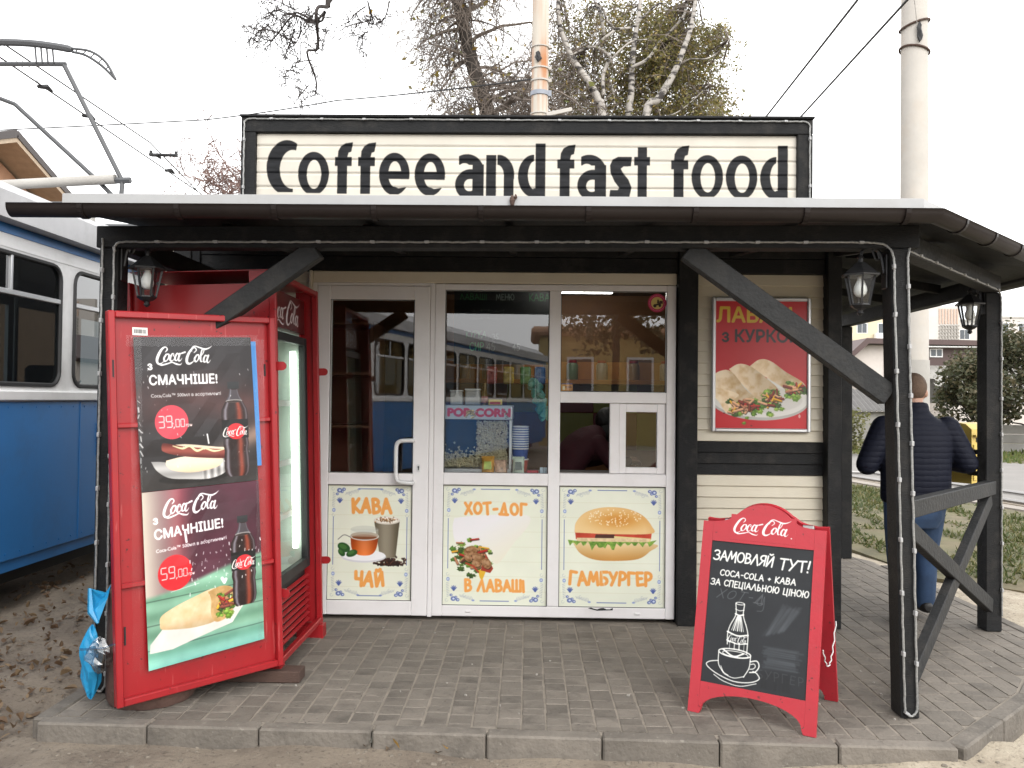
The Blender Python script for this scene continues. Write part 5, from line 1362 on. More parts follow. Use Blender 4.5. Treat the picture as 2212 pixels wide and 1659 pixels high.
fp('pane', lambda b: b.box(-.084, -.08, .086, .764, .456, 1.714), M['fglass'], GD)
printed('header_sign', fl((-.074, .04, 1.785)), fl((-.074, .81, 1.785)), fl((-.074, .81, 1.985)), fl((-.074, .04, 1.985)), PM['fridge_head'], FR, .025, label='dark red header with white script logo')
for k in range(8):
    fp('vent_slat', lambda b: b.beam((-.075, .04, .09 + k * .037), (-.075, .81, .09 + k * .037), .022, .006, up=(.5, 0, .86), c=.001), M['red'])
fp('vent_back', lambda b: b.box(-.099, -.096, .036, .814, .07, .399), M['dark'])
# cage
for y0, y1 in ((0, .03), (.83, .86)):
    fp('cage_post', lambda b: b.box(-.035, 0, y0, y1, .05, 2.05, .004), M['red'])
fp('cage_bar', lambda b: b.box(-.034, -.001, .0301, .8299, .052, .085, .004), M['red']); fp('cage_bar', lambda b: b.box(-.034, -.001, .0301, .8299, 2.018, 2.048, .004), M['red'])
fp('cage_side', lambda b: (b.box(-.135, -.0352, .004, .010, .052, 2.046), b.box(-.135, -.0352, .851, .857, .052, 2.046)), M['red'])
fp('cage_top', lambda b: b.box(-.74, -.0352, .004, .857, 2.0475, 2.052), M['red'])
fp('cage_back_bar', lambda b: b.box(-.775, -.745, .004, .857, .05, 2.0, .003), M['red'])
for y in (-.014, .874):
    for z_ in (1.56, .42):
        def lug(b):
            b.prism(arc(0, 0, .022, .022, -90, 90, 8) + [(-.035, .022), (-.035, -.022)], .006, o=(.028, y + (.012 if y < 0 else -.012), z_), u=(1, 0, 0), v=(0, 0, 1))
        fp('lock_lug', lug, M['red'])
fp('foot', lambda b: (b.box(-.14, -.005, .02, .09, .026, .0518, .003)), M['red']); fp('foot', lambda b: b.box(-.14, .02, .77, .85, -.03, .0518, .003), M['red'])
# cover door
U = Vector((.718, .696, 0)); NB = Vector((-.696, .718, 0))
DX = Matrix((U, NB, Vector((0, 0, 1)))).transposed().to_4x4(); DX.translation = Vector((-.564, -.547, 0))
DX = DX @ Matrix.Rotation(R_(-.69), 4, 'Y')
cd_ = MB(); cd_.X = MW[FR] @ DX
cd_.box(.0, .786, 0, .004, .062, 1.79); CD = cd_.build('cover_door', M['red'], FR, label='red sheet metal cover door with two posters')
def cp(name, fn, m, label=None, smooth=False):
    b = MB(); b.X = MW[FR] @ DX; fn(b); return b.build(name, m, CD, label=label, smooth=smooth)
for nm, bx in (('door_frame_bar', (.0, .030, -.034, -.0005, .06, 1.792)), ('door_frame_bar', (.756, .786, -.034, -.0005, .06, 1.792)), ('door_frame_bar', (.0302, .7558, -.033, -.0006, 1.762, 1.7915)), ('door_frame_bar', (.0302, .7558, -.033, -.0006, .0605, .092))):
    cp(nm, lambda b: b.box(*bx, .004), M['red'])
for z_ in (1.285, .58):
    cp('door_rib', lambda b: b.box(.0305, .7555, -.022, -.0008, z_ - .011, z_ + .011, .004), M['red'])
def dl(u, y, z_): return MW[FR] @ (DX @ Vector((u, y, z_)))
printed('poster', dl(.126, -.0235, .984), dl(.680, -.0235, .989), dl(.658, -.0235, 1.690), dl(.106, -.0235, 1.678), PM['top'], CD, .0015, label='dark poster with a hot dog and a cola bottle', sub=9, wav=.004)
printed('poster', dl(.139, -.0238, .188), dl(.690, -.0238, .210), dl(.681, -.0238, .987), dl(.127, -.0238, .982), PM['low'], CD, .0015, label='pale green poster with a wrap and a cola bottle', sub=9, wav=.004)
M['bluep'] = mat('blue_print', (.05, .22, .55), .4, var=.1)
cp('old_poster', lambda b: b.poly([(.66, -.0228, 1.06), (.70, -.0228, 1.06), (.684, -.0228, 1.67), (.64, -.0228, 1.67)]) or b.poly([(.66, -.0222, 1.06), (.64, -.0222, 1.67), (.684, -.0222, 1.67), (.70, -.0222, 1.06)]), M['bluep'])
M['tape'] = glass('clear_tape', (.985, .985, .985), .4, .015, .25)
for q in (((.075, 1.66), (.69, 1.675), .05), ((.10, .20), (.72, .215), .05)):
    (u0, a0), (u1, a1), hh = q
    b = MB(); n = 14; rr_ = random.Random(int(a0 * 100))
    top_ = [b.pt(dl(u0 + (u1 - u0) * i / n, -.0262 - rr_.uniform(0, .003), a0 + (a1 - a0) * i / n + hh / 2)) for i in range(n + 1)]; bot_ = [b.pt(dl(u0 + (u1 - u0) * i / n, -.0262 - rr_.uniform(0, .003), a0 + (a1 - a0) * i / n - hh / 2)) for i in range(n + 1)]
    for i in range(n): b.face([bot_[i], bot_[i + 1], top_[i + 1], top_[i]])
    b.build('tape', M['tape'], CD)
for u0 in (.09, .675):
    b = MB(); n = 22; rr_ = random.Random(int(u0 * 100))
    A = [b.pt(dl(u0 + .022 * i / n - .02 + rr_.uniform(-.002, .002), -.0272 - rr_.uniform(0, .003), .2 + 1.48 * i / n)) for i in range(n + 1)]; B = [b.pt(dl(u0 + .022 * i / n + .028, -.0272 - rr_.uniform(0, .003), .2 + 1.48 * i / n)) for i in range(n + 1)]
    for i in range(n): b.face([A[i], B[i], B[i + 1], A[i + 1]])
    b.build('tape', M['tape'], CD)
printed('barcode_sticker', dl(.110, -.003, 1.688), dl(.176, -.003, 1.687), dl(.176, -.003, 1.722), dl(.110, -.003, 1.723), PM['barcode'], CD, .001)
cp('lock_slot', lambda b: b.box(.012, .019, -.0352, -.0345, 1.50, 1.575), M['dark']); cp('lock_slot', lambda b: b.box(.735, .742, -.006, -.0005, 1.50, 1.56), M['dark']); cp('lock_slot', lambda b: b.box(.045, .052, -.006, -.0005, .32, .40), M['dark'])
t = thing('plank', 'short dark brown timber block wedged under the open cooler', 'plank', (-1.5, 4.15, .0))
part('block', lambda b: b.box(-1.80, -1.12, 4.13, 4.235, .001, .058, .004), M['woodpl'], t)

# litter bin and bags behind the cover door
BN = thing('litter_bin', 'round ribbed brown concrete litter bin half hidden behind the red cover door', 'bin', (-1.765, 3.92, 0))
b = MB(); n = 96
def ring(r0, z_):
    return [b.pt((-1.765 + (r0 + .008 * (abs(math.sin(k * math.pi / 8)) ** .5)) * math.cos(2 * math.pi * k / n), 3.92 + (r0 + .008 * (abs(math.sin(k * math.pi / 8)) ** .5)) * math.sin(2 * math.pi * k / n), z_)) for k in range(n)]
rs_ = [ring(.178, .002), ring(.192, .03), ring(.192, .2), ring(.188, .48), ring(.19, .53), ring(.165, .55), ring(.15, .50), ring(.14, .2)]
for A, B in zip(rs_, rs_[1:]):
    for k in range(n): b.face([A[k], A[(k + 1) % n], B[(k + 1) % n], B[k]])
b.face(rs_[-1]); b.face(rs_[0][::-1]); b.build('body', M['bin'], BN, smooth=True)
def crumple(name, c, s, m, par, seed, n=14, amp=.35):
    b = MB(); r = random.Random(seed); ph = [r.uniform(0, 6.28) for _ in range(8)]
    rings = []
    for i in range(n + 1):
        th = math.pi * i / n; row = []
        for k in range(n):
            a = 2 * math.pi * k / n
            q = 1 + amp * (.5 * math.sin(3 * a + ph[0] + 2 * th) + .4 * math.sin(5 * th + ph[1] - 2 * a) + .3 * math.sin(7 * a + 4 * th + ph[2])) * math.sin(th)
            row.append(b.pt((c[0] + s[0] * q * math.sin(th) * math.cos(a), c[1] + s[1] * q * math.sin(th) * math.sin(a), c[2] + s[2] * math.cos(th) * (1 + .1 * math.sin(5 * a + ph[3])))))
        rings.append(row)
    for A, B in zip(rings, rings[1:]):
        for k in range(n): b.face([A[k], B[k], B[(k + 1) % n], A[(k + 1) % n]])
    return b.build(name, m, par, smooth=False)
b = MB()
for (pts) in ([(-1.945, 3.80, .50), (-1.99, 3.77, .535), (-1.965, 3.74, .44), (-1.925, 3.72, .395), (-1.90, 3.75, .50), (-1.91, 3.80, .552)],):
    b.tube([pts[0], pts[1], pts[2], pts[3]], [.02, .012, .018, .006], 6); b.poly(pts)
b.build('bin_liner', M['bag'], BN, label='blue plastic liner folded over the rim')
t = thing('plastic_bag', 'crumpled blue plastic bag hanging at the outer edge of the red cover door', 'bag', (-1.955, 3.74, .2))
crumple('blue_bag', (-1.965, 3.745, .215), (.042, .04, .155), M['bag'], t, 3)
crumple('clear_wrap', (-1.885, 3.665, .27), (.05, .04, .075), M['clear'], t, 8, amp=.5)
part('tie', lambda b: b.tube([(-1.98, 3.68, .29), (-1.90, 3.64, .305), (-1.83, 3.60, .32), (-1.775, 3.58, .345)], .006, 5), M['clear'], t)

# ------------------------------------------------------------------ chalk board on the pavement
bl = Vector((.751, 3.862, 0)); uu = Vector((.86198, -.50694, 0)); nb = Vector((.50694, .86198, 0)); vv = Vector((.12520, .21288, .96902)).normalized()
AB = thing('chalkboard_sign', 'red framed folding chalkboard with arched top and white chalk writing', 'sandwich board', tuple(bl + uu * .283 + nb * .26))
def mask_mat(name, img, ca, cb, rough):
    m, t, bs = _new(name); N, L = t.nodes.new, t.links.new
    ti = N('ShaderNodeTexImage'); ti.image = img; ti.interpolation = 'Cubic'
    mx = N('ShaderNodeMix'); mx.data_type = 'RGBA'; mx.inputs[6].default_value = (*ca, 1); mx.inputs[7].default_value = (*cb, 1)
    sp = N('ShaderNodeSeparateColor'); L(ti.outputs[0], sp.inputs[0])
    r = N('ShaderNodeMapRange'); r.inputs[1].default_value = .045; r.inputs[2].default_value = .9; L(sp.outputs[1], r.inputs[0]); L(r.outputs[0], mx.inputs[0])
    L(mx.outputs[2], bs.inputs['Base Color']); bs.inputs['Roughness'].default_value = rough; return m
PM['crest'] = mask_mat('crest_print', IMG['crest'], (.41, .020, .032), (.80, .80, .80), .42)
OT = [(.05, .876), (.10, .884)] + [(.125, .893), (.15, .913)] + arc(.283, .80, .17, .172, 136, 44, 12) + [(.416, .913), (.441, .893), (.466, .884), (.516, .876)]
def pan(o_, v_, nm_, sgn=1):
    pass
fr = [('stile', [(0, 0), (.052, 0), (.062, .022), (.049, .03), (.049, .876), (0, .876)]), ('stile', [(.504, .022), (.514, 0), (.566, 0), (.566, .876), (.517, .876), (.517, .03)]),
      ('top_rail', [(.0495, .785)] + [(.0495, .876)] + OT[1:-1] + [(.5165, .876), (.5165, .785)]),
      ('bottom_rail', [(.0495, .14), (.5165, .14), (.5165, .034)] + [(.283 + .222 * math.cos(R_(a)), .024 + .082 * math.sin(R_(a))) for a in range(0, 181, 12)] + [(.0495, .034)])]
for nm, pts in fr:
    b = MB(); b.prism(pts, .019, o=bl, u=uu, v=vv); b.build(nm, M['redb'], AB)
nf = uu.cross(vv)
q = lambda a, c, off: tuple(bl + uu * a + vv * c + nf * off)
printed('chalk_panel', q(.045, .136, -.005), q(.521, .136, -.005), q(.521, .789, -.005), q(.045, .789, -.005), PM['chalk'], AB, .006, label='black chalk panel with handwriting, a bottle and a cup')
printed('logo_print', q(.133, .799, .0012), q(.435, .799, .0012), q(.435, .918, .0012), q(.133, .918, .0012), PM['crest'], AB, .001, label='white script logo on the arched top')
top = bl + vv * .95; bf = bl + nb * .50; v2 = (top + nb * .03 - bf).normalized()
b = MB(); b.prism([(0, 0), (.06, 0)] + arc(.283, .02, .222, .08, 180, 0, 12) + [(.506, 0), (.566, 0), (.566, .88)] + OT[::-1] + [(0, .88)], .019, o=bf, u=uu, v=v2); b.build('back_panel', M['redb'], AB)
b = MB()
pa, pb = Vector(q(.566, .36, -.02)), bf + uu * .566 + v2 * .42
for i in range(16):
    t_ = i / 16; t1 = (i + 1) / 16
    f = lambda t: pa.lerp(pb, t) + Vector((.008, -.004, -.13 * 4 * t * (1 - t)))
    a_, c_ = f(t_), f(t1); b.tube([a_, a_.lerp(c_, .5) + Vector((.003 if i % 2 else -.003, 0, 0)), c_], .0028, 5)
b.build('chain', M['white'], AB)
b = MB()
for u0 in (.1, .46): b.beam(q(u0, .886, -.018), q(u0 + .05, .886, -.018), .02, .03, up=nf)
b.build('hinge', M['steel'], AB)

# ------------------------------------------------------------------ framed poster, sticker
LP = thing('framed_poster', 'red poster of chicken wraps in a silver snap frame on the cream boards', 'poster', (1.5, 5.36, 1.235))
printed('print', (1.195, 5.352, 1.245), (1.803, 5.352, 1.245), (1.803, 5.352, 2.087), (1.195, 5.352, 2.087), PM['lavash'], LP, .012)
for bx in ((1.183, 1.206, 1.234, 2.098), (1.792, 1.815, 1.234, 2.098)):
    part('frame_bar', lambda b: b.box(bx[0], bx[1], 5.338, 5.368, bx[2], bx[3], .006), M['alu'], LP)
for z0 in (1.2345, 2.0745):
    part('frame_bar', lambda b: b.box(1.2062, 1.7918, 5.3385, 5.3675, z0, z0 + .0232, .006), M['alu'], LP)
ST = thing('sticker', 'round pink sticker with a tractor in the corner of the right window', 'sticker', (.835, 5.386, 2.06))
b = MB(); n = 28; c0 = b.pt((.835, 5.3865, 2.062)); rg = [b.pt((.835 + .06 * math.cos(2 * math.pi * k / n), 5.3865, 2.062 + .06 * math.sin(2 * math.pi * k / n))) for k in range(n)]
uvc = [(.5 + .5 * math.cos(2 * math.pi * k / n), .5 + .5 * math.sin(2 * math.pi * k / n)) for k in range(n)]
for k in range(n): b.face([c0, rg[k], rg[(k + 1) % n]], [(.5, .5), uvc[k], uvc[(k + 1) % n]])
rb = [b.pt((.835 + .06 * math.cos(2 * math.pi * k / n), 5.3875, 2.062 + .06 * math.sin(2 * math.pi * k / n))) for k in range(n)]
b.face(rb[::-1])
b.build('disc', PM['sticker'], ST)
PC = thing('price_card', 'small orange card leaning inside the lower left corner of the right window', 'card', (.255, 5.41, 1.49))
printed('card', (.214, 5.402, 1.485), (.292, 5.402, 1.485), (.292, 5.406, 1.535), (.214, 5.406, 1.535), PM['price'], PC, .002)

# ------------------------------------------------------------------ yellow letter box beyond the railing
M['yellow'] = mat('yellow_paint', (.60, .44, .10), .5, var=.1, vs=4, dirt=(.35, .27, .1), dirt_amt=.7, ds=6)
MBX = thing('letter_box', 'weathered yellow letter box with a slot mounted behind the rear porch post', 'mailbox', (3.02, 5.72, .9), rz=R_(32))
def mp_(name, fn, m):
    b = MB(); fn(b); return b.build(name, m, MBX, world=False)
def mbody(b):
    pr_ = [(-.10, 0), (-.10, .36)] + [(-.06, .395), (.0, .405), (.07, .385), (.10, .36)] + [(.10, 0)]
    n0 = [b.pt((-.15, y, z_)) for y, z_ in pr_]; n1 = [b.pt((.15, y, z_)) for y, z_ in pr_]
    b.face(n0[::-1]); b.face(n1)
    for i in range(len(pr_)): b.face([n0[i], n0[(i + 1) % len(pr_)], n1[(i + 1) % len(pr_)], n1[i]])
mp_('body', mbody, M['yellow'])
mp_('front_plate', lambda b: b.box(-.135, .135, -.108, -.1005, .02, .26, .003), M['yellow']); mp_('hood', lambda b: b.box(-.14, .14, -.125, -.1006, .31, .325, .003), M['yellow'])
mp_('slot', lambda b: b.box(-.10, .10, -.104, -.1005, .275, .305), M['dark']); mp_('notice', lambda b: b.box(-.10, .0, -.1105, -.1085, .05, .13), M['white']); mp_('notice', lambda b: b.box(-.10, .03, -.1105, -.1085, .16, .22), M['pvc']); mp_('lock', lambda b: b.box(-.155, -.1505, -.03, .0, .12, .15), M['dark'])
b = MB(); b.X = MW[MBX].inverted(); b.box(2.93, 2.96, 5.4015, 5.70, 1.10, 1.13, .003); b.box(2.93, 2.96, 5.4015, 5.66, .96, .99, .003); b.build('bracket', M['dark'], MBX, world=False)

# ------------------------------------------------------------------ inside the kiosk, seen through the glass
PP = thing('popcorn_machine', 'glass popcorn machine with pink lettering filled with popcorn on the counter', 'popcorn machine', (-.33, 5.66, .926))
part('base', lambda b: b.box(-.60, -.10, 5.47, 5.86, .926, .968, .005), M['alu'], PP)
for x_, y_ in ((-.60, 5.47), (-.12, 5.47), (-.60, 5.84), (-.12, 5.84)): part('corner_post', lambda b: b.box(x_, x_ + .02, y_, y_ + .02, .9685, 1.29, .003), M['alu'], PP)
part('roof', lambda b: b.box(-.605, -.095, 5.465, 5.865, 1.291, 1.385, .006), M['alu'], PP)
printed('header', (-.595, 5.461, 1.293), (-.11, 5.461, 1.293), (-.11, 5.461, 1.383), (-.595, 5.461, 1.383), PM['popcorn'], PP, .003)
part('glass', lambda b: b.box(-.579, -.121, 5.474, 5.477, .969, 1.29), M['thin'], PP)
part('inner_board', lambda b: b.box(-.578, -.34, 5.56, 5.57, .969, 1.29), M['under'], PP)
M['pop'] = mat('popcorn', (.80, .68, .46), .8, var=.3, vs=30, rand=.0)
b = MB(); r = random.Random(5)
for i in range(1900):
    if r.random() < .72: x_, z_ = r.uniform(-.335, -.13), r.uniform(.98, 1.28); y_ = 5.486 + r.random() * .03
    else: x_, z_ = r.uniform(-.575, -.33), .975 + abs(r.gauss(0, .045)); y_ = 5.486 + r.random() * .05
    s_ = r.uniform(.006, .011)
    vs_ = [b.pt((x_ + s_ * a * r.uniform(.7, 1.2), y_ + s_ * c * r.uniform(.7, 1.2), z_ + s_ * e * r.uniform(.7, 1.2))) for a, c, e in ((1, 0, 0), (-1, 0, 0), (0, 1, 0), (0, -1, 0), (0, 0, 1), (0, 0, -1))]
    for q_ in ((0, 2, 4), (2, 1, 4), (1, 3, 4), (3, 0, 4), (2, 0, 5), (1, 2, 5), (3, 1, 5), (0, 3, 5)): b.face([vs_[k] for k in q_])
o = b.build('popcorn', M['pop'], PP); o['kind'] = 'stuff'
M['cupb'] = mat('cup_blue', (.05, .10, .32), .4); M['cupw'] = mat('cup_white', (.75, .75, .75), .4); M['cupr'] = mat('cup_print', (.42, .07, .05), .4, var=.6, vs=14)
proto = None
for k in range(11):
    lab = 'printed paper cup at the bottom of the stack beside the popcorn machine' if k == 0 else 'blue paper cup in the stack directly above the printed one'
    if k < 2:
        cupo = thing('paper_cup', lab, 'cup', (-.045, 5.50, .927 + k * .016 + (.055 if k else 0)), group='stacked paper cups')
        for nm, pf, mm in (('wall', [(.042, 0), (.0545, .1)], M['cupb'] if k else M['cupr']), ('rim', [(.0545, .1), (.0575, .102), (.0575, .108), (.054, .109), (.052, .104)], M['cupw'])):
            b = MB(); b.lathe(pf, 18, cap=(nm == 'wall')); b.build(nm, mm, cupo, world=False, smooth=True)
        if k == 1: proto = cupo
    else:
        c = copy_tree(proto); Mx = Matrix.Translation((-.045, 5.50, .927 + .055 + k * .016)); c.matrix_local = Mx; MW[c] = Mx; c['label'] = 'blue and white paper cup, ' + ['', '', 'second', 'third', 'fourth', 'fifth', 'sixth', 'seventh', 'eighth', 'ninth', 'topmost'][k] + ' up the blue stack by the popcorn machine'
def pouch(name, label, x_, y_, z0, w_, h_, m, rz=0., tilt=.15, band=None):
    t = thing(name, label, 'snack bag', (x_, y_, z0), rz=rz, group='snack bags on the counter')
    b = MB(); nx_, nz_ = 6, 8; gr = {}
    for s_ in (1, -1):
        for i in range(nx_ + 1):
            for j in range(nz_ + 1):
                u, v = i / nx_ * 2 - 1, j / nz_
                d = .03 * (1 - u * u) ** .6 * math.sin(math.pi * v) ** .5 if 0 < v < 1 else 0
                gr[s_, i, j] = b.pt((u * w_ / 2 * (1 - .08 * math.sin(math.pi * v)), -s_ * d + tilt * v * h_, v * h_ + .002 * math.sin(i * 3)))
        for i in range(nx_):
            for j in range(nz_):
                q_ = [gr[s_, i, j], gr[s_, i + 1, j], gr[s_, i + 1, j + 1], gr[s_, i, j + 1]]; b.face(q_ if s_ == 1 else q_[::-1])
    b.build('pack', m, t, world=False)
    if band:
        b = MB(); b.poly([(-w_ * .3, -.034, h_ * .35), (w_ * .3, -.034, h_ * .35), (w_ * .26, -.034 + tilt * h_ * .4, h_ * .75), (-w_ * .26, -.034 + tilt * h_ * .4, h_ * .75)]); b.build('print', band, t, world=False)
sn = lambda n_, c, v_=.5: mat(n_, c, .3, var=v_, vs=28, bump=.3, bs=20)
pouch('snack_bag', 'orange and yellow snack bag in front of the popcorn machine', -.255, 5.43, .927, .085, .125, sn('orange_bag', (.55, .28, .05)), band=sn('green_band', (.4, .5, .08)))
pouch('snack_bag', 'white and red snack bag lying against the popcorn machine', -.165, 5.425, .927, .09, .10, sn('white_bag', (.55, .35, .25), .8), rz=.3, tilt=.4)
pouch('snack_bag', 'white and green snack bag standing before the cup stack', -.055, 5.415, .927, .08, .125, sn('green_bag', (.50, .58, .50), .4), band=sn('dark_band', (.05, .07, .06)))
t = thing('carton', 'flat red carton at the right end of the middle window sill', 'carton', (.045, 5.43, .926))
part('box', lambda b: b.box(.0, .075, 5.41, 5.45, .926, .965, .002), mat('red_carton', (.40, .03, .05), .4), t)
for k in range(2):
    t = thing('carton', 'left of two small blue and white cartons beside the red carton' if k == 0 else 'right of two small blue and white cartons beside the window frame', 'carton', (.095 + k * .024, 5.42, .926), group='small blue and white cartons')
    part('box', lambda b: b.box(.085 + k * .024, .107 + k * .024, 5.405, 5.43, .926, .985, .002), mat('pale_carton', (.45, .55, .65), .4, var=.4, vs=40), t)
t = thing('display_box', 'yellow display box with a red band on top of the popcorn machine', 'display box', (-.22, 5.55, 1.386))
part('box', lambda b: b.box(-.26, -.17, 5.52, 5.58, 1.386, 1.425, .003), mat('yellow_card', (.62, .48, .08), .5), t); part('band', lambda b: b.box(-.25, -.18, 5.5165, 5.5195, 1.392, 1.41), mat('red_card', (.45, .06, .03), .5), t)
for k, (x0, x1, h_, lab, c) in enumerate(((-.52, -.44, .10, 'pale food tub at the left end on the popcorn machine', (.45, .46, .46)), (-.42, -.32, .11, 'grey lidded tub in the middle on the popcorn machine', (.34, .35, .36)))):
    t = thing('food_tub', lab, 'tub', (x0, 5.6, 1.386)); part('tub', lambda b: b.box(x0, x1, 5.56, 5.66, 1.386, 1.386 + h_ - .012, .006), mat('tub', c, .4, var=.15), t); part('lid', lambda b: b.box(x0 - .003, x1 + .003, 5.557, 5.663, 1.386 + h_ - .0115, 1.386 + h_, .003), M['white'], t)
t = thing('syrup_bottle', 'tall bottle with a red and yellow label on the popcorn machine', 'bottle', (-.29, 5.6, 1.386))
b = MB(); b.lathe([(.02, .0), (.02, .07), (.012, .09), (.009, .13), (.009, .15)], 12, (-.29, 5.6, 1.386)); b.build('glass_body', mat('amber', (.16, .10, .03), .2), t, smooth=True)
b = MB(); b.lathe([(.021, .015), (.021, .06)], 12, (-.29, 5.6, 1.386), cap=False); b.build('label_band', mat('lab', (.4, .12, .1), .5, var=.6, vs=40), t)
for k, (x_, lab, c) in enumerate(((-.30, 'red snack packet pinned below the menu board on the left', (.5, .08, .05)), (-.16, 'yellow snack packet pinned below the menu board', (.6, .42, .06)), (-.02, 'green snack packet pinned below the menu board', (.12, .35, .10)), (.10, 'blue snack packet pinned below the menu board on the right', (.06, .18, .45)))):
    t = thing('snack_packet', lab, 'snack packet', (x_, 6.86, 1.60), group='snack packets under the menu board')
    part('pack', lambda b: b.box(x_ - .045, x_ + .045, 6.85, 6.875, 1.555, 1.70, .012), mat('packet%d' % k, c, .3, var=.5, vs=30), t)
MNU = thing('menu_board', 'black chalk menu board hanging behind the middle window', 'menu board', (-.2, 6.9, 2.3))
printed('board', (-.62, 6.9, 1.72), (.22, 6.9, 1.72), (.22, 6.9, 2.33), (-.62, 6.9, 2.33), PM['menu'], MNU, .02)
SHF = thing('wall_shelf', 'orange wall shelf at the back of the kiosk', 'shelf', (0, 7.9, 1.6))
part('board', lambda b: b.box(-.8, 1.9, 7.75, 8.03, 1.58, 1.62, .003), mat('orange_shelf', (.40, .15, .03), .5), SHF); part('back', lambda b: b.box(-.8, 1.9, 8.031, 8.055, 1.63, 1.80), mat('orange_shelf_back', (.45, .18, .04), .5), SHF)
for k, x_ in enumerate((-.6, -.38, -.1, .2, .42, .7, 1.0, 1.3)):
    t = thing('jar', ['leftmost', 'second', 'third', 'fourth', 'fifth', 'sixth', 'seventh', 'rightmost'][k] + ' jar from the left on the orange back shelf', 'jar', (x_, 7.85, 1.62), group='jars on the back shelf')
    b = MB(); b.lathe([(.05, 0), (.055, .02), (.055, .14), (.04, .16)], 12, (x_, 7.85, 1.62)); b.build('glass_body', mat('jar%d' % k, random.choice([(.3, .25, .2), (.15, .2, .1), (.35, .2, .08), (.4, .4, .38)]), .3), t, smooth=True)
    b = MB(); b.lathe([(.044, .161), (.044, .185)], 12, (x_, 7.85, 1.62)); b.build('lid', M['dred'], t, smooth=True)
M['lamp'] = emit('lit_tube', (1, .97, .9), 9)
for k, (x_, y_) in enumerate(((.35, 6.3), (.45, 7.4))):
    t = thing('ceiling_lamp', ['lit fluorescent ceiling lamp nearest the right window', 'lit fluorescent ceiling lamp deeper inside the kiosk'][k], 'ceiling lamp', (x_, y_, 2.44))
    part('tube', lambda b: b.box(x_ - .3, x_ + .3, y_ - .03, y_ + .03, 2.385, 2.41, .006), M['lamp'], t); part('housing', lambda b: b.box(x_ - .32, x_ + .32, y_ - .05, y_ + .05, 2.411, 2.449, .004), M['white'], t)
t = thing('unclear_shape', 'turquoise twisted stand-in for an unclear shape at the right of the middle window', 'unclear_shape', (.06, 5.7, 1.5))  # added stand-in for an unidentified turquoise shape in the glass
for s_ in (0, 1):
    b = MB(); q_ = [(.02 + .035 * s_ + .09 * i / 24 + .012 * math.sin(i * 1.3 + s_ * 3), 5.72 + .012 * math.cos(i * 1.3 + s_ * 3), 1.56 - .011 * i) for i in range(25)]; b.tube(q_, [.024 + .006 * math.sin(i * 2.1) for i in range(25)], 8); b.build('strand', mat('turquoise', (.12, .42, .36), .7, var=.2, vs=30), t, smooth=True)
t = thing('cabinet', 'brown cabinet with shelves standing inside left of the front door', 'cabinet', (-1.25, 6.4, .01))
part('carcass', lambda b: (b.box(-1.62, -1.59, 6.2, 6.7, .011, 2.0), b.box(-1.19, -1.16, 6.2, 6.7, .011, 2.0), b.box(-1.589, -1.191, 6.68, 6.7, .011, 2.0)), mat('brown_cab', (.14, .06, .03), .5), t)
for z_ in (.4, .8, 1.2, 1.6, 1.98): part('shelf', lambda b: b.box(-1.588, -1.192, 6.21, 6.675, z_, z_ + .02), mat('brown_sh', (.16, .075, .035), .5), t)
# ------------------------------------------------------------------ tram
M['roofdk'] = mat('roof_trim', (.03, .03, .03), .6)
M['seat'] = mat('tram_seat', (.05, .055, .06), .6)
TR = thing('tram', 'blue and white tram standing left of the kiosk', 'tram', (-3.5, 2.08, -.2))
BAY, NB_ = 1.38, 10; TL = BAY * NB_; X0 = -2.25
def tp(name, fn, m, par=TR, smooth=False):
    b = MB(); b.X = Matrix.Translation((-3.5, 2.08, 0)); fn(b); return b.build(name, m, par, smooth=smooth)
def lower(b):
    b.box(-.04, 0, .02, TL - .02, .30, 1.375, .004); b.box(X0, X0 + .04, .02, TL - .02, .30, 1.375, .004)
BODY = tp('lower_body', lower, M['blue'])
tp('side_skirt', lambda b: b.box(-.06, -.02, .3, TL - .3, .22, .2995), M['blue'])
for k in range(1, NB_): tp('panel_joint', lambda b: b.box(-.002, .004, k * BAY + .2, k * BAY + .212, .31, 1.37), M['blue'], BODY)
for k in range(NB_):
    if k % 3 == 0: 
        for q in range(9): tp('louvre', lambda b: b.beam((.004, k * BAY + .45, .95 + q * .03), (.004, k * BAY + 1.0, .95 + q * .03), .012, .018, up=(.6, 0, .8), c=0), M['blue'], BODY)
    if k % 3 == 1: tp('hatch', lambda b: b.box(-.001, .008, k * BAY + .42, k * BAY + 1.02, .42, .82, .004), M['blue'], BODY); tp('hatch_handle', lambda b: b.box(.009, .02, k * BAY + .68, k * BAY + .76, .74, .765, .003), M['dark'], BODY)
def rivets(b):
    for k in range(int(TL / .16)):
        for z_ in (.34, 1.33): b.box(-.001, .004, k * .16 + .08, k * .16 + .092, z_, z_ + .012)
o = tp('rivets', rivets, M['blue'], BODY); o['kind'] = 'stuff'
tp('belt_rail', lambda b: b.box(-.045, .022, .01, TL - .01, 1.377, 1.455, .012), M['tramw'])
tp('upper_body', lambda b: (b.box(-.04, .0, .02, TL - .02, 2.41, 2.505, .004), b.box(X0, X0 + .04, .02, TL - .02, 2.41, 2.56)), M['tramw'])
tp('blue_stripe', lambda b: b.box(-.038, .003, .02, TL - .02, 2.506, 2.57), M['blue'])
tp('cornice', lambda b: sweep(b, [(0, TL - .02), (0, .02)], [(.0, 2.5705), (.0, 2.60), (-.03, 2.70), (-.06, 2.745), (-.12, 2.745), (-.12, 2.5705)]), M['tramgrey'])
tp('roof_gutter', lambda b: b.box(-.075, -.035, .02, TL - .02, 2.7455, 2.775, .004), M['roofdk'])
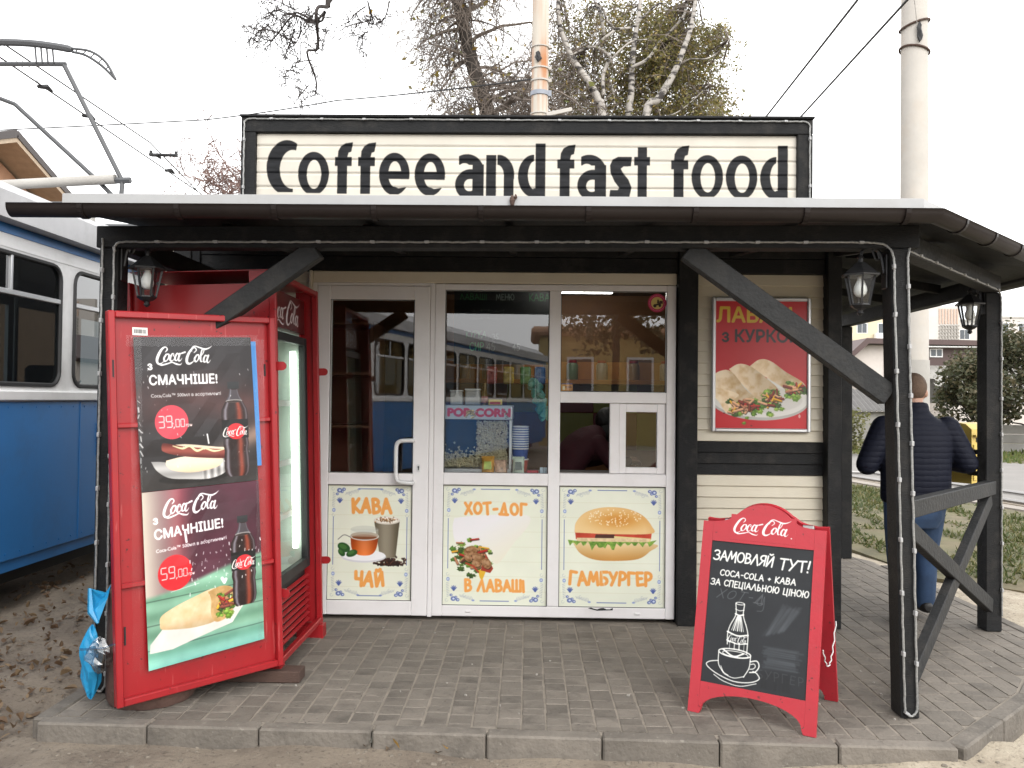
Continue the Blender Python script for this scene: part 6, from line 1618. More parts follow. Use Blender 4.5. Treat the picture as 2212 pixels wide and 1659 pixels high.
def roof(b):
    pr_ = [(-.05, 2.776), (-.12, 2.84), (-.28, 2.95), (-.6, 3.03), (X0 / 2, 3.06), (X0 + .6, 3.03), (X0 + .28, 2.95), (X0 + .12, 2.84), (X0 + .05, 2.776), (X0, 2.561), (X0 + .03, 2.561), (X0 + .1, 2.7), (-.15, 2.7)]
    a_ = [b.pt((x, .03, z_)) for x, z_ in pr_]; c_ = [b.pt((x, TL - .03, z_)) for x, z_ in pr_]; n = len(pr_)
    for i in range(n): b.face([a_[(i + 1) % n], a_[i], c_[i], c_[(i + 1) % n]])
    b.face(a_); b.face(c_[::-1])
tp('roof', roof, M['tramgrey'])
for k in range(NB_):
    y0, y1 = k * BAY + .06, (k + 1) * BAY - .06; z0, z1 = 1.4555, 2.4095
    def surround(b):
        inn = rrect(y0 + .03, y1 - .03, 1.49, 2.385, .11, 6); cyy, czz = (y0 + y1) / 2, (z0 + z1) / 2
        Y0, Y1 = k * BAY, (k + 1) * BAY; outp = []
        for (y, z_) in inn:
            dy, dz = y - cyy, z_ - czz; s_ = min(((Y1 - Y0) / 2) / abs(dy) if dy else 9e9, ((z1 - z0) / 2) / abs(dz) if dz else 9e9); outp.append((cyy + dy * s_, czz + dz * s_))
        # corners of the opening
        n = len(inn); A = [b.pt((0, y, z_)) for y, z_ in outp]; B = [b.pt((-.006, y, z_)) for y, z_ in inn]; C2 = [b.pt((-.045, y, z_)) for y, z_ in inn]
        for i in range(n):
            j = (i + 1) % n; (ya, za), (yb_, zb) = outp[i], outp[j]
            if abs(ya - yb_) > 1e-4 and abs(za - zb) > 1e-4:
                yc = Y1 if max(ya, yb_) > cyy else Y0; zc = z1 if max(za, zb) > czz else z0; e = b.pt((0, yc, zc)); b.face([A[i], e, A[j]])
            b.face([A[i], A[j], B[j], B[i]]); b.face([B[i], B[j], C2[j], C2[i]])
    tp('window_surround', surround, M['tramw'])
    WF = tp('window', lambda b: b.tube([(-.004, y, z_) for y, z_ in rrect(y0 + .035, y1 - .035, 1.495, 2.38, .105, 5)], .016, 6, closed=True), M['dark'], smooth=True)
    tp('pane', lambda b: b.prism(rrect(y0 + .036, y1 - .036, 1.496, 2.379, .10, 5), .004, o=Vector((-3.5, 2.08, 0)) * 0 + Vector((-.016, 0, 0)), u=(0, 1, 0), v=(0, 0, 1)), M['tramglass'], WF)
    tp('transom', lambda b: b.box(-.022, .006, y0 + .04, y1 - .04, 2.10, 2.135, .004), M['alu'], WF); tp('sash_bar', lambda b: b.box(-.02, .004, (y0 + y1) / 2 - .012, (y0 + y1) / 2 + .012, 2.1355, 2.372, .003), M['alu'], WF)
    tp('far_pillar', lambda b: (b.box(X0, X0 + .04, k * BAY, k * BAY + .1, 1.376, 2.409)), M['tramw'])
    tp('seat', lambda b: (b.box(-.5, -.08, y0 + .2, y0 + .28, 1.0, 1.66, .03), b.box(-.5, -.08, y0 + .285, y0 + .65, .98, 1.04, .02)), M['seat'])
    if k % 2: tp('grab_pole', lambda b: b.tube([(-.62, y0 + .3, .9), (-.62, y0 + .3, 2.72)], .017, 6), M['steel'])
tp('floor', lambda b: b.box(X0 + .041, -.041, .03, TL - .03, .82, .88), M['seat'])
tp('underframe', lambda b: (b.box(X0 + .3, -.3, .5, TL - .5, .05, .299), b.box(X0 + .25, -.25, 1.6, 3.6, -.18, .049), b.box(X0 + .25, -.25, TL - 3.6, TL - 1.6, -.18, .049)), M['under'])
for yy in (1.9, 3.3, TL - 3.3, TL - 1.9):
    for x_ in (-.35, X0 + .35):
        tp('wheel', lambda b: b.tube([(x_ - .05, yy, .14), (x_ + .05, yy, .14)], .32, 20), M['under'], smooth=True)
for yy, s_ in ((.0, -1), (TL, 1)):
    def endw(b):
        y_a, y_b = (yy, yy + .02) if s_ < 0 else (yy - .02, yy)
        for x_a, x_b, z_a, z_b in ((X0, 0, .30, 1.45), (X0, 0, 2.42, 2.76), (X0, X0 + .18, 1.4505, 2.4195), (-.18, 0, 1.4505, 2.4195)): b.box(x_a, x_b, y_a, y_b, z_a, z_b, .002)
    tp('end_wall', endw, M['tramw'])
    tp('windscreen', lambda b: b.box(X0 + .181, -.181, yy + .006 if s_ < 0 else yy - .012, yy + .012 if s_ < 0 else yy - .006, 1.451, 2.419), M['tramglass'])
    for x_ in (-.4, X0 + .4): tp('headlight', lambda b: b.tube([(x_, yy + .02 * s_, .75), (x_, yy + .05 * s_, .75)], .09, 14), M['alu'])
TR2 = copy_tree(TR)
M2 = Matrix.Translation((.55, -14.2, -.2)) @ Matrix.Rotation(R_(13.9), 4, 'Z'); TR2.matrix_local = M2
tag(TR2, 'second blue and white tram car mirrored in the shop glass')
def tw(name, paths, m, par, r=.02, n=6):
    b = MB()
    for p in paths: b.tube(p[0] if isinstance(p[0][0], (tuple, list)) else p, (p[1] if isinstance(p[0][0], (tuple, list)) else r), n)
    return b.build(name, m, par, smooth=True)
M['pant'] = mat('pantograph_steel', (.06, .062, .066), .5, var=.15)
PG = TR
cx_ = -4.70
tw('pantograph_base', [[(-5.7, 7.0, 3.05), (-3.7, 7.0, 3.05)], [(-5.7, 7.9, 3.05), (-3.7, 7.9, 3.05)]], M['pant'], TR, .035)
tw('insulator', [[(x_, y_, 2.9), (x_, y_, 3.03)] for x_ in (-5.6, -3.8) for y_ in (7.0, 7.9)][:1], M['conc'], TR, .06)
for x_ in (-5.6, -3.8):
    for y_ in (7.0, 7.9): tw('insulator', [[(x_ + .02, y_, 2.88), (x_ + .02, y_, 3.02)]], M['conc'], TR, .055)
tw('pantograph_shaft', [[(-5.85, 7.05, 3.16), (-3.55, 7.0, 3.28)]], M['conc'], TR, .042, 10)
tw('pantograph_arm', [[(-3.5, 7.0, 3.10), (-3.49, 7.0, 3.26), (-4.02, 7.0, 4.27)]], M['pant'], TR, .02); tw('pantograph_arm', [[(-5.9, 7.0, 3.10), (-5.91, 7.0, 3.26), (-5.38, 7.0, 4.27)]], M['pant'], TR, .02)
tw('pantograph_arm', [[(-3.57, 7.05, 3.12), (-3.72, 7.05, 3.27), (-4.47, 7.05, 3.94), (-5.3, 7.05, 4.25)]], M['pant'], TR, .02); tw('pantograph_crossbar', [[(-5.40, 7.0, 4.27), (-4.0, 7.0, 4.27)]], M['pant'], TR, .02)
tw('knuckle', [[(-3.62, 7.0, 3.265), (-3.42, 7.0, 3.27)]], M['pant'], TR, .028)
b = MB(); q_ = spline([(-5.7, 6.95, 4.30), (-5.45, 6.95, 4.40), (-5.1, 6.95, 4.43), (-4.7, 6.95, 4.44), (-4.3, 6.95, 4.43), (-4.05, 6.95, 4.40), (-3.92, 6.95, 4.375)], 4); b.tube(q_, [.012] + [.032] * (len(q_) - 2) + [.02], 8)
b.build('collector_bar', M['pant'], TR, smooth=True)
b = MB(); ha = spline([(-3.92, 6.95, 4.385), (-3.76, 6.95, 4.36), (-3.63, 6.95, 4.27), (-3.54, 6.95, 4.12)], 4); hb = spline([(-3.92, 6.95, 4.355), (-3.80, 6.95, 4.325), (-3.66, 6.95, 4.235), (-3.54, 6.95, 4.12)], 4)
b.tube(ha, .012, 5); b.tube(hb, .012, 5)
for i in range(1, len(ha) - 1, 2): b.tube([tuple(ha[i]), tuple(hb[i])], .006, 4)
b.build('horn', M['pant'], TR)
b = MB()
for x_ in (-4.24, -4.19, -4.14, -4.09): b.tube([(x_, 6.97, 4.27), (x_ - .01, 6.96, 4.41)], .008, 5)
b.build('spring_leg', M['pant'], TR)
# ------------------------------------------------------------------ overhead wires
def wire(label, pts, r, group='overhead wires', sag=0.):
    P = []
    for a, c in zip(pts, pts[1:]):
        for i in range(8): P.append(Vector(a).lerp(Vector(c), i / 8) - Vector((0, 0, sag * 4 * (i / 8) * (1 - i / 8))))
    P.append(Vector(pts[-1])); t = thing('overhead_wire', label, 'wire', tuple(P[0]), group=group)
    b = MB(); b.tube(P, r, 5); b.build('cable', M['dark'], t); return t
w1 = wire('lower contact wire above the tram roof', [(-4.7, -4, 4.47), (-4.7, 7, 4.41), (-4.7, 16, 4.25), (-4.7, 40, 4.2)], .008)
w2 = wire('upper messenger wire above the tram roof', [(-4.75, -4, 4.7), (-4.72, 7, 4.56), (-4.7, 10.1, 4.56), (-4.7, 11.6, 4.33)], .008)
for i, (y_, z_) in enumerate(((7.8, 4.39), (8.6, 4.385), (10.2, 4.44), (10.6, 4.36))):
    b = MB(); b.tube([(-4.72, y_, z_ - .01), (-4.7, y_ + .1, z_ + .025), (-4.68, y_ + .16, z_)], [.02, .028, .014], 6); b.build('wire_clamp', M['dark'], w1)
tw('spreader', [[(-4.8, 10.3, 4.47), (-4.45, 10.3, 4.46)], [(-4.78, 10.3, 4.45), (-4.78, 10.3, 4.52)], [(-4.46, 10.3, 4.44), (-4.46, 10.3, 4.51)]], M['dark'], w2, .02)
tw('dropper', [[(-4.72, 7.1, 4.56), (-4.7, 8.6, 4.4)], [(-4.72, 7.0, 4.56), (-4.7, 7.8, 4.4)]], M['dark'], w2, .004, 4)
wire('left of two thick cables rising to the right behind the sign', [(1.95, -9, 4.2), (3.13, 8, 5.3), (3.36, 12, 5.5), (4.2, 26, 6.2)], .013)
wire('right of two thick cables rising to the right behind the sign', [(2.45, -9, 4.2), (3.62, 8, 5.32), (3.85, 12, 5.5), (4.8, 26, 6.2)], .013)
wire('thin cable from the rusty pole down to the left', [(.02, 10.95, 5.70), (-3.2, 13.5, 6.33), (-5.5, 13.8, 6.1), (-14, 13, 5.4)], .011, sag=.02)
# ------------------------------------------------------------------ poles
def pole_mat():
    m, t, bs = _new('rusty_pole'); N, L = t.nodes.new, t.links.new
    tc = N('ShaderNodeTexCoord'); mp = N('ShaderNodeMapping'); mp.inputs['Scale'].default_value = (9, 9, .55); L(tc.outputs['Object'], mp.inputs[0])
    n1 = N('ShaderNodeTexNoise'); n1.inputs['Scale'].default_value = 1; n1.inputs['Detail'].default_value = 8; L(mp.outputs[0], n1.inputs['Vector'])
    r = N('ShaderNodeMapRange'); r.inputs[1].default_value = .48; r.inputs[2].default_value = .62; L(n1.outputs[0], r.inputs[0])
    n2 = N('ShaderNodeTexNoise'); n2.inputs['Scale'].default_value = .8; L(tc.outputs['Object'], n2.inputs['Vector'])
    r2 = N('ShaderNodeMapRange'); r2.inputs[1].default_value = .42; r2.inputs[2].default_value = .6; L(n2.outputs[0], r2.inputs[0])
    mm = N('ShaderNodeMath'); mm.operation = 'MULTIPLY'; L(r.outputs[0], mm.inputs[0]); L(r2.outputs[0], mm.inputs[1])
    mx = N('ShaderNodeMix'); mx.data_type = 'RGBA'; mx.inputs[6].default_value = (.47, .435, .375, 1); mx.inputs[7].default_value = (.38, .15, .05, 1); L(mm.outputs[0], mx.inputs[0]); L(mx.outputs[2], bs.inputs['Base Color']); bs.inputs['Roughness'].default_value = .75
    return m
M['rpole'] = pole_mat()
PX, PY, PK = .121, 11.0, .7586
pz = lambda z_: 1.42 + (z_ - 1.42) * PK
P1 = thing('utility_pole', 'cream steel pole with rust streaks and clamps rising behind the roof sign', 'pole', (PX, PY, -.1))
b = MB(); b.lathe([(.122, -.1), (.114, pz(6)), (.1115, 8.5)], 20, (PX, PY, 0)); b.build('shaft', M['rpole'], P1, smooth=True)
M['clampg'] = mat('clamp_grey', (.24, .26, .30), .5)
for z_, h_, m_ in ((7.62, .02, 'pole'), (7.24, .025, 'pole'), (7.02, .03, 'pole'), (6.77, .065, 'clampg'), (6.44, .025, 'pole'), (6.12, .022, 'pole')):
    b = MB(); b.lathe([(.113, 0), (.128, .004), (.128, h_ - .004), (.113, h_)], 20, (PX, PY, pz(z_)), cap=False); b.build('clamp', M[m_], P1, smooth=True)
    b = MB(); b.box(PX + .108, PX + .155, PY - .05, PY, pz(z_) - .008, pz(z_) + h_ + .008, .003); b.build('clamp_lug', M[m_], P1)
part('cross_arm', lambda b: b.beam((-.18, PY - .13, pz(6.30)), (.03, PY - .125, pz(6.36)), .025, .045), M['pole'], P1); part('cross_arm', lambda b: b.beam((PX + .09, PY - .125, pz(6.40)), (.545, PY - .12, pz(6.50)), .025, .052), M['pole'], P1)
crumple('insulator', (.09, PY - .13, pz(7.42)), (.038, .022, .07), M['dark'], P1, 5, n=8, amp=.7)
P2 = thing('utility_pole', 'pale concrete pole with a rusty wire collar behind the right end of the porch', 'pole', (4.62, 10.0, -.1))
b = MB(); b.lathe([(.168, -.1), (.16, 2), (.149, 6), (.145, 8.5)], 24, (4.62, 10, 0)); b.build('shaft', M['pole'], P2, smooth=True)
for z_, tl in ((5.99, .05), (5.68, -.04)):
    b = MB(); b.tube([(4.62 + .165 * math.cos(a), 10 + .165 * math.sin(a), z_ + tl * math.cos(a)) for a in np.linspace(0, 2 * math.pi, 24)[:-1]], .013, 6, closed=True); b.build('collar', M['woodpl'], P2)
crumple('wire_clamp', (4.60, 9.82, 5.84), (.03, .02, .12), M['dark'], P2, 11, n=8, amp=.6); tw('stay_wire', [[(4.57, 9.82, 5.92), (4.40, 9.6, 6.4), (4.0, 9.2, 7.4)]], M['steel'], P2, .004, 4)
b = MB(); b.lathe([(.1705, .0), (.170, 1.95)], 24, (4.62, 10, 0), cap=False); b.build('whitewash', M['conc'], P2, smooth=True)
P3 = thing('utility_pole', 'thin dark concrete pole beyond the road at the kiosk corner', 'pole', (5.32, 14.0, -.1))
b = MB(); b.lathe([(.075, -.1), (.06, 4.4)], 10, (5.32, 14, 0)); b.build('shaft', M['conc'], P3, smooth=True)
for z_ in (1.15, 1.9): part('notice', lambda b: b.box(5.24, 5.29, 13.90, 13.93, z_, z_ + .16, .002), M['white'], P3)

# ------------------------------------------------------------------ trees
def wander(p, d, L_, n, jit, droop, r):
    P = [Vector(p)]; d = Vector(d).normalized()
    for i in range(n):
        d = (d + Vector((r.gauss(0, jit), r.gauss(0, jit), r.gauss(0, jit) - droop))).normalized(); P.append(P[-1] + d * (L_ / n))
    return P
MINR = .0042
def branchy(b, path, r0, r1, lev, cfg, r, tips):
    n = len(path); b.tube(path, [r0 + (r1 - r0) * i / (n - 1) for i in range(n)], 8 if r0 > .06 else (5 if r0 > .02 else 3), cap=False)
    if lev >= len(cfg): tips.append(path); return
    cnt, Lr, jit, droop, spread = cfg[lev]
    for _ in range(cnt):
        t = r.uniform(.15, 1.0) * (n - 1); i = min(int(t), n - 2); p = path[i].lerp(path[i + 1], t - i); ax = (path[i + 1] - path[i]).normalized()
        o = Vector((r.gauss(0, 1), r.gauss(0, 1), r.gauss(0, 1))); o = (o - ax * o.dot(ax)).normalized(); d = ax * (1 - spread) + o * spread
        rr = (r0 + (r1 - r0) * t / (n - 1)) * r.uniform(.35, .6); rr = max(rr, MINR)
        branchy(b, wander(p, d, Lr * r.uniform(.6, 1.3), 5 if lev < len(cfg) - 1 else 4, jit, droop, r), rr, max(MINR * .8, rr * .35), lev + 1, cfg, r, tips)
def leafquads(pts, size, r, flat=.6):
    b = MB()
    for p in pts:
        s_ = size * r.uniform(.6, 1.3); u = Vector((r.gauss(0, 1), r.gauss(0, 1), r.gauss(0, flat))).normalized(); v = u.cross(Vector((r.gauss(0, 1), r.gauss(0, 1), r.gauss(0, 1)))).normalized()
        b.face([b.pt(p - u * s_ - v * s_ * .1), b.pt(p - v * s_ * .6), b.pt(p + u * s_), b.pt(p + v * s_ * .6)])
    return b
def leafmat(name, c1, c2, c3=None):
    m, t, bs = _new(name); N, L = t.nodes.new, t.links.new
    ge = N('ShaderNodeNewGeometry'); cr = N('ShaderNodeValToRGB'); L(ge.outputs['Random Per Island'], cr.inputs[0])
    cr.color_ramp.elements[0].color = (*c1, 1); cr.color_ramp.elements[1].color = (*c2, 1)
    if c3: e = cr.color_ramp.elements.new(.5); e.color = (*c3, 1)
    L(cr.outputs[0], bs.inputs['Base Color']); bs.inputs['Roughness'].default_value = .6
    tl = N('ShaderNodeBsdfTranslucent'); L(cr.outputs[0], tl.inputs[0]); ms = N('ShaderNodeMixShader'); ms.inputs[0].default_value = .35; L(bs.outputs[0], ms.inputs[1]); L(tl.outputs[0], ms.inputs[2]); L(ms.outputs[0], t.nodes['Material Output'].inputs[0])
    return m
M['bark'] = mat('dark_bark', (.042, .034, .028), .9, var=.4, vs=6, bump=.8, bs=20)
M['twig'] = mat('twig_bark', (.17, .14, .118), .9, var=.35, vs=3)
M['twigr'] = mat('reddish_twigs', (.17, .11, .095), .9, var=.3, vs=3)
M['twigd'] = mat('dark_twigs', (.035, .028, .026), .9, var=.3, vs=3)
def birchbark():
    m, t, bs = _new('birch_bark'); N, L = t.nodes.new, t.links.new
    tc = N('ShaderNodeTexCoord'); mp = N('ShaderNodeMapping'); mp.inputs['Scale'].default_value = (3, 3, 9); L(tc.outputs['Object'], mp.inputs[0])
    n1 = N('ShaderNodeTexNoise'); n1.inputs['Scale'].default_value = 1.6; n1.inputs['Detail'].default_value = 5; L(mp.outputs[0], n1.inputs['Vector'])
    cr = N('ShaderNodeValToRGB'); cr.color_ramp.elements[0].position = .40; cr.color_ramp.elements[0].color = (.035, .03, .028, 1); cr.color_ramp.elements[1].position = .50; cr.color_ramp.elements[1].color = (.37, .345, .315, 1); L(n1.outputs[0], cr.inputs[0])
    L(cr.outputs[0], bs.inputs['Base Color']); bs.inputs['Roughness'].default_value = .8; return m
M['birch'] = birchbark()
M['leafy'] = leafmat('yellow_leaves', (.35, .22, .04), (.13, .16, .04)); M['leafo'] = leafmat('olive_leaves', (.20, .18, .06), (.34, .25, .085), (.15, .15, .05)); M['leafg'] = leafmat('dark_leaves', (.04, .048, .022), (.12, .095, .05), (.065, .07, .032)); M['leafb'] = leafmat('bush_leaves', (.09, .10, .035), (.16, .15, .05))
def PV_(px, py, Y):       # a survey point: bearing from the camera at a known distance
    k = math.tan; return None
r = random.Random(21)
TA = thing('bare_tree', 'leaning dark trunked tree with bare hanging twigs behind the sign', 'tree', (-.4, 13, -.1))
TP = spline([(-.40, 13, -.1), (-.45, 13, 3), (-.50, 13, 4.8), (-.666, 13, 5.91), (-.86, 13, 6.5), (-1.0, 13, 7.02), (-1.165, 13, 7.76), (-1.2, 13, 8.6), (-1.1, 13.2, 9.6)], 3); TP = [Vector(p) for p in TP]
b = MB(); n_ = len(TP); b.tube(TP, [.16 - .09 * i / n_ for i in range(n_)], 10); b.build('trunk', M['bark'], TA, smooth=True)
b = MB(); tips = []
for i in range(54):
    z_ = r.uniform(4.9, 9.0); k = min(range(n_), key=lambda q: abs(TP[q].z - z_)); a = r.uniform(0, 6.28)
    d = Vector((math.cos(a), math.sin(a) * .8, r.uniform(-.1, .5)))
    branchy(b, wander(TP[k], d, r.uniform(1.0, 2.0) * (.62 if d.x < -.3 else 1), 7, .22, .05, r), r.uniform(.02, .045), .008, 1, [None, (10, .8, .25, .10, .8), (9, .5, .25, .16, .75)], r, tips)
b.build('branches', M['twig'], TA)
pts = [p[-1] + Vector((r.gauss(0, .03), r.gauss(0, .03), r.gauss(0, .03))) for p in r.sample(tips, 600) if p[-1].x < -.3 or p[-1].z < 6.8]
leafquads(pts, .05, r).build('leaves', M['leafy'], TA)
# the limb that hangs in at the top left, close to the road
b = MB(); tips = []
def zp(x, y, Y=9.0):     # from the enlarged survey of the hanging branch: offsets in metres at 9 m
    px, py = 493.7 + .1984 * x, .1984 * y
    return Vector(((px - 1140 - .0108 * (py - 862)) / 1790 * Y * 1.0, Y, 1.42 + (862 + .0108 * (px - 1140) - py) / 1790 * Y))
b.tube([Vector((-1.15, 13, 9.3)), Vector((-1.4, 11.2, 8.6)), Vector((-1.7, 9.6, 7.0)), zp(960, -60), zp(960, 0)], [.07, .06, .05, .035, .03], 7)
def hang(pts, r0, r1=.004, tw_=8, L_=.16):
    P = [Vector(p) for p in spline([zp(*q) + Vector((0, r.uniform(-.3, .3), 0)) if i else zp(*q) for i, q in enumerate(pts)], 4)]
    branchy(b, P, r0, r1, 0, [(tw_, L_, .3, .06, .75), (2, .07, .3, .05, .7)], r, tips)
hang([(960, 0), (920, 120), (905, 250), (850, 440), (800, 590), (775, 700), (770, 850), (775, 960)], .022, .006, 34, .22)
for q_ in ([(800, 590), (670, 740), (540, 710), (440, 730)], [(670, 740), (600, 810), (450, 840)], [(770, 870), (660, 920), (540, 975)], [(775, 960), (740, 1010), (640, 1045)], [(870, 330), (790, 390), (730, 460), (600, 540), (450, 560)], [(905, 250), (960, 290), (985, 380), (960, 520)]): hang(q_, .008, .004, 9)
for q_ in ([(930, 50), (720, 40), (600, 110), (420, 280), (270, 295), (120, 280), (30, 260)], [(930, 60), (800, 50), (640, 80), (520, 60), (400, 70), (270, 75)]): hang(q_, .017, .005, 40, .26)
for q_ in ([(420, 280), (330, 380), (200, 420)], [(640, 100), (580, 180), (500, 250), (400, 210), (250, 190)], [(660, 150), (640, 240), (580, 360), (520, 470)], [(600, 240), (480, 340), (410, 450)], [(640, 20), (560, 10), (400, 40), (180, 50)], [(820, 60), (760, 150), (700, 240)]): hang(q_, .010, .004, 18)
for q_ in ([(1400, -60), (1380, 20), (1240, 190), (1180, 300), (1060, 430)], [(1400, -60), (1415, 60), (1430, 170), (1390, 290), (1240, 450)], [(1640, -60), (1600, 70), (1520, 120), (1480, 110)], [(1380, 0), (1240, 30), (1120, 60)], [(1410, 280), (1380, 380), (1330, 480)]): hang(q_, .010, .004, 16)
b.build('hanging_limb', M['twigd'], TA)
# birches
def zb(x, y, Y=13.0):
    px, py = 1152 + .1984 * x, .1984 * y
    return Vector(((px - 1140 - .0108 * (py - 862)) / 1790 * Y, Y, 1.42 + (862 + .0108 * (px - 1140) - py) / 1790 * Y))
def crownleaf(tree, pts, n, size, m):
    q = []
    for _ in range(n):
        p = r.choice(pts); i = r.randrange(len(p)); q.append(p[i] + Vector((r.gauss(0, .05), r.gauss(0, .05), r.gauss(0, .06))))
    leafquads(q, size, r).build('leaves', m, tree)
def birch(label, trunk, limbs, strands, nleaf, seedx, Y=13.0, r0=.064):
    P = [zb(*q, Y) for q in trunk]; base = Vector((P[0].x + (P[0].x - P[1].x) * 1.4, Y, -.1))
    t = thing('birch_tree', label, 'tree', tuple(base), group='birches behind the sign')
    Q = [Vector(p) for p in spline([base, base.lerp(P[0], .6)] + P, 4)]; b = MB(); n = len(Q); b.tube(Q, [r0 * (1.25 - .85 * i / n) for i in range(n)], 10); b.build('trunk', M['birch'], t, smooth=True)
    b = MB(); src = list(Q[n // 2:])
    for pts, ra, rb in limbs:
        L_ = [Vector(p) for p in spline([zb(*q, Y - .15 + .3 * r.random()) for q in pts], 5)]; b.tube(L_, [.6 * (ra + (rb - ra) * i / (len(L_) - 1)) for i in range(len(L_))], 7); src += L_
    b.build('limbs', M['birch'], t, smooth=True)
    b = MB(); tips = []
    for (x0, x1, y0, y1, cnt) in strands:
        for _ in range(cnt):
            p = zb(r.uniform(x0, x1), r.uniform(y0, y1), Y + r.uniform(.15, 2.6)); s_ = min(src, key=lambda q: (q - p).length)
            if r.random() < .35: b.tube([s_, s_.lerp(p, .5) + Vector((0, 0, .08)), p], [.012, .009, .006], 3, cap=False)
            branchy(b, wander(p, Vector((r.gauss(0, .6), r.gauss(0, .6), -.25)), r.uniform(.35, .8), 6, .16, .16, r), .006, .003, 0, [(4, .25, .2, .2, .7)], r, tips); tips.append([p, p + Vector((0, 0, -.3))])
    b.build('twigs', M['twig'], t)
    if nleaf: crownleaf(t, tips, nleaf * 5 // 4, .029, M['leafo'])
    return t
birch('left birch of three leaning towards the rusty pole', [(690, 1280), (640, 1060), (560, 900), (420, 700), (330, 560), (250, 370), (200, 200), (180, 0), (190, -200)],
      [([(740, 640), (780, 600), (700, 520), (600, 470), (480, 490), (360, 545)], .05, .02), ([(700, 1000), (690, 800), (740, 640)], .05, .045), ([(780, 600), (900, 480), (1000, 410), (1160, 390)], .028, .014), ([(600, 470), (700, 370), (800, 280), (720, 180), (690, 80), (620, -20)], .04, .03), ([(800, 270), (1000, 250), (1130, 130), (1260, 10), (1330, -10)], .035, .02), ([(690, 340), (660, 150), (610, 0)], .05, .045)],
      [(150, 760, -100, 1260, 300)], 3800, 3)
birch('middle upright birch of three behind the sign', [(980, 1280), (1000, 1000), (1010, 600), (1040, 300), (1075, 60), (1090, -200)],
      [([(1000, 700), (1180, 600), (1300, 420), (1440, 280), (1560, 130), (1580, 0), (1600, -120)], .045, .03), ([(750, 800), (800, 950), (820, 1100)], .025, .03)], [(700, 1250, -100, 1260, 190), (1200, 1500, 250, 700, 80)], 8600, 4, Y=13.4, r0=.060)
birch('right birch of three with olive foliage leaning right', [(1160, 1280), (1290, 1060), (1400, 880), (1490, 700), (1570, 480), (1620, 340), (1660, 150), (1690, -100)],
      [([(1550, 660), (1640, 610), (1800, 610), (1910, 560), (2000, 480), (2060, 400)], .022, .008), ([(1330, 1250), (1500, 1200), (1680, 1060), (1850, 890)], .018, .006)],
      [(1150, 1690, 380, 1260, 190), (1600, 1990, 200, 480, 60), (1700, 2050, 820, 1250, 56), (1100, 1500, -100, 400, 80)], 14500, 5, Y=13.2)
def small_bare(label, x, y, z0, z1, wdt, m, seed, n=16):
    global MINR
    MINR = .009
    rr = random.Random(seed); t = thing('bare_tree', label, 'tree', (x, y, -.1)); b = MB(); b.tube([(x, y, -.1), (x + .1, y, z0 * .6), (x + .05, y, z0 + (z1 - z0) * .6)], [.12, .1, .05], 8); b.build('trunk', M['bark'], t)
    b = MB(); tp_ = []
    for i in range(n):
        a = rr.uniform(0, 6.28); d = Vector((math.cos(a) * wdt, math.sin(a) * .6, rr.uniform(.4, 1.3)))
        branchy(b, wander((x + .07, y, rr.uniform(z0 * .75, z0 + (z1 - z0) * .5)), d, (z1 - z0) * rr.uniform(.5, .9), 6, .16, -.02, rr), .03, .008, 0, [(9, (z1 - z0) * .28, .2, -.02, .6), (8, .3, .3, .02, .7)], rr, tp_)
    b.build('branches', m, t); MINR = .0042; return t
small_bare('reddish bare tree left of the roof sign', -6.0, 18, 4.2, 7.0, 1.0, M['twigr'], 4, 26)
small_bare('fine bare tree peeping over the top of the sign left of the birches', -6.0, 24, 6.8, 9.6, 1.0, M['twigr'], 9, 26)
def leafy(label, x, y, z0, z1, rx, m, seed, n=5200, size=.09, name='leafy_tree', cat='tree', trunk=True):
    rr = random.Random(seed); t = thing(name, label, cat, (x, y, -.08)); b = MB(); tips = []
    b.tube([(x, y, -.1), (x + .06, y, z0 + .2), (x - .05, y, z0 + (z1 - z0) * .5)], [.11 if trunk else .03, .09 if trunk else .03, .04 if trunk else .02], 8)
    for i in range(9):
        a = rr.uniform(0, 6.28); branchy(b, wander((x, y, z0 + rr.uniform(0, .5) * (z1 - z0)), Vector((math.cos(a), math.sin(a), .7)), rx * .9, 5, .2, 0, rr), .03, .008, 0, [(4, rx * .5, .3, 0, .7)], rr, tips)
    b.build('trunk', M['bark'], t)
    cl = [(Vector((x + rr.uniform(-1, 1) * rx * .75, y + rr.uniform(-1, 1) * rx * .6, z0 + (z1 - z0) * rr.uniform(.12, .9))), rr.uniform(.22, .42) * rx) for _ in range(26)]
    pts = []
    for _ in range(n):
        c, q = rr.choice(cl); d = Vector((rr.gauss(0, 1), rr.gauss(0, 1), rr.gauss(0, 1))).normalized(); p = c + d * q * (rr.random() ** .4); k = (p.z - z0) / (z1 - z0)
        if 0 < k < 1.05: pts.append(p)
    leafquads(pts, size, rr).build('crown', m, t); return t
leafy('dark green tree between the man and the rear porch post', 13.75, 25.5, .55, 3.15, 1.4, M['leafg'], 3, n=6500, size=.07)
leafy('taller dark green tree at the right edge with a forked trunk', 15.75, 26.2, .75, 3.95, 1.75, M['leafg'], 5, n=8500, size=.07)
leafy('yellowish bush beside the thin pole across the road', 9.0, 24.5, .0, 1.25, .9, M['leafb'], 6, n=2200, size=.06, name='bush', cat='bush', trunk=False)
leafy('low green bush in front of the grey fence', 11.9, 26.4, .0, 1.0, 1.0, M['leafb'], 8, n=1800, size=.06, name='bush', cat='bush', trunk=False)
leafy('dark tree across the square mirrored in the right window', 2.2, -10.5, 2.6, 6.2, 1.5, M['leafg'], 12, n=2600)

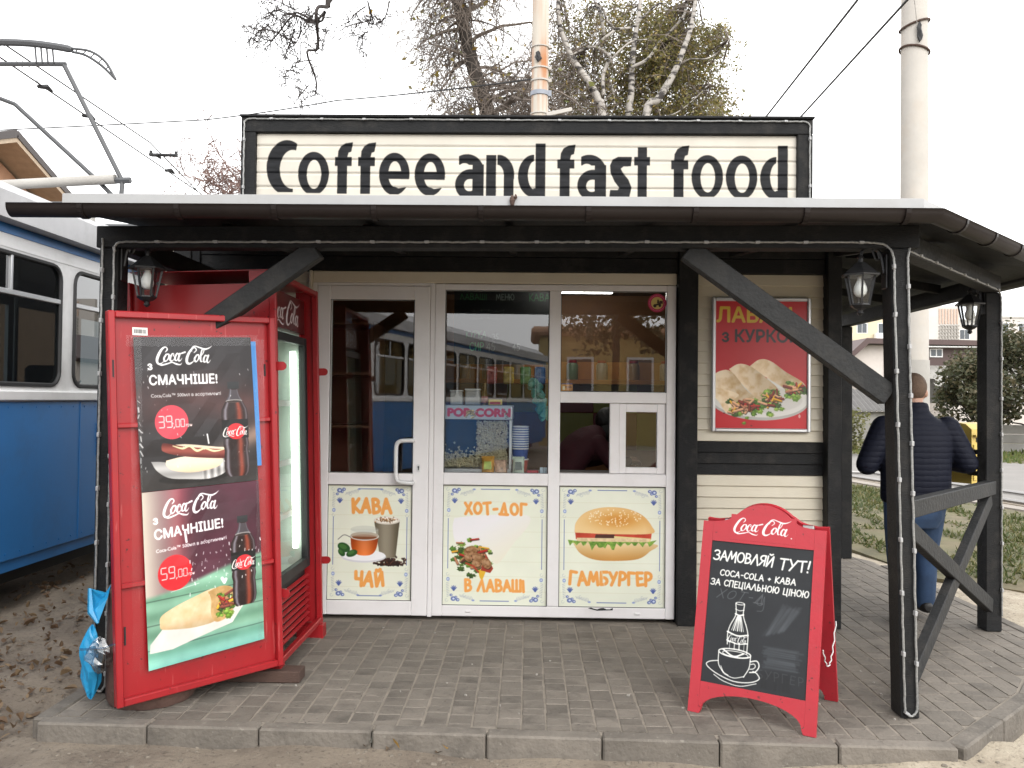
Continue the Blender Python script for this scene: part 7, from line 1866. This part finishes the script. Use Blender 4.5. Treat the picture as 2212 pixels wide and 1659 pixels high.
# ------------------------------------------------------------------ buildings
M['pink'] = mat('pale_pink_render', (.55, .50, .46), .85, var=.06); M['mar'] = mat('maroon_cladding', (.075, .045, .042), .6, var=.15); M['slate'] = mat('grey_slate', (.26, .25, .23), .8, var=.25, vs=5); M['winwhite'] = mat('window_frame', (.72, .72, .72), .5); M['winglass'] = mat('window_dark', (.05, .06, .07), .15)
M['ora'] = mat('orange_render', (.52, .30, .19), .85, var=.08); M['soff'] = mat('soffit_boards', (.42, .33, .24), .8, var=.15, vs=6); M['dkroof'] = mat('dark_roof', (.06, .05, .048), .6)
H = thing('house', 'pale house with maroon fascia beyond the road', 'house', (18.5, 40, 0))
part('wall', lambda b: b.prism([(15.0, -.1), (18.6, -.1), (18.6, 4.25), (16.0, 4.25), (15.0, 3.35)], .3, o=(0, 40, 0)), M['pink'], H)
part('cladding', lambda b: b.box(18.601, 23.5, 40.0, 40.3, 3.3, 4.15), M['mar'], H); part('lower_wall', lambda b: b.box(18.601, 23.5, 39.9, 40.3, -.1, 3.299), M['slate'], H)
part('side_wall', lambda b: b.box(15.0, 15.3, 40.31, 46, -.1, 3.3), M['pink'], H)
part('roof', lambda b: b.prism([(14.6, 3.25), (16.0, 4.55), (24.0, 4.45), (24.0, 4.22), (16.1, 4.30), (14.75, 3.08)], 7, o=(0, 39.4, 0)), M['mar'], H); part('soffit_strip', lambda b: b.box(18.61, 23.5, 39.5, 39.99, 4.155, 4.21), M['winwhite'], H)
HW = part('window', lambda b: (b.box(19.2, 19.82, 39.94, 39.999, 3.70, 4.12, .01)), M['winwhite'], H)
for x_ in (19.26, 19.54): part('pane', lambda b: b.box(x_, x_ + .22, 39.925, 39.939, 3.76, 4.06), M['winglass'], HW)
HW = part('window', lambda b: b.box(17.05, 18.3, 39.93, 39.999, 2.55, 3.85, .01), M['winwhite'], H); part('pane', lambda b: b.box(17.15, 18.2, 39.91, 39.929, 2.65, 3.75), M['mar'], HW)
def slates(b):
    for i in range(8):
        for k in range(12):
            x_ = 18.7 + k * .36; t0 = i / 8; b.X = Matrix.Translation((x_ + (.18 if i % 2 else 0), 39.85 - t0 * 2.6, 3.28 - t0 * 1.7)) @ Matrix.Rotation(R_(33), 4, 'X'); b.box(0, .345, -.42, 0, 0, .02)
    b.X = Matrix.Identity(4)
o = part('slate', slates, M['slate'], H); o['kind'] = 'stuff'
part('porch_wall', lambda b: b.box(18.7, 22.9, 37.3, 39.89, -.1, 1.5), M['pink'], H)
for p_, q_ in (((15.4, 39.7, 2.75), (18.3, 39.3, 2.35)),): part('lean_to', lambda b: b.beam(p_, q_, .9, .08), M['slate'], H)
SH_ = thing('shed', 'low shed with a dark corrugated roof in front of the pale house', 'shed', (13.4, 34, 0))
def corr(b):
    n = 60; A = []; B = []
    for i in range(n + 1):
        x_ = 11.9 + 3.0 * i / n; h_ = .03 * math.sin(i * 2 * math.pi / 4); A.append(b.pt((x_, 32.9, 1.16 + h_))); B.append(b.pt((x_, 34.8, 2.05 + h_)))
    A2 = [b.pt(Vector(b.v[i]) - Vector((0, 0, .03))) for i in A]; B2 = [b.pt(Vector(b.v[i]) - Vector((0, 0, .03))) for i in B]
    for i in range(n): b.face([A[i], A[i + 1], B[i + 1], B[i]]); b.face([A2[i + 1], A2[i], B2[i], B2[i + 1]]); b.face([A2[i], A2[i + 1], A[i + 1], A[i]])
part('roof', corr, mat('corrugated', (.10, .095, .09), .7, var=.25, vs=3), SH_); part('wall', lambda b: b.box(12.0, 14.8, 33.1, 34.6, -.1, 1.12), M['slate'], SH_)
FN = thing('concrete_fence', 'grey concrete panel fence under the dark trees', 'fence', (14, 26.9, 0))
for i in range(5):
    part('fence_post', lambda b: b.box(11.4 + i * 1.6, 11.52 + i * 1.6, 26.85, 26.98, -.1, .95, .01), M['conc'], FN)
    for k in range(3): part('fence_panel', lambda b: b.box(11.53 + i * 1.6, 12.99 + i * 1.6, 26.9, 26.95, -.08 + k * .3, .21 + k * .3, .02), M['conc'], FN)
def flats(label, x0, x1, y, h, m, cols, rows, wz, special=None, balc=None):
    t = thing('apartment_block', label, 'building', ((x0 + x1) / 2, y, 0)); part('wall', lambda b: b.box(x0, x1, y, y + 12, -.1, h), m, t); part('parapet', lambda b: b.box(x0 - .1, x1 + .1, y - .1, y + .3, h + .01, h + .35), M['conc'], t)
    cw = (x1 - x0) / cols
    fb = MB(); fb.box(-.75, .75, -.06, -.001, 0, 1.5); fm = fb.mesh('window', M['winwhite']); gb = MB(); gb.box(-.66, -.03, -.08, -.061, .08, 1.42); gm = gb.mesh('pane', M['winglass']); gb = MB(); gb.box(.03, .66, -.08, -.061, .08, 1.42); gm2 = gb.mesh('pane', M['winglass'])
    bb = MB(); bb.box(-1.3, 1.3, -1.0, -.085, -.9, .0, .03); bm = bb.mesh('balcony', balc or m)
    for i in range(cols):
        for k in range(rows):
            z_ = h - wz - k * 2.9
            if z_ < .8 or (special and special(i, k)): continue
            w_ = piece('window', fm, t, Matrix.Translation((x0 + cw * (i + .5) - (x0 + x1) / 2, 0, z_))); piece('pane', gm, w_); piece('pane', gm2, w_)
            if balc and i % 2 == 0: piece('balcony', bm, t, Matrix.Translation((x0 + cw * (i + .5) - (x0 + x1) / 2, 0, z_)))
    return t
M['apt'] = mat('apartment_panel', (.48, .455, .43), .9, var=.08, vs=.4); M['apty'] = mat('yellow_panel', (.52, .46, .33), .9, var=.08, vs=.4); M['apts'] = mat('striped_panel', (.44, .33, .27), .9)  # block colours paled and muted in place of distance haze
flats('yellow apartment block with white balconies seen left of the porch post', 43.5, 52.5, 120, 15.8, M['apty'], 3, 5, 4.2, balc=M['winwhite'])
FB = flats('grey apartment block with a striped stair tower and lattice', 53.5, 68, 122, 13.6, M['apt'], 5, 4, 2.6, special=lambda i, k: i in (1, 2))
part('stair_tower', lambda b: b.box(57.2, 62.6, 121.3, 121.999, -.1, 15.8), M['apt'], FB)
for k in range(7): part('stripe', lambda b: b.box(59.6 + k * .42, 59.82 + k * .42, 121.2, 121.299, 13.2, 15.4), M['apts'], FB)
def latt(b):
    for i in range(7):
        for k in range(7):
            x_, z_ = 59.6 + i * .42, 9.6 + k * .5; b.box(x_, x_ + .18, 121.15, 121.299, z_, z_ + .30)
            b.box(x_ + .18, x_ + .42, 121.2, 121.299, z_ + .3, z_ + .42)
o = part('lattice', latt, M['slate'], FB); o['kind'] = 'stuff'
flats('distant grey apartment block at the right edge of the view', 69.5, 90, 130, 15.0, M['apt'], 7, 5, 2.2)
HO = thing('house', 'house with an orange gable under a wide beige eave behind the tram', 'house', (-15, 19, 0))
part('wall', lambda b: b.prism([(14.7, -.1), (23.3, -.1), (23.3, 5.6), (19, 7.25), (14.7, 5.6)], .3, o=(-12.75, 0, 0), u=(0, 1, 0), v=(0, 0, 1)), M['ora'], HO)
part('front_wall', lambda b: b.box(-19, -13.06, 14.7, 15.0, -.1, 5.4), M['ora'], HO)
part('roof', lambda b: b.prism([(13.4, 5.32), (19, 7.47), (24.6, 5.32), (24.6, 5.17), (19, 7.32), (13.4, 5.17)], 7.5, o=(-11.98, 0, 0), u=(0, 1, 0), v=(0, 0, 1)), M['soff'], HO)
for q in ((13.4, 5.35), (24.6, 5.35)):
    part('verge_board', lambda b: b.beam((-12.0, 19, 7.52), (-12.0, q[0], q[1]), .09, .17), M['dkroof'], HO)
    part('roof_sheet', lambda b: b.beam((-15.7, 19, 7.53), (-15.7, q[0], q[1]), 7.4, .04), M['dkroof'], HO)
for k in range(6): part('rafter_end', lambda b: b.beam((-12.6, 19.6 + k * .8, 7.20 - k * .307), (-12.05, 19.6 + k * .8, 7.20 - k * .307), .09, .09), M['soff'], HO)
part('sign_panel', lambda b: b.box(-12.6, -11.9, 20.2, 20.8, 5.95, 6.12, .02), M['under'], HO)
HY = thing('house', 'yellow house across the square mirrored in the right window', 'house', (4, -17, 0), rz=math.pi)
def hyp(name, fn, m): return part(name, fn, m, HY)
M['yel'] = mat('yellow_render', (.42, .31, .13), .9, var=.08)
hyp('wall', lambda b: b.box(.4, 9, -21, -17, -.1, 3.6), M['yel']); hyp('roof', lambda b: b.prism([(-21.5, 3.55), (-19, 5.6), (-16.6, 3.55)], 9, o=(.1, 0, 0), u=(0, 1, 0), v=(0, 0, 1)) if False else b.box(.1, 9.3, -21.4, -16.7, 3.605, 3.9, .1), M['ora'])
for x_ in (1.3, 3.3, 5.4): 
    hw_ = hyp('window', lambda b: b.box(x_, x_ + .9, -16.99, -16.93, 1.6, 2.9, .01), M['winwhite']); part('pane', lambda b: b.box(x_ + .08, x_ + .82, -16.925, -16.91, 1.68, 2.82), M['winglass'], hw_)
# ------------------------------------------------------------------ people
def etube(b, path, n=20):
    """closed loft of ellipses: path = [(x, y, z, rx, ry)], rx along x, ry across the path"""
    rings = []; m = len(path)
    for i in range(m):
        p = Vector(path[i][:3]); t = (Vector(path[min(i + 1, m - 1)][:3]) - Vector(path[max(i - 1, 0)][:3])).normalized()
        xa = Vector((1, 0, 0)); xa = (xa - t * xa.dot(t)).normalized(); ya = t.cross(xa)
        rings.append([b.pt(p + xa * path[i][3] * math.cos(2 * math.pi * k / n) + ya * path[i][4] * math.sin(2 * math.pi * k / n)) for k in range(n)])
    for A, B in zip(rings, rings[1:]):
        for k in range(n): b.face([A[k], A[(k + 1) % n], B[(k + 1) % n], B[k]])
    b.face(rings[0][::-1]); b.face(rings[-1])
def ellip(b, c, r, rz=0., n=14, keep=None):
    R3 = Matrix.Rotation(rz, 3, 'Z'); rows = []
    for i in range(n + 1):
        th = math.pi * i / n
        rows.append([b.pt(Vector(c) + R3 @ Vector((r[0] * math.sin(th) * math.cos(2 * math.pi * k / (2 * n)), r[1] * math.sin(th) * math.sin(2 * math.pi * k / (2 * n)), r[2] * math.cos(th)))) for k in range(2 * n)])
    for A, B in zip(rows, rows[1:]):
        for k in range(2 * n):
            f = [A[k], B[k], B[(k + 1) % (2 * n)], A[(k + 1) % (2 * n)]]
            if keep:
                q = sum((Vector(b.v[i]) for i in f), Vector()) / 4
                if not keep(R3.inverted() @ (q - Vector(c))): continue
            b.face(f)
def limb(b, pts, rs, n=14):
    q = spline(pts, 5); rr_ = np.interp(np.linspace(0, len(rs) - 1, len(q)), range(len(rs)), rs); b.tube(q, list(rr_), n)
    for p, r_ in ((pts[0], rs[0]), (pts[-1], rs[-1])): ellip(b, p, (r_, r_, r_), n=7)
def skinned(b, name, m, par, voxel=.011, sm=4):
    me = b.mesh(name, m); o = bpy.data.objects.new('tmp', me); COL.objects.link(o)
    md = o.modifiers.new('r', 'REMESH'); md.mode = 'VOXEL'; md.voxel_size = voxel; md.use_smooth_shade = True
    s2 = o.modifiers.new('s', 'SMOOTH'); s2.iterations = sm; s2.factor = .5
    me2 = bpy.data.meshes.new_from_object(o.evaluated_get(bpy.context.evaluated_depsgraph_get())); me2.name = name
    bpy.data.objects.remove(o); me2.materials.clear(); me2.materials.append(m); me2.polygons.foreach_set('use_smooth', [True] * len(me2.polygons))
    return piece(name, me2, par)
def hand(b, w, d, side):
    w = Vector(w); d = Vector(d).normalized(); s = d.cross(Vector((0, 0, 1))).normalized() * side; u = s.cross(d) * side
    limb(b, [w - d * .02, w + d * .04, w + d * .085], [.026, .034, .030], 10)
    for k, L_ in enumerate((.070, .078, .073, .056)):
        o = w + d * .08 + s * (.027 - .018 * k); limb(b, [o, o + d * L_ * .5 - u * .004, o + d * L_ * .82 - u * .026, o + d * L_ * .86 - u * .042], [.0095, .009, .008, .007], 8)
    o = w + d * .03 + s * .03; limb(b, [o, o + s * .028 + d * .022, o + s * .03 + d * .055 - u * .01], [.013, .011, .009], 8)
def jacket_mat(name, col, period):
    m, t, bs = _new(name); N, L = t.nodes.new, t.links.new; tc = N('ShaderNodeTexCoord')
    wv = N('ShaderNodeTexWave'); wv.wave_type = 'BANDS'; wv.bands_direction = 'Z'; wv.inputs['Scale'].default_value = 2 * math.pi / 20 / period; wv.inputs['Distortion'].default_value = 1.2; wv.inputs['Detail Scale'].default_value = 3
    L(tc.outputs['Object'], wv.inputs['Vector']); nz = N('ShaderNodeTexNoise'); nz.inputs['Scale'].default_value = 16; L(tc.outputs['Object'], nz.inputs['Vector'])
    pw = N('ShaderNodeMath'); pw.operation = 'POWER'; pw.inputs[1].default_value = .35; L(wv.outputs['Fac'], pw.inputs[0]); ad = N('ShaderNodeMath'); ad.operation = 'ADD'; L(pw.outputs[0], ad.inputs[0]); L(nz.outputs[0], ad.inputs[1])
    bp = N('ShaderNodeBump'); bp.inputs['Strength'].default_value = .35; bp.inputs['Distance'].default_value = .01; L(ad.outputs[0], bp.inputs['Height']); L(bp.outputs[0], bs.inputs['Normal'])
    bs.inputs['Base Color'].default_value = (*col, 1); bs.inputs['Roughness'].default_value = .7; bs.inputs['Specular IOR Level'].default_value = .2; return m
M['skin'] = mat('skin', (.42, .24, .17), .55, var=.08, vs=12); M['eyew'] = mat('eye_white', (.6, .6, .58), .3); M['iris'] = mat('iris', (.03, .025, .02), .2)
M['jeans'] = mat('blue_jeans', (.034, .068, .14), .85, var=.35, vs=9, bump=.3, bs=16); M['shoe'] = mat('black_shoe', (.015, .014, .014), .5)
def person(label, loc, rz, sp, group=None):
    t = thing('person', label, 'person', loc, rz=rz, group=group)
    hc = Vector(sp['head']); yaw = sp.get('yaw', 0.)
    RZ = Matrix.Rotation(yaw, 3, 'Z'); hp = lambda x, y, z: hc + RZ @ Vector((x, y, z))
    b = MB()
    ellip(b, hp(0, -.006, .03), (.074, .092, .088), yaw, 12); ellip(b, hp(0, .022, -.035), (.058, .066, .082), yaw, 12)
    limb(b, [hp(0, -.02, -.20), hp(0, -.015, -.13), hp(0, -.01, -.05)], [.066, .058, .056])
    limb(b, [hp(0, .088, .005), hp(0, .103, -.025), hp(0, .088, -.032)], [.008, .014, .010], 8); limb(b, [hp(-.035, .084, .026), hp(0, .092, .028), hp(.035, .084, .026)], [.009, .008, .009], 8)
    for s in (-1, 1): ellip(b, hp(s * .076, -.006, -.012), (.009, .019, .031), yaw + s * .25, 8); limb(b, [hp(s * .02, .083, -.072), hp(0, .09, -.07)], [.005, .009], 6)
    limb(b, [hp(-.02, .075, -.105), hp(.02, .075, -.105)], [.024, .024], 8)
    for s, A in zip((-1, 1), sp['arms']):
        sh, el, wr, dr = [Vector(q) for q in A]; limb(b, [sh, sh.lerp(el, .5), el], [.052, .048, .042]); limb(b, [el, el.lerp(wr, .4), wr], [.043, .042, .028]); hand(b, wr, dr, s)
    spn = sp['spine']; etube(b, [(0, y, z, rx * .86, ry * .82) for y, z, rx, ry in spn])
    for Lg in sp['legs']:
        hp_, kn, an = [Vector(q) for q in Lg]; limb(b, [hp_, hp_.lerp(kn, .5), kn], [.086, .075, .056]); limb(b, [kn, kn.lerp(an, .35), an], [.054, .055, .038]); limb(b, [an, an + Vector((0, .06, -.045)), an + Vector((0, .14, -.05))], [.038, .036, .028])
    skinned(b, 'body', M['skin'], t, .0095, 3)
    for s in (-1, 1):
        b = MB(); ellip(b, hp(s * .031, .079, .008), (.0125, .0115, .0105), yaw, 8); e = b.build('eye', M['eyew'], t, world=False, smooth=True); b = MB(); ellip(b, hp(s * .031, .0875, .008), (.005, .0035, .005), yaw, 6); b.build('iris', M['iris'], e, world=False, smooth=True)
    b = MB(); limb(b, [hp(-.022, .0845, -.07), hp(0, .0925, -.069), hp(.022, .0845, -.07)], [.003, .0055, .003], 8); b.build('mouth', mat('lips', (.33, .13, .11), .5), t, world=False, smooth=True)
    # hair: a shell over the back and crown, thicker than the scalp
    b = MB(); hr = sp['hair']; k = hr[1]
    kp = lambda q: (q.z > .052) or (q.y < .03 + .6 * q.z and q.z > hr[2])
    ellip(b, hp(0, -.006 - k * .3, .03), (.074 + k, .092 + k, .088 + k), yaw, 22, kp); ellip(b, hp(0, -.006, .03), (.0725, .0905, .0865), yaw, 22, kp)
    if hr[2] < -.1: ellip(b, hp(0, -.055, -.06), (.085, .06, .10), yaw, 12)
    b.build('hair', hr[0], t, world=False, smooth=True)
    # jacket or jumper
    b = MB(); etube(b, [(0, y, z, rx, ry) for y, z, rx, ry in spn], 28)
    for A in sp['arms']:
        sh, el, wr, dr = [Vector(q) for q in A]; f = sp.get('sleeve', 1.)
        limb(b, [sh + (el - sh) * -.06, sh.lerp(el, .5), el], [.082 * f, .078 * f, .070 * f]); limb(b, [el, el.lerp(wr, .5), wr - (wr - el) * .06], [.070 * f, .062 * f, .047 * f])
    top_ = spn[-1]; etube(b, [(0, top_[0] - .004, top_[1] - .035, top_[2] * 1.2, top_[3] * 1.2), (0, top_[0], top_[1] + .012, top_[2] * 1.12, top_[3] * 1.12), (0, top_[0] + .002, top_[1] + .03, top_[2] * 1.02, top_[3] * 1.02)])
    skinned(b, sp.get('top', 'jacket'), sp['topmat'], t, .0085, 2)
    b = MB(); f0 = spn[0]
    etube(b, [(0, f0[0], f0[1] - .16, .13, .10), (0, f0[0], f0[1] - .09, .168, .125), (0, f0[0], f0[1] + .03, .17, .125), (0, f0[0], f0[1] + .1, .165, .12)])
    for Lg in sp['legs']:
        hp_, kn, an = [Vector(q) for q in Lg]; limb(b, [hp_, hp_.lerp(kn, .5), kn], [.104, .092, .074]); limb(b, [kn, kn.lerp(an, .5), an + Vector((0, .004, .0)) ], [.073, .071, .068])
    skinned(b, 'trousers', sp.get('legmat', M['jeans']), t, .011, 3)
    for Lg in sp['legs']:
        an = Vector(Lg[2]); pt_ = sp.get('pitch', {}).get(id(Lg), 0)
        b = MB(); etube(b, [(an.x, an.y - .075, an.z - .035, .02, .02), (an.x, an.y - .06, an.z - .035, .036, .036), (an.x, an.y, an.z - .03, .044, .048), (an.x, an.y + .08, an.z - .048, .048, .032), (an.x, an.y + .15, an.z - .054, .042, .024), (an.x, an.y + .185, an.z - .058, .02, .014)])
        me_ = b.v
        b.v = [(x, y, max(z, an.z - .079)) for x, y, z in me_]
        b.build('shoe', M['shoe'], t, world=False, smooth=True)
    return t
man_spine = [(-.01, .79, .205, .145), (-.012, .815, .215, .152), (-.012, .95, .214, .15), (-.012, 1.08, .216, .146), (-.014, 1.18, .224, .138), (-.016, 1.25, .222, .122), (-.014, 1.30, .185, .10), (-.01, 1.345, .112, .082), (-.004, 1.385, .076, .074), (0, 1.40, .072, .07)]
person('man in a quilted navy jacket and jeans seen from behind on the paving', (2.515, 5.43, .0), R_(-6),
       dict(head=(0, .025, 1.505), yaw=R_(-22), spine=man_spine, hair=(mat('short_brown_hair', (.10, .062, .04), .8, var=.3, vs=40, bump=.5, bs=120), .006, -.075),
            arms=[((-.20, -.01, 1.255), (-.305, -.03, 1.03), (-.15, .22, 1.05), (.5, .85, .1)), ((.20, -.01, 1.255), (.305, -.03, 1.05), (.15, .22, 1.06), (-.5, .85, .1))],
            legs=[((-.09, 0, .80), (-.085, .05, .44), (-.075, -.03, .08)), ((.095, .01, .80), (.11, .12, .45), (.13, .20, .115))], topmat=jacket_mat('navy_quilt', (.0048, .0062, .0145), .036)))
person('vendor in a dark maroon jumper turned away behind the open hatch', (.30, 6.35, .01), R_(-68),
       dict(head=(.0, .36, 1.235), yaw=.3, top='jumper', topmat=mat('maroon_jumper', (.060, .010, .016), .8, var=.2, vs=20, bump=.3, bs=40), legmat=M['grey'],
            spine=[(-.02, .80, .17, .13), (-.02, .88, .185, .13), (.04, .98, .19, .125), (.12, 1.06, .20, .12), (.2, 1.12, .19, .105), (.26, 1.15, .13, .085), (.30, 1.17, .072, .068), (.315, 1.18, .066, .062)], sleeve=.85,
            hair=(mat('black_hair', (.012, .010, .010), .5, bump=.6, bs=90), .014, -.11),
            arms=[((-.18, .19, 1.08), (-.27, .28, .93), (-.15, .45, .955), (.4, .9, 0)), ((.18, .19, 1.08), (.27, .28, .93), (.15, .45, .955), (-.4, .9, 0))],
            legs=[((-.09, -.02, .82), (-.09, .01, .45), (-.09, -.03, .085)), ((.09, -.02, .82), (.09, .01, .45), (.09, -.03, .085))]))
# ------------------------------------------------------------------ grass, leaves and litter on the ground
r = random.Random(33)
LAWN = [(3.55, 7.4), (3.5, 8.8), (2.0, 9.8), (2.0, 17.3), (5.6, 17.3), (6.2, 14.1), (6.85, 11.4), (7.2, 8.3), (6.4, 6.8), (4.7, 6.3)]
b = MB(); cnt = 0
nz_ = vnoise(200, 200, 26, 5)
while cnt < 26000:
    x, y = r.uniform(2, 7.2), r.uniform(6.3, 17.3)
    if not inside(x, y, LAWN): continue
    if nz_[int((y - 6) / 12 * 199), int((x - 2) / 5.5 * 199)] < .47 + .14 * r.random() - .08: 
        cnt += 1; continue
    cnt += 1; h = r.uniform(.02, .085) * r.uniform(.5, 1); a = r.uniform(0, 6.28); w = r.uniform(.006, .013) * (1 + y / 14); dx, dy = math.cos(a) * w, math.sin(a) * w; l = r.uniform(-.05, .05); m = r.uniform(-.05, .05)
    b.face([b.pt((x - dx, y - dy, -.056)), b.pt((x + dx, y + dy, -.056)), b.pt((x + l, y + m, -.056 + h))])
tag(b.build('grass', leafmat('grass_blades', (.055, .075, .02), (.17, .15, .06), (.08, .10, .03)), None), kind='stuff')
b = MB(); cnt = 0
while cnt < 4200:
    x, y = r.uniform(7, 17), r.uniform(18.3, 27); cnt += 1
    if not inside(x, y, [(1.2, 24.6), (9.0, 25.5), (11.6, 22.5), (14.2, 18.6), (17, 18.2), (17, 27), (7, 27)]): continue
    h = r.uniform(.05, .16); a = r.uniform(0, 6.28); w = .04; b.face([b.pt((x - w * math.cos(a), y - w * math.sin(a), -.056)), b.pt((x + w * math.cos(a), y + w * math.sin(a), -.056)), b.pt((x + r.uniform(-.05, .05), y, -.056 + h))])
tag(b.build('grass', leafmat('verge_blades', (.06, .10, .02), (.16, .17, .05)), None), kind='stuff')
def leafshape(b, p, s, rz, tilt, curl):
    M4 = Matrix.Translation(p) @ Matrix.Rotation(rz, 4, 'Z') @ Matrix.Rotation(tilt, 4, 'X'); o = b.X; b.X = M4
    pts = [(0, -1, 0), (.42, -.5, curl), (.55, 0, curl * 1.2), (.35, .5, curl), (0, 1, 0), (-.35, .5, curl), (-.55, 0, curl * 1.2), (-.42, -.5, curl)]
    c = b.pt((0, 0, 0)); k = [b.pt((a * s, e * s, f * s)) for a, e, f in pts]
    for i in range(8): b.face([c, k[i], k[(i + 1) % 8]])
    b.X = o
b = MB()
for _ in range(1900):
    x = -2.2 - abs(r.gauss(0, 1.1)); y = r.uniform(3.3, 9.5)
    if x < -4.6: continue
    leafshape(b, Vector((x, y, gheight(x, y) + r.uniform(.006, .03))), r.uniform(.010, .042) * r.uniform(.6, 1), r.uniform(0, 6.28), r.gauss(0, .5), r.uniform(-.4, .8))
tag(b.build('dead_leaves', leafmat('dead_leaves', (.13, .075, .04), (.27, .19, .11), (.17, .11, .065)), None), kind='stuff')
b = MB()
for _ in range(600):
    x, y = r.uniform(-4, 3.6), r.uniform(3.2, 3.62)
    if r.random() < .5: x, y = -2.15 - abs(r.gauss(0, .9)), r.uniform(3.3, 8)
    s = r.uniform(.004, .014); z = gheight(x, y); M4 = Matrix.Translation((x, y, z)) @ Matrix.Rotation(r.uniform(0, 6), 4, 'Z'); b.X = M4; b.box(-s, s, -s * .8, s * .8, -s, s * .5, s * .35); b.X = Matrix.Identity(4)
tag(b.build('pebbles', mat('pebbles', (.17, .145, .115), .9, var=.4, vs=9), None), kind='stuff')
b = MB()
for _ in range(110):
    x, y = r.uniform(-2, 3), r.uniform(3.7, 8)
    if not inside(x, y, INN) or (y > 5.2 and x < 2): continue
    s = r.uniform(.003, .008); b.X = Matrix.Translation((x, y, .002)) @ Matrix.Rotation(r.uniform(0, 6), 4, 'Z'); b.box(-s, s, -s * .7, s * .7, -.004, .003, .001); b.X = Matrix.Identity(4)
tag(b.build('crumbs', mat('crumbs', (.30, .28, .25), .9), None), kind='stuff')
for (x, y, lab, c) in ((-.555, 3.555, 'yellow and brown fallen leaf below the kerb left of a similar one', (.42, .25, .06)), (-.345, 3.55, 'yellow fallen leaf with a dark underside below the kerb on the right', (.45, .27, .07)), (-.66, 3.56, 'small grey crumpled leaf below the kerb joint', (.30, .30, .26))):
    t = thing('fallen_leaf', lab, 'leaf', (x, y, gheight(x, y)), group='leaves lying by the kerb'); z = gheight(x, y)
    b = MB(); leafshape(b, Vector((x, y, z + .016)), .034, r.uniform(0, 6), .5, .8); b.build('upper_blade', mat('leaf_up', c, .6, var=.3, vs=30), t); b = MB(); leafshape(b, Vector((x - .012, y - .004, z + .008)), .032, r.uniform(0, 6), -.3, .3); b.build('lower_blade', mat('leaf_low', (.09, .06, .035), .7), t)
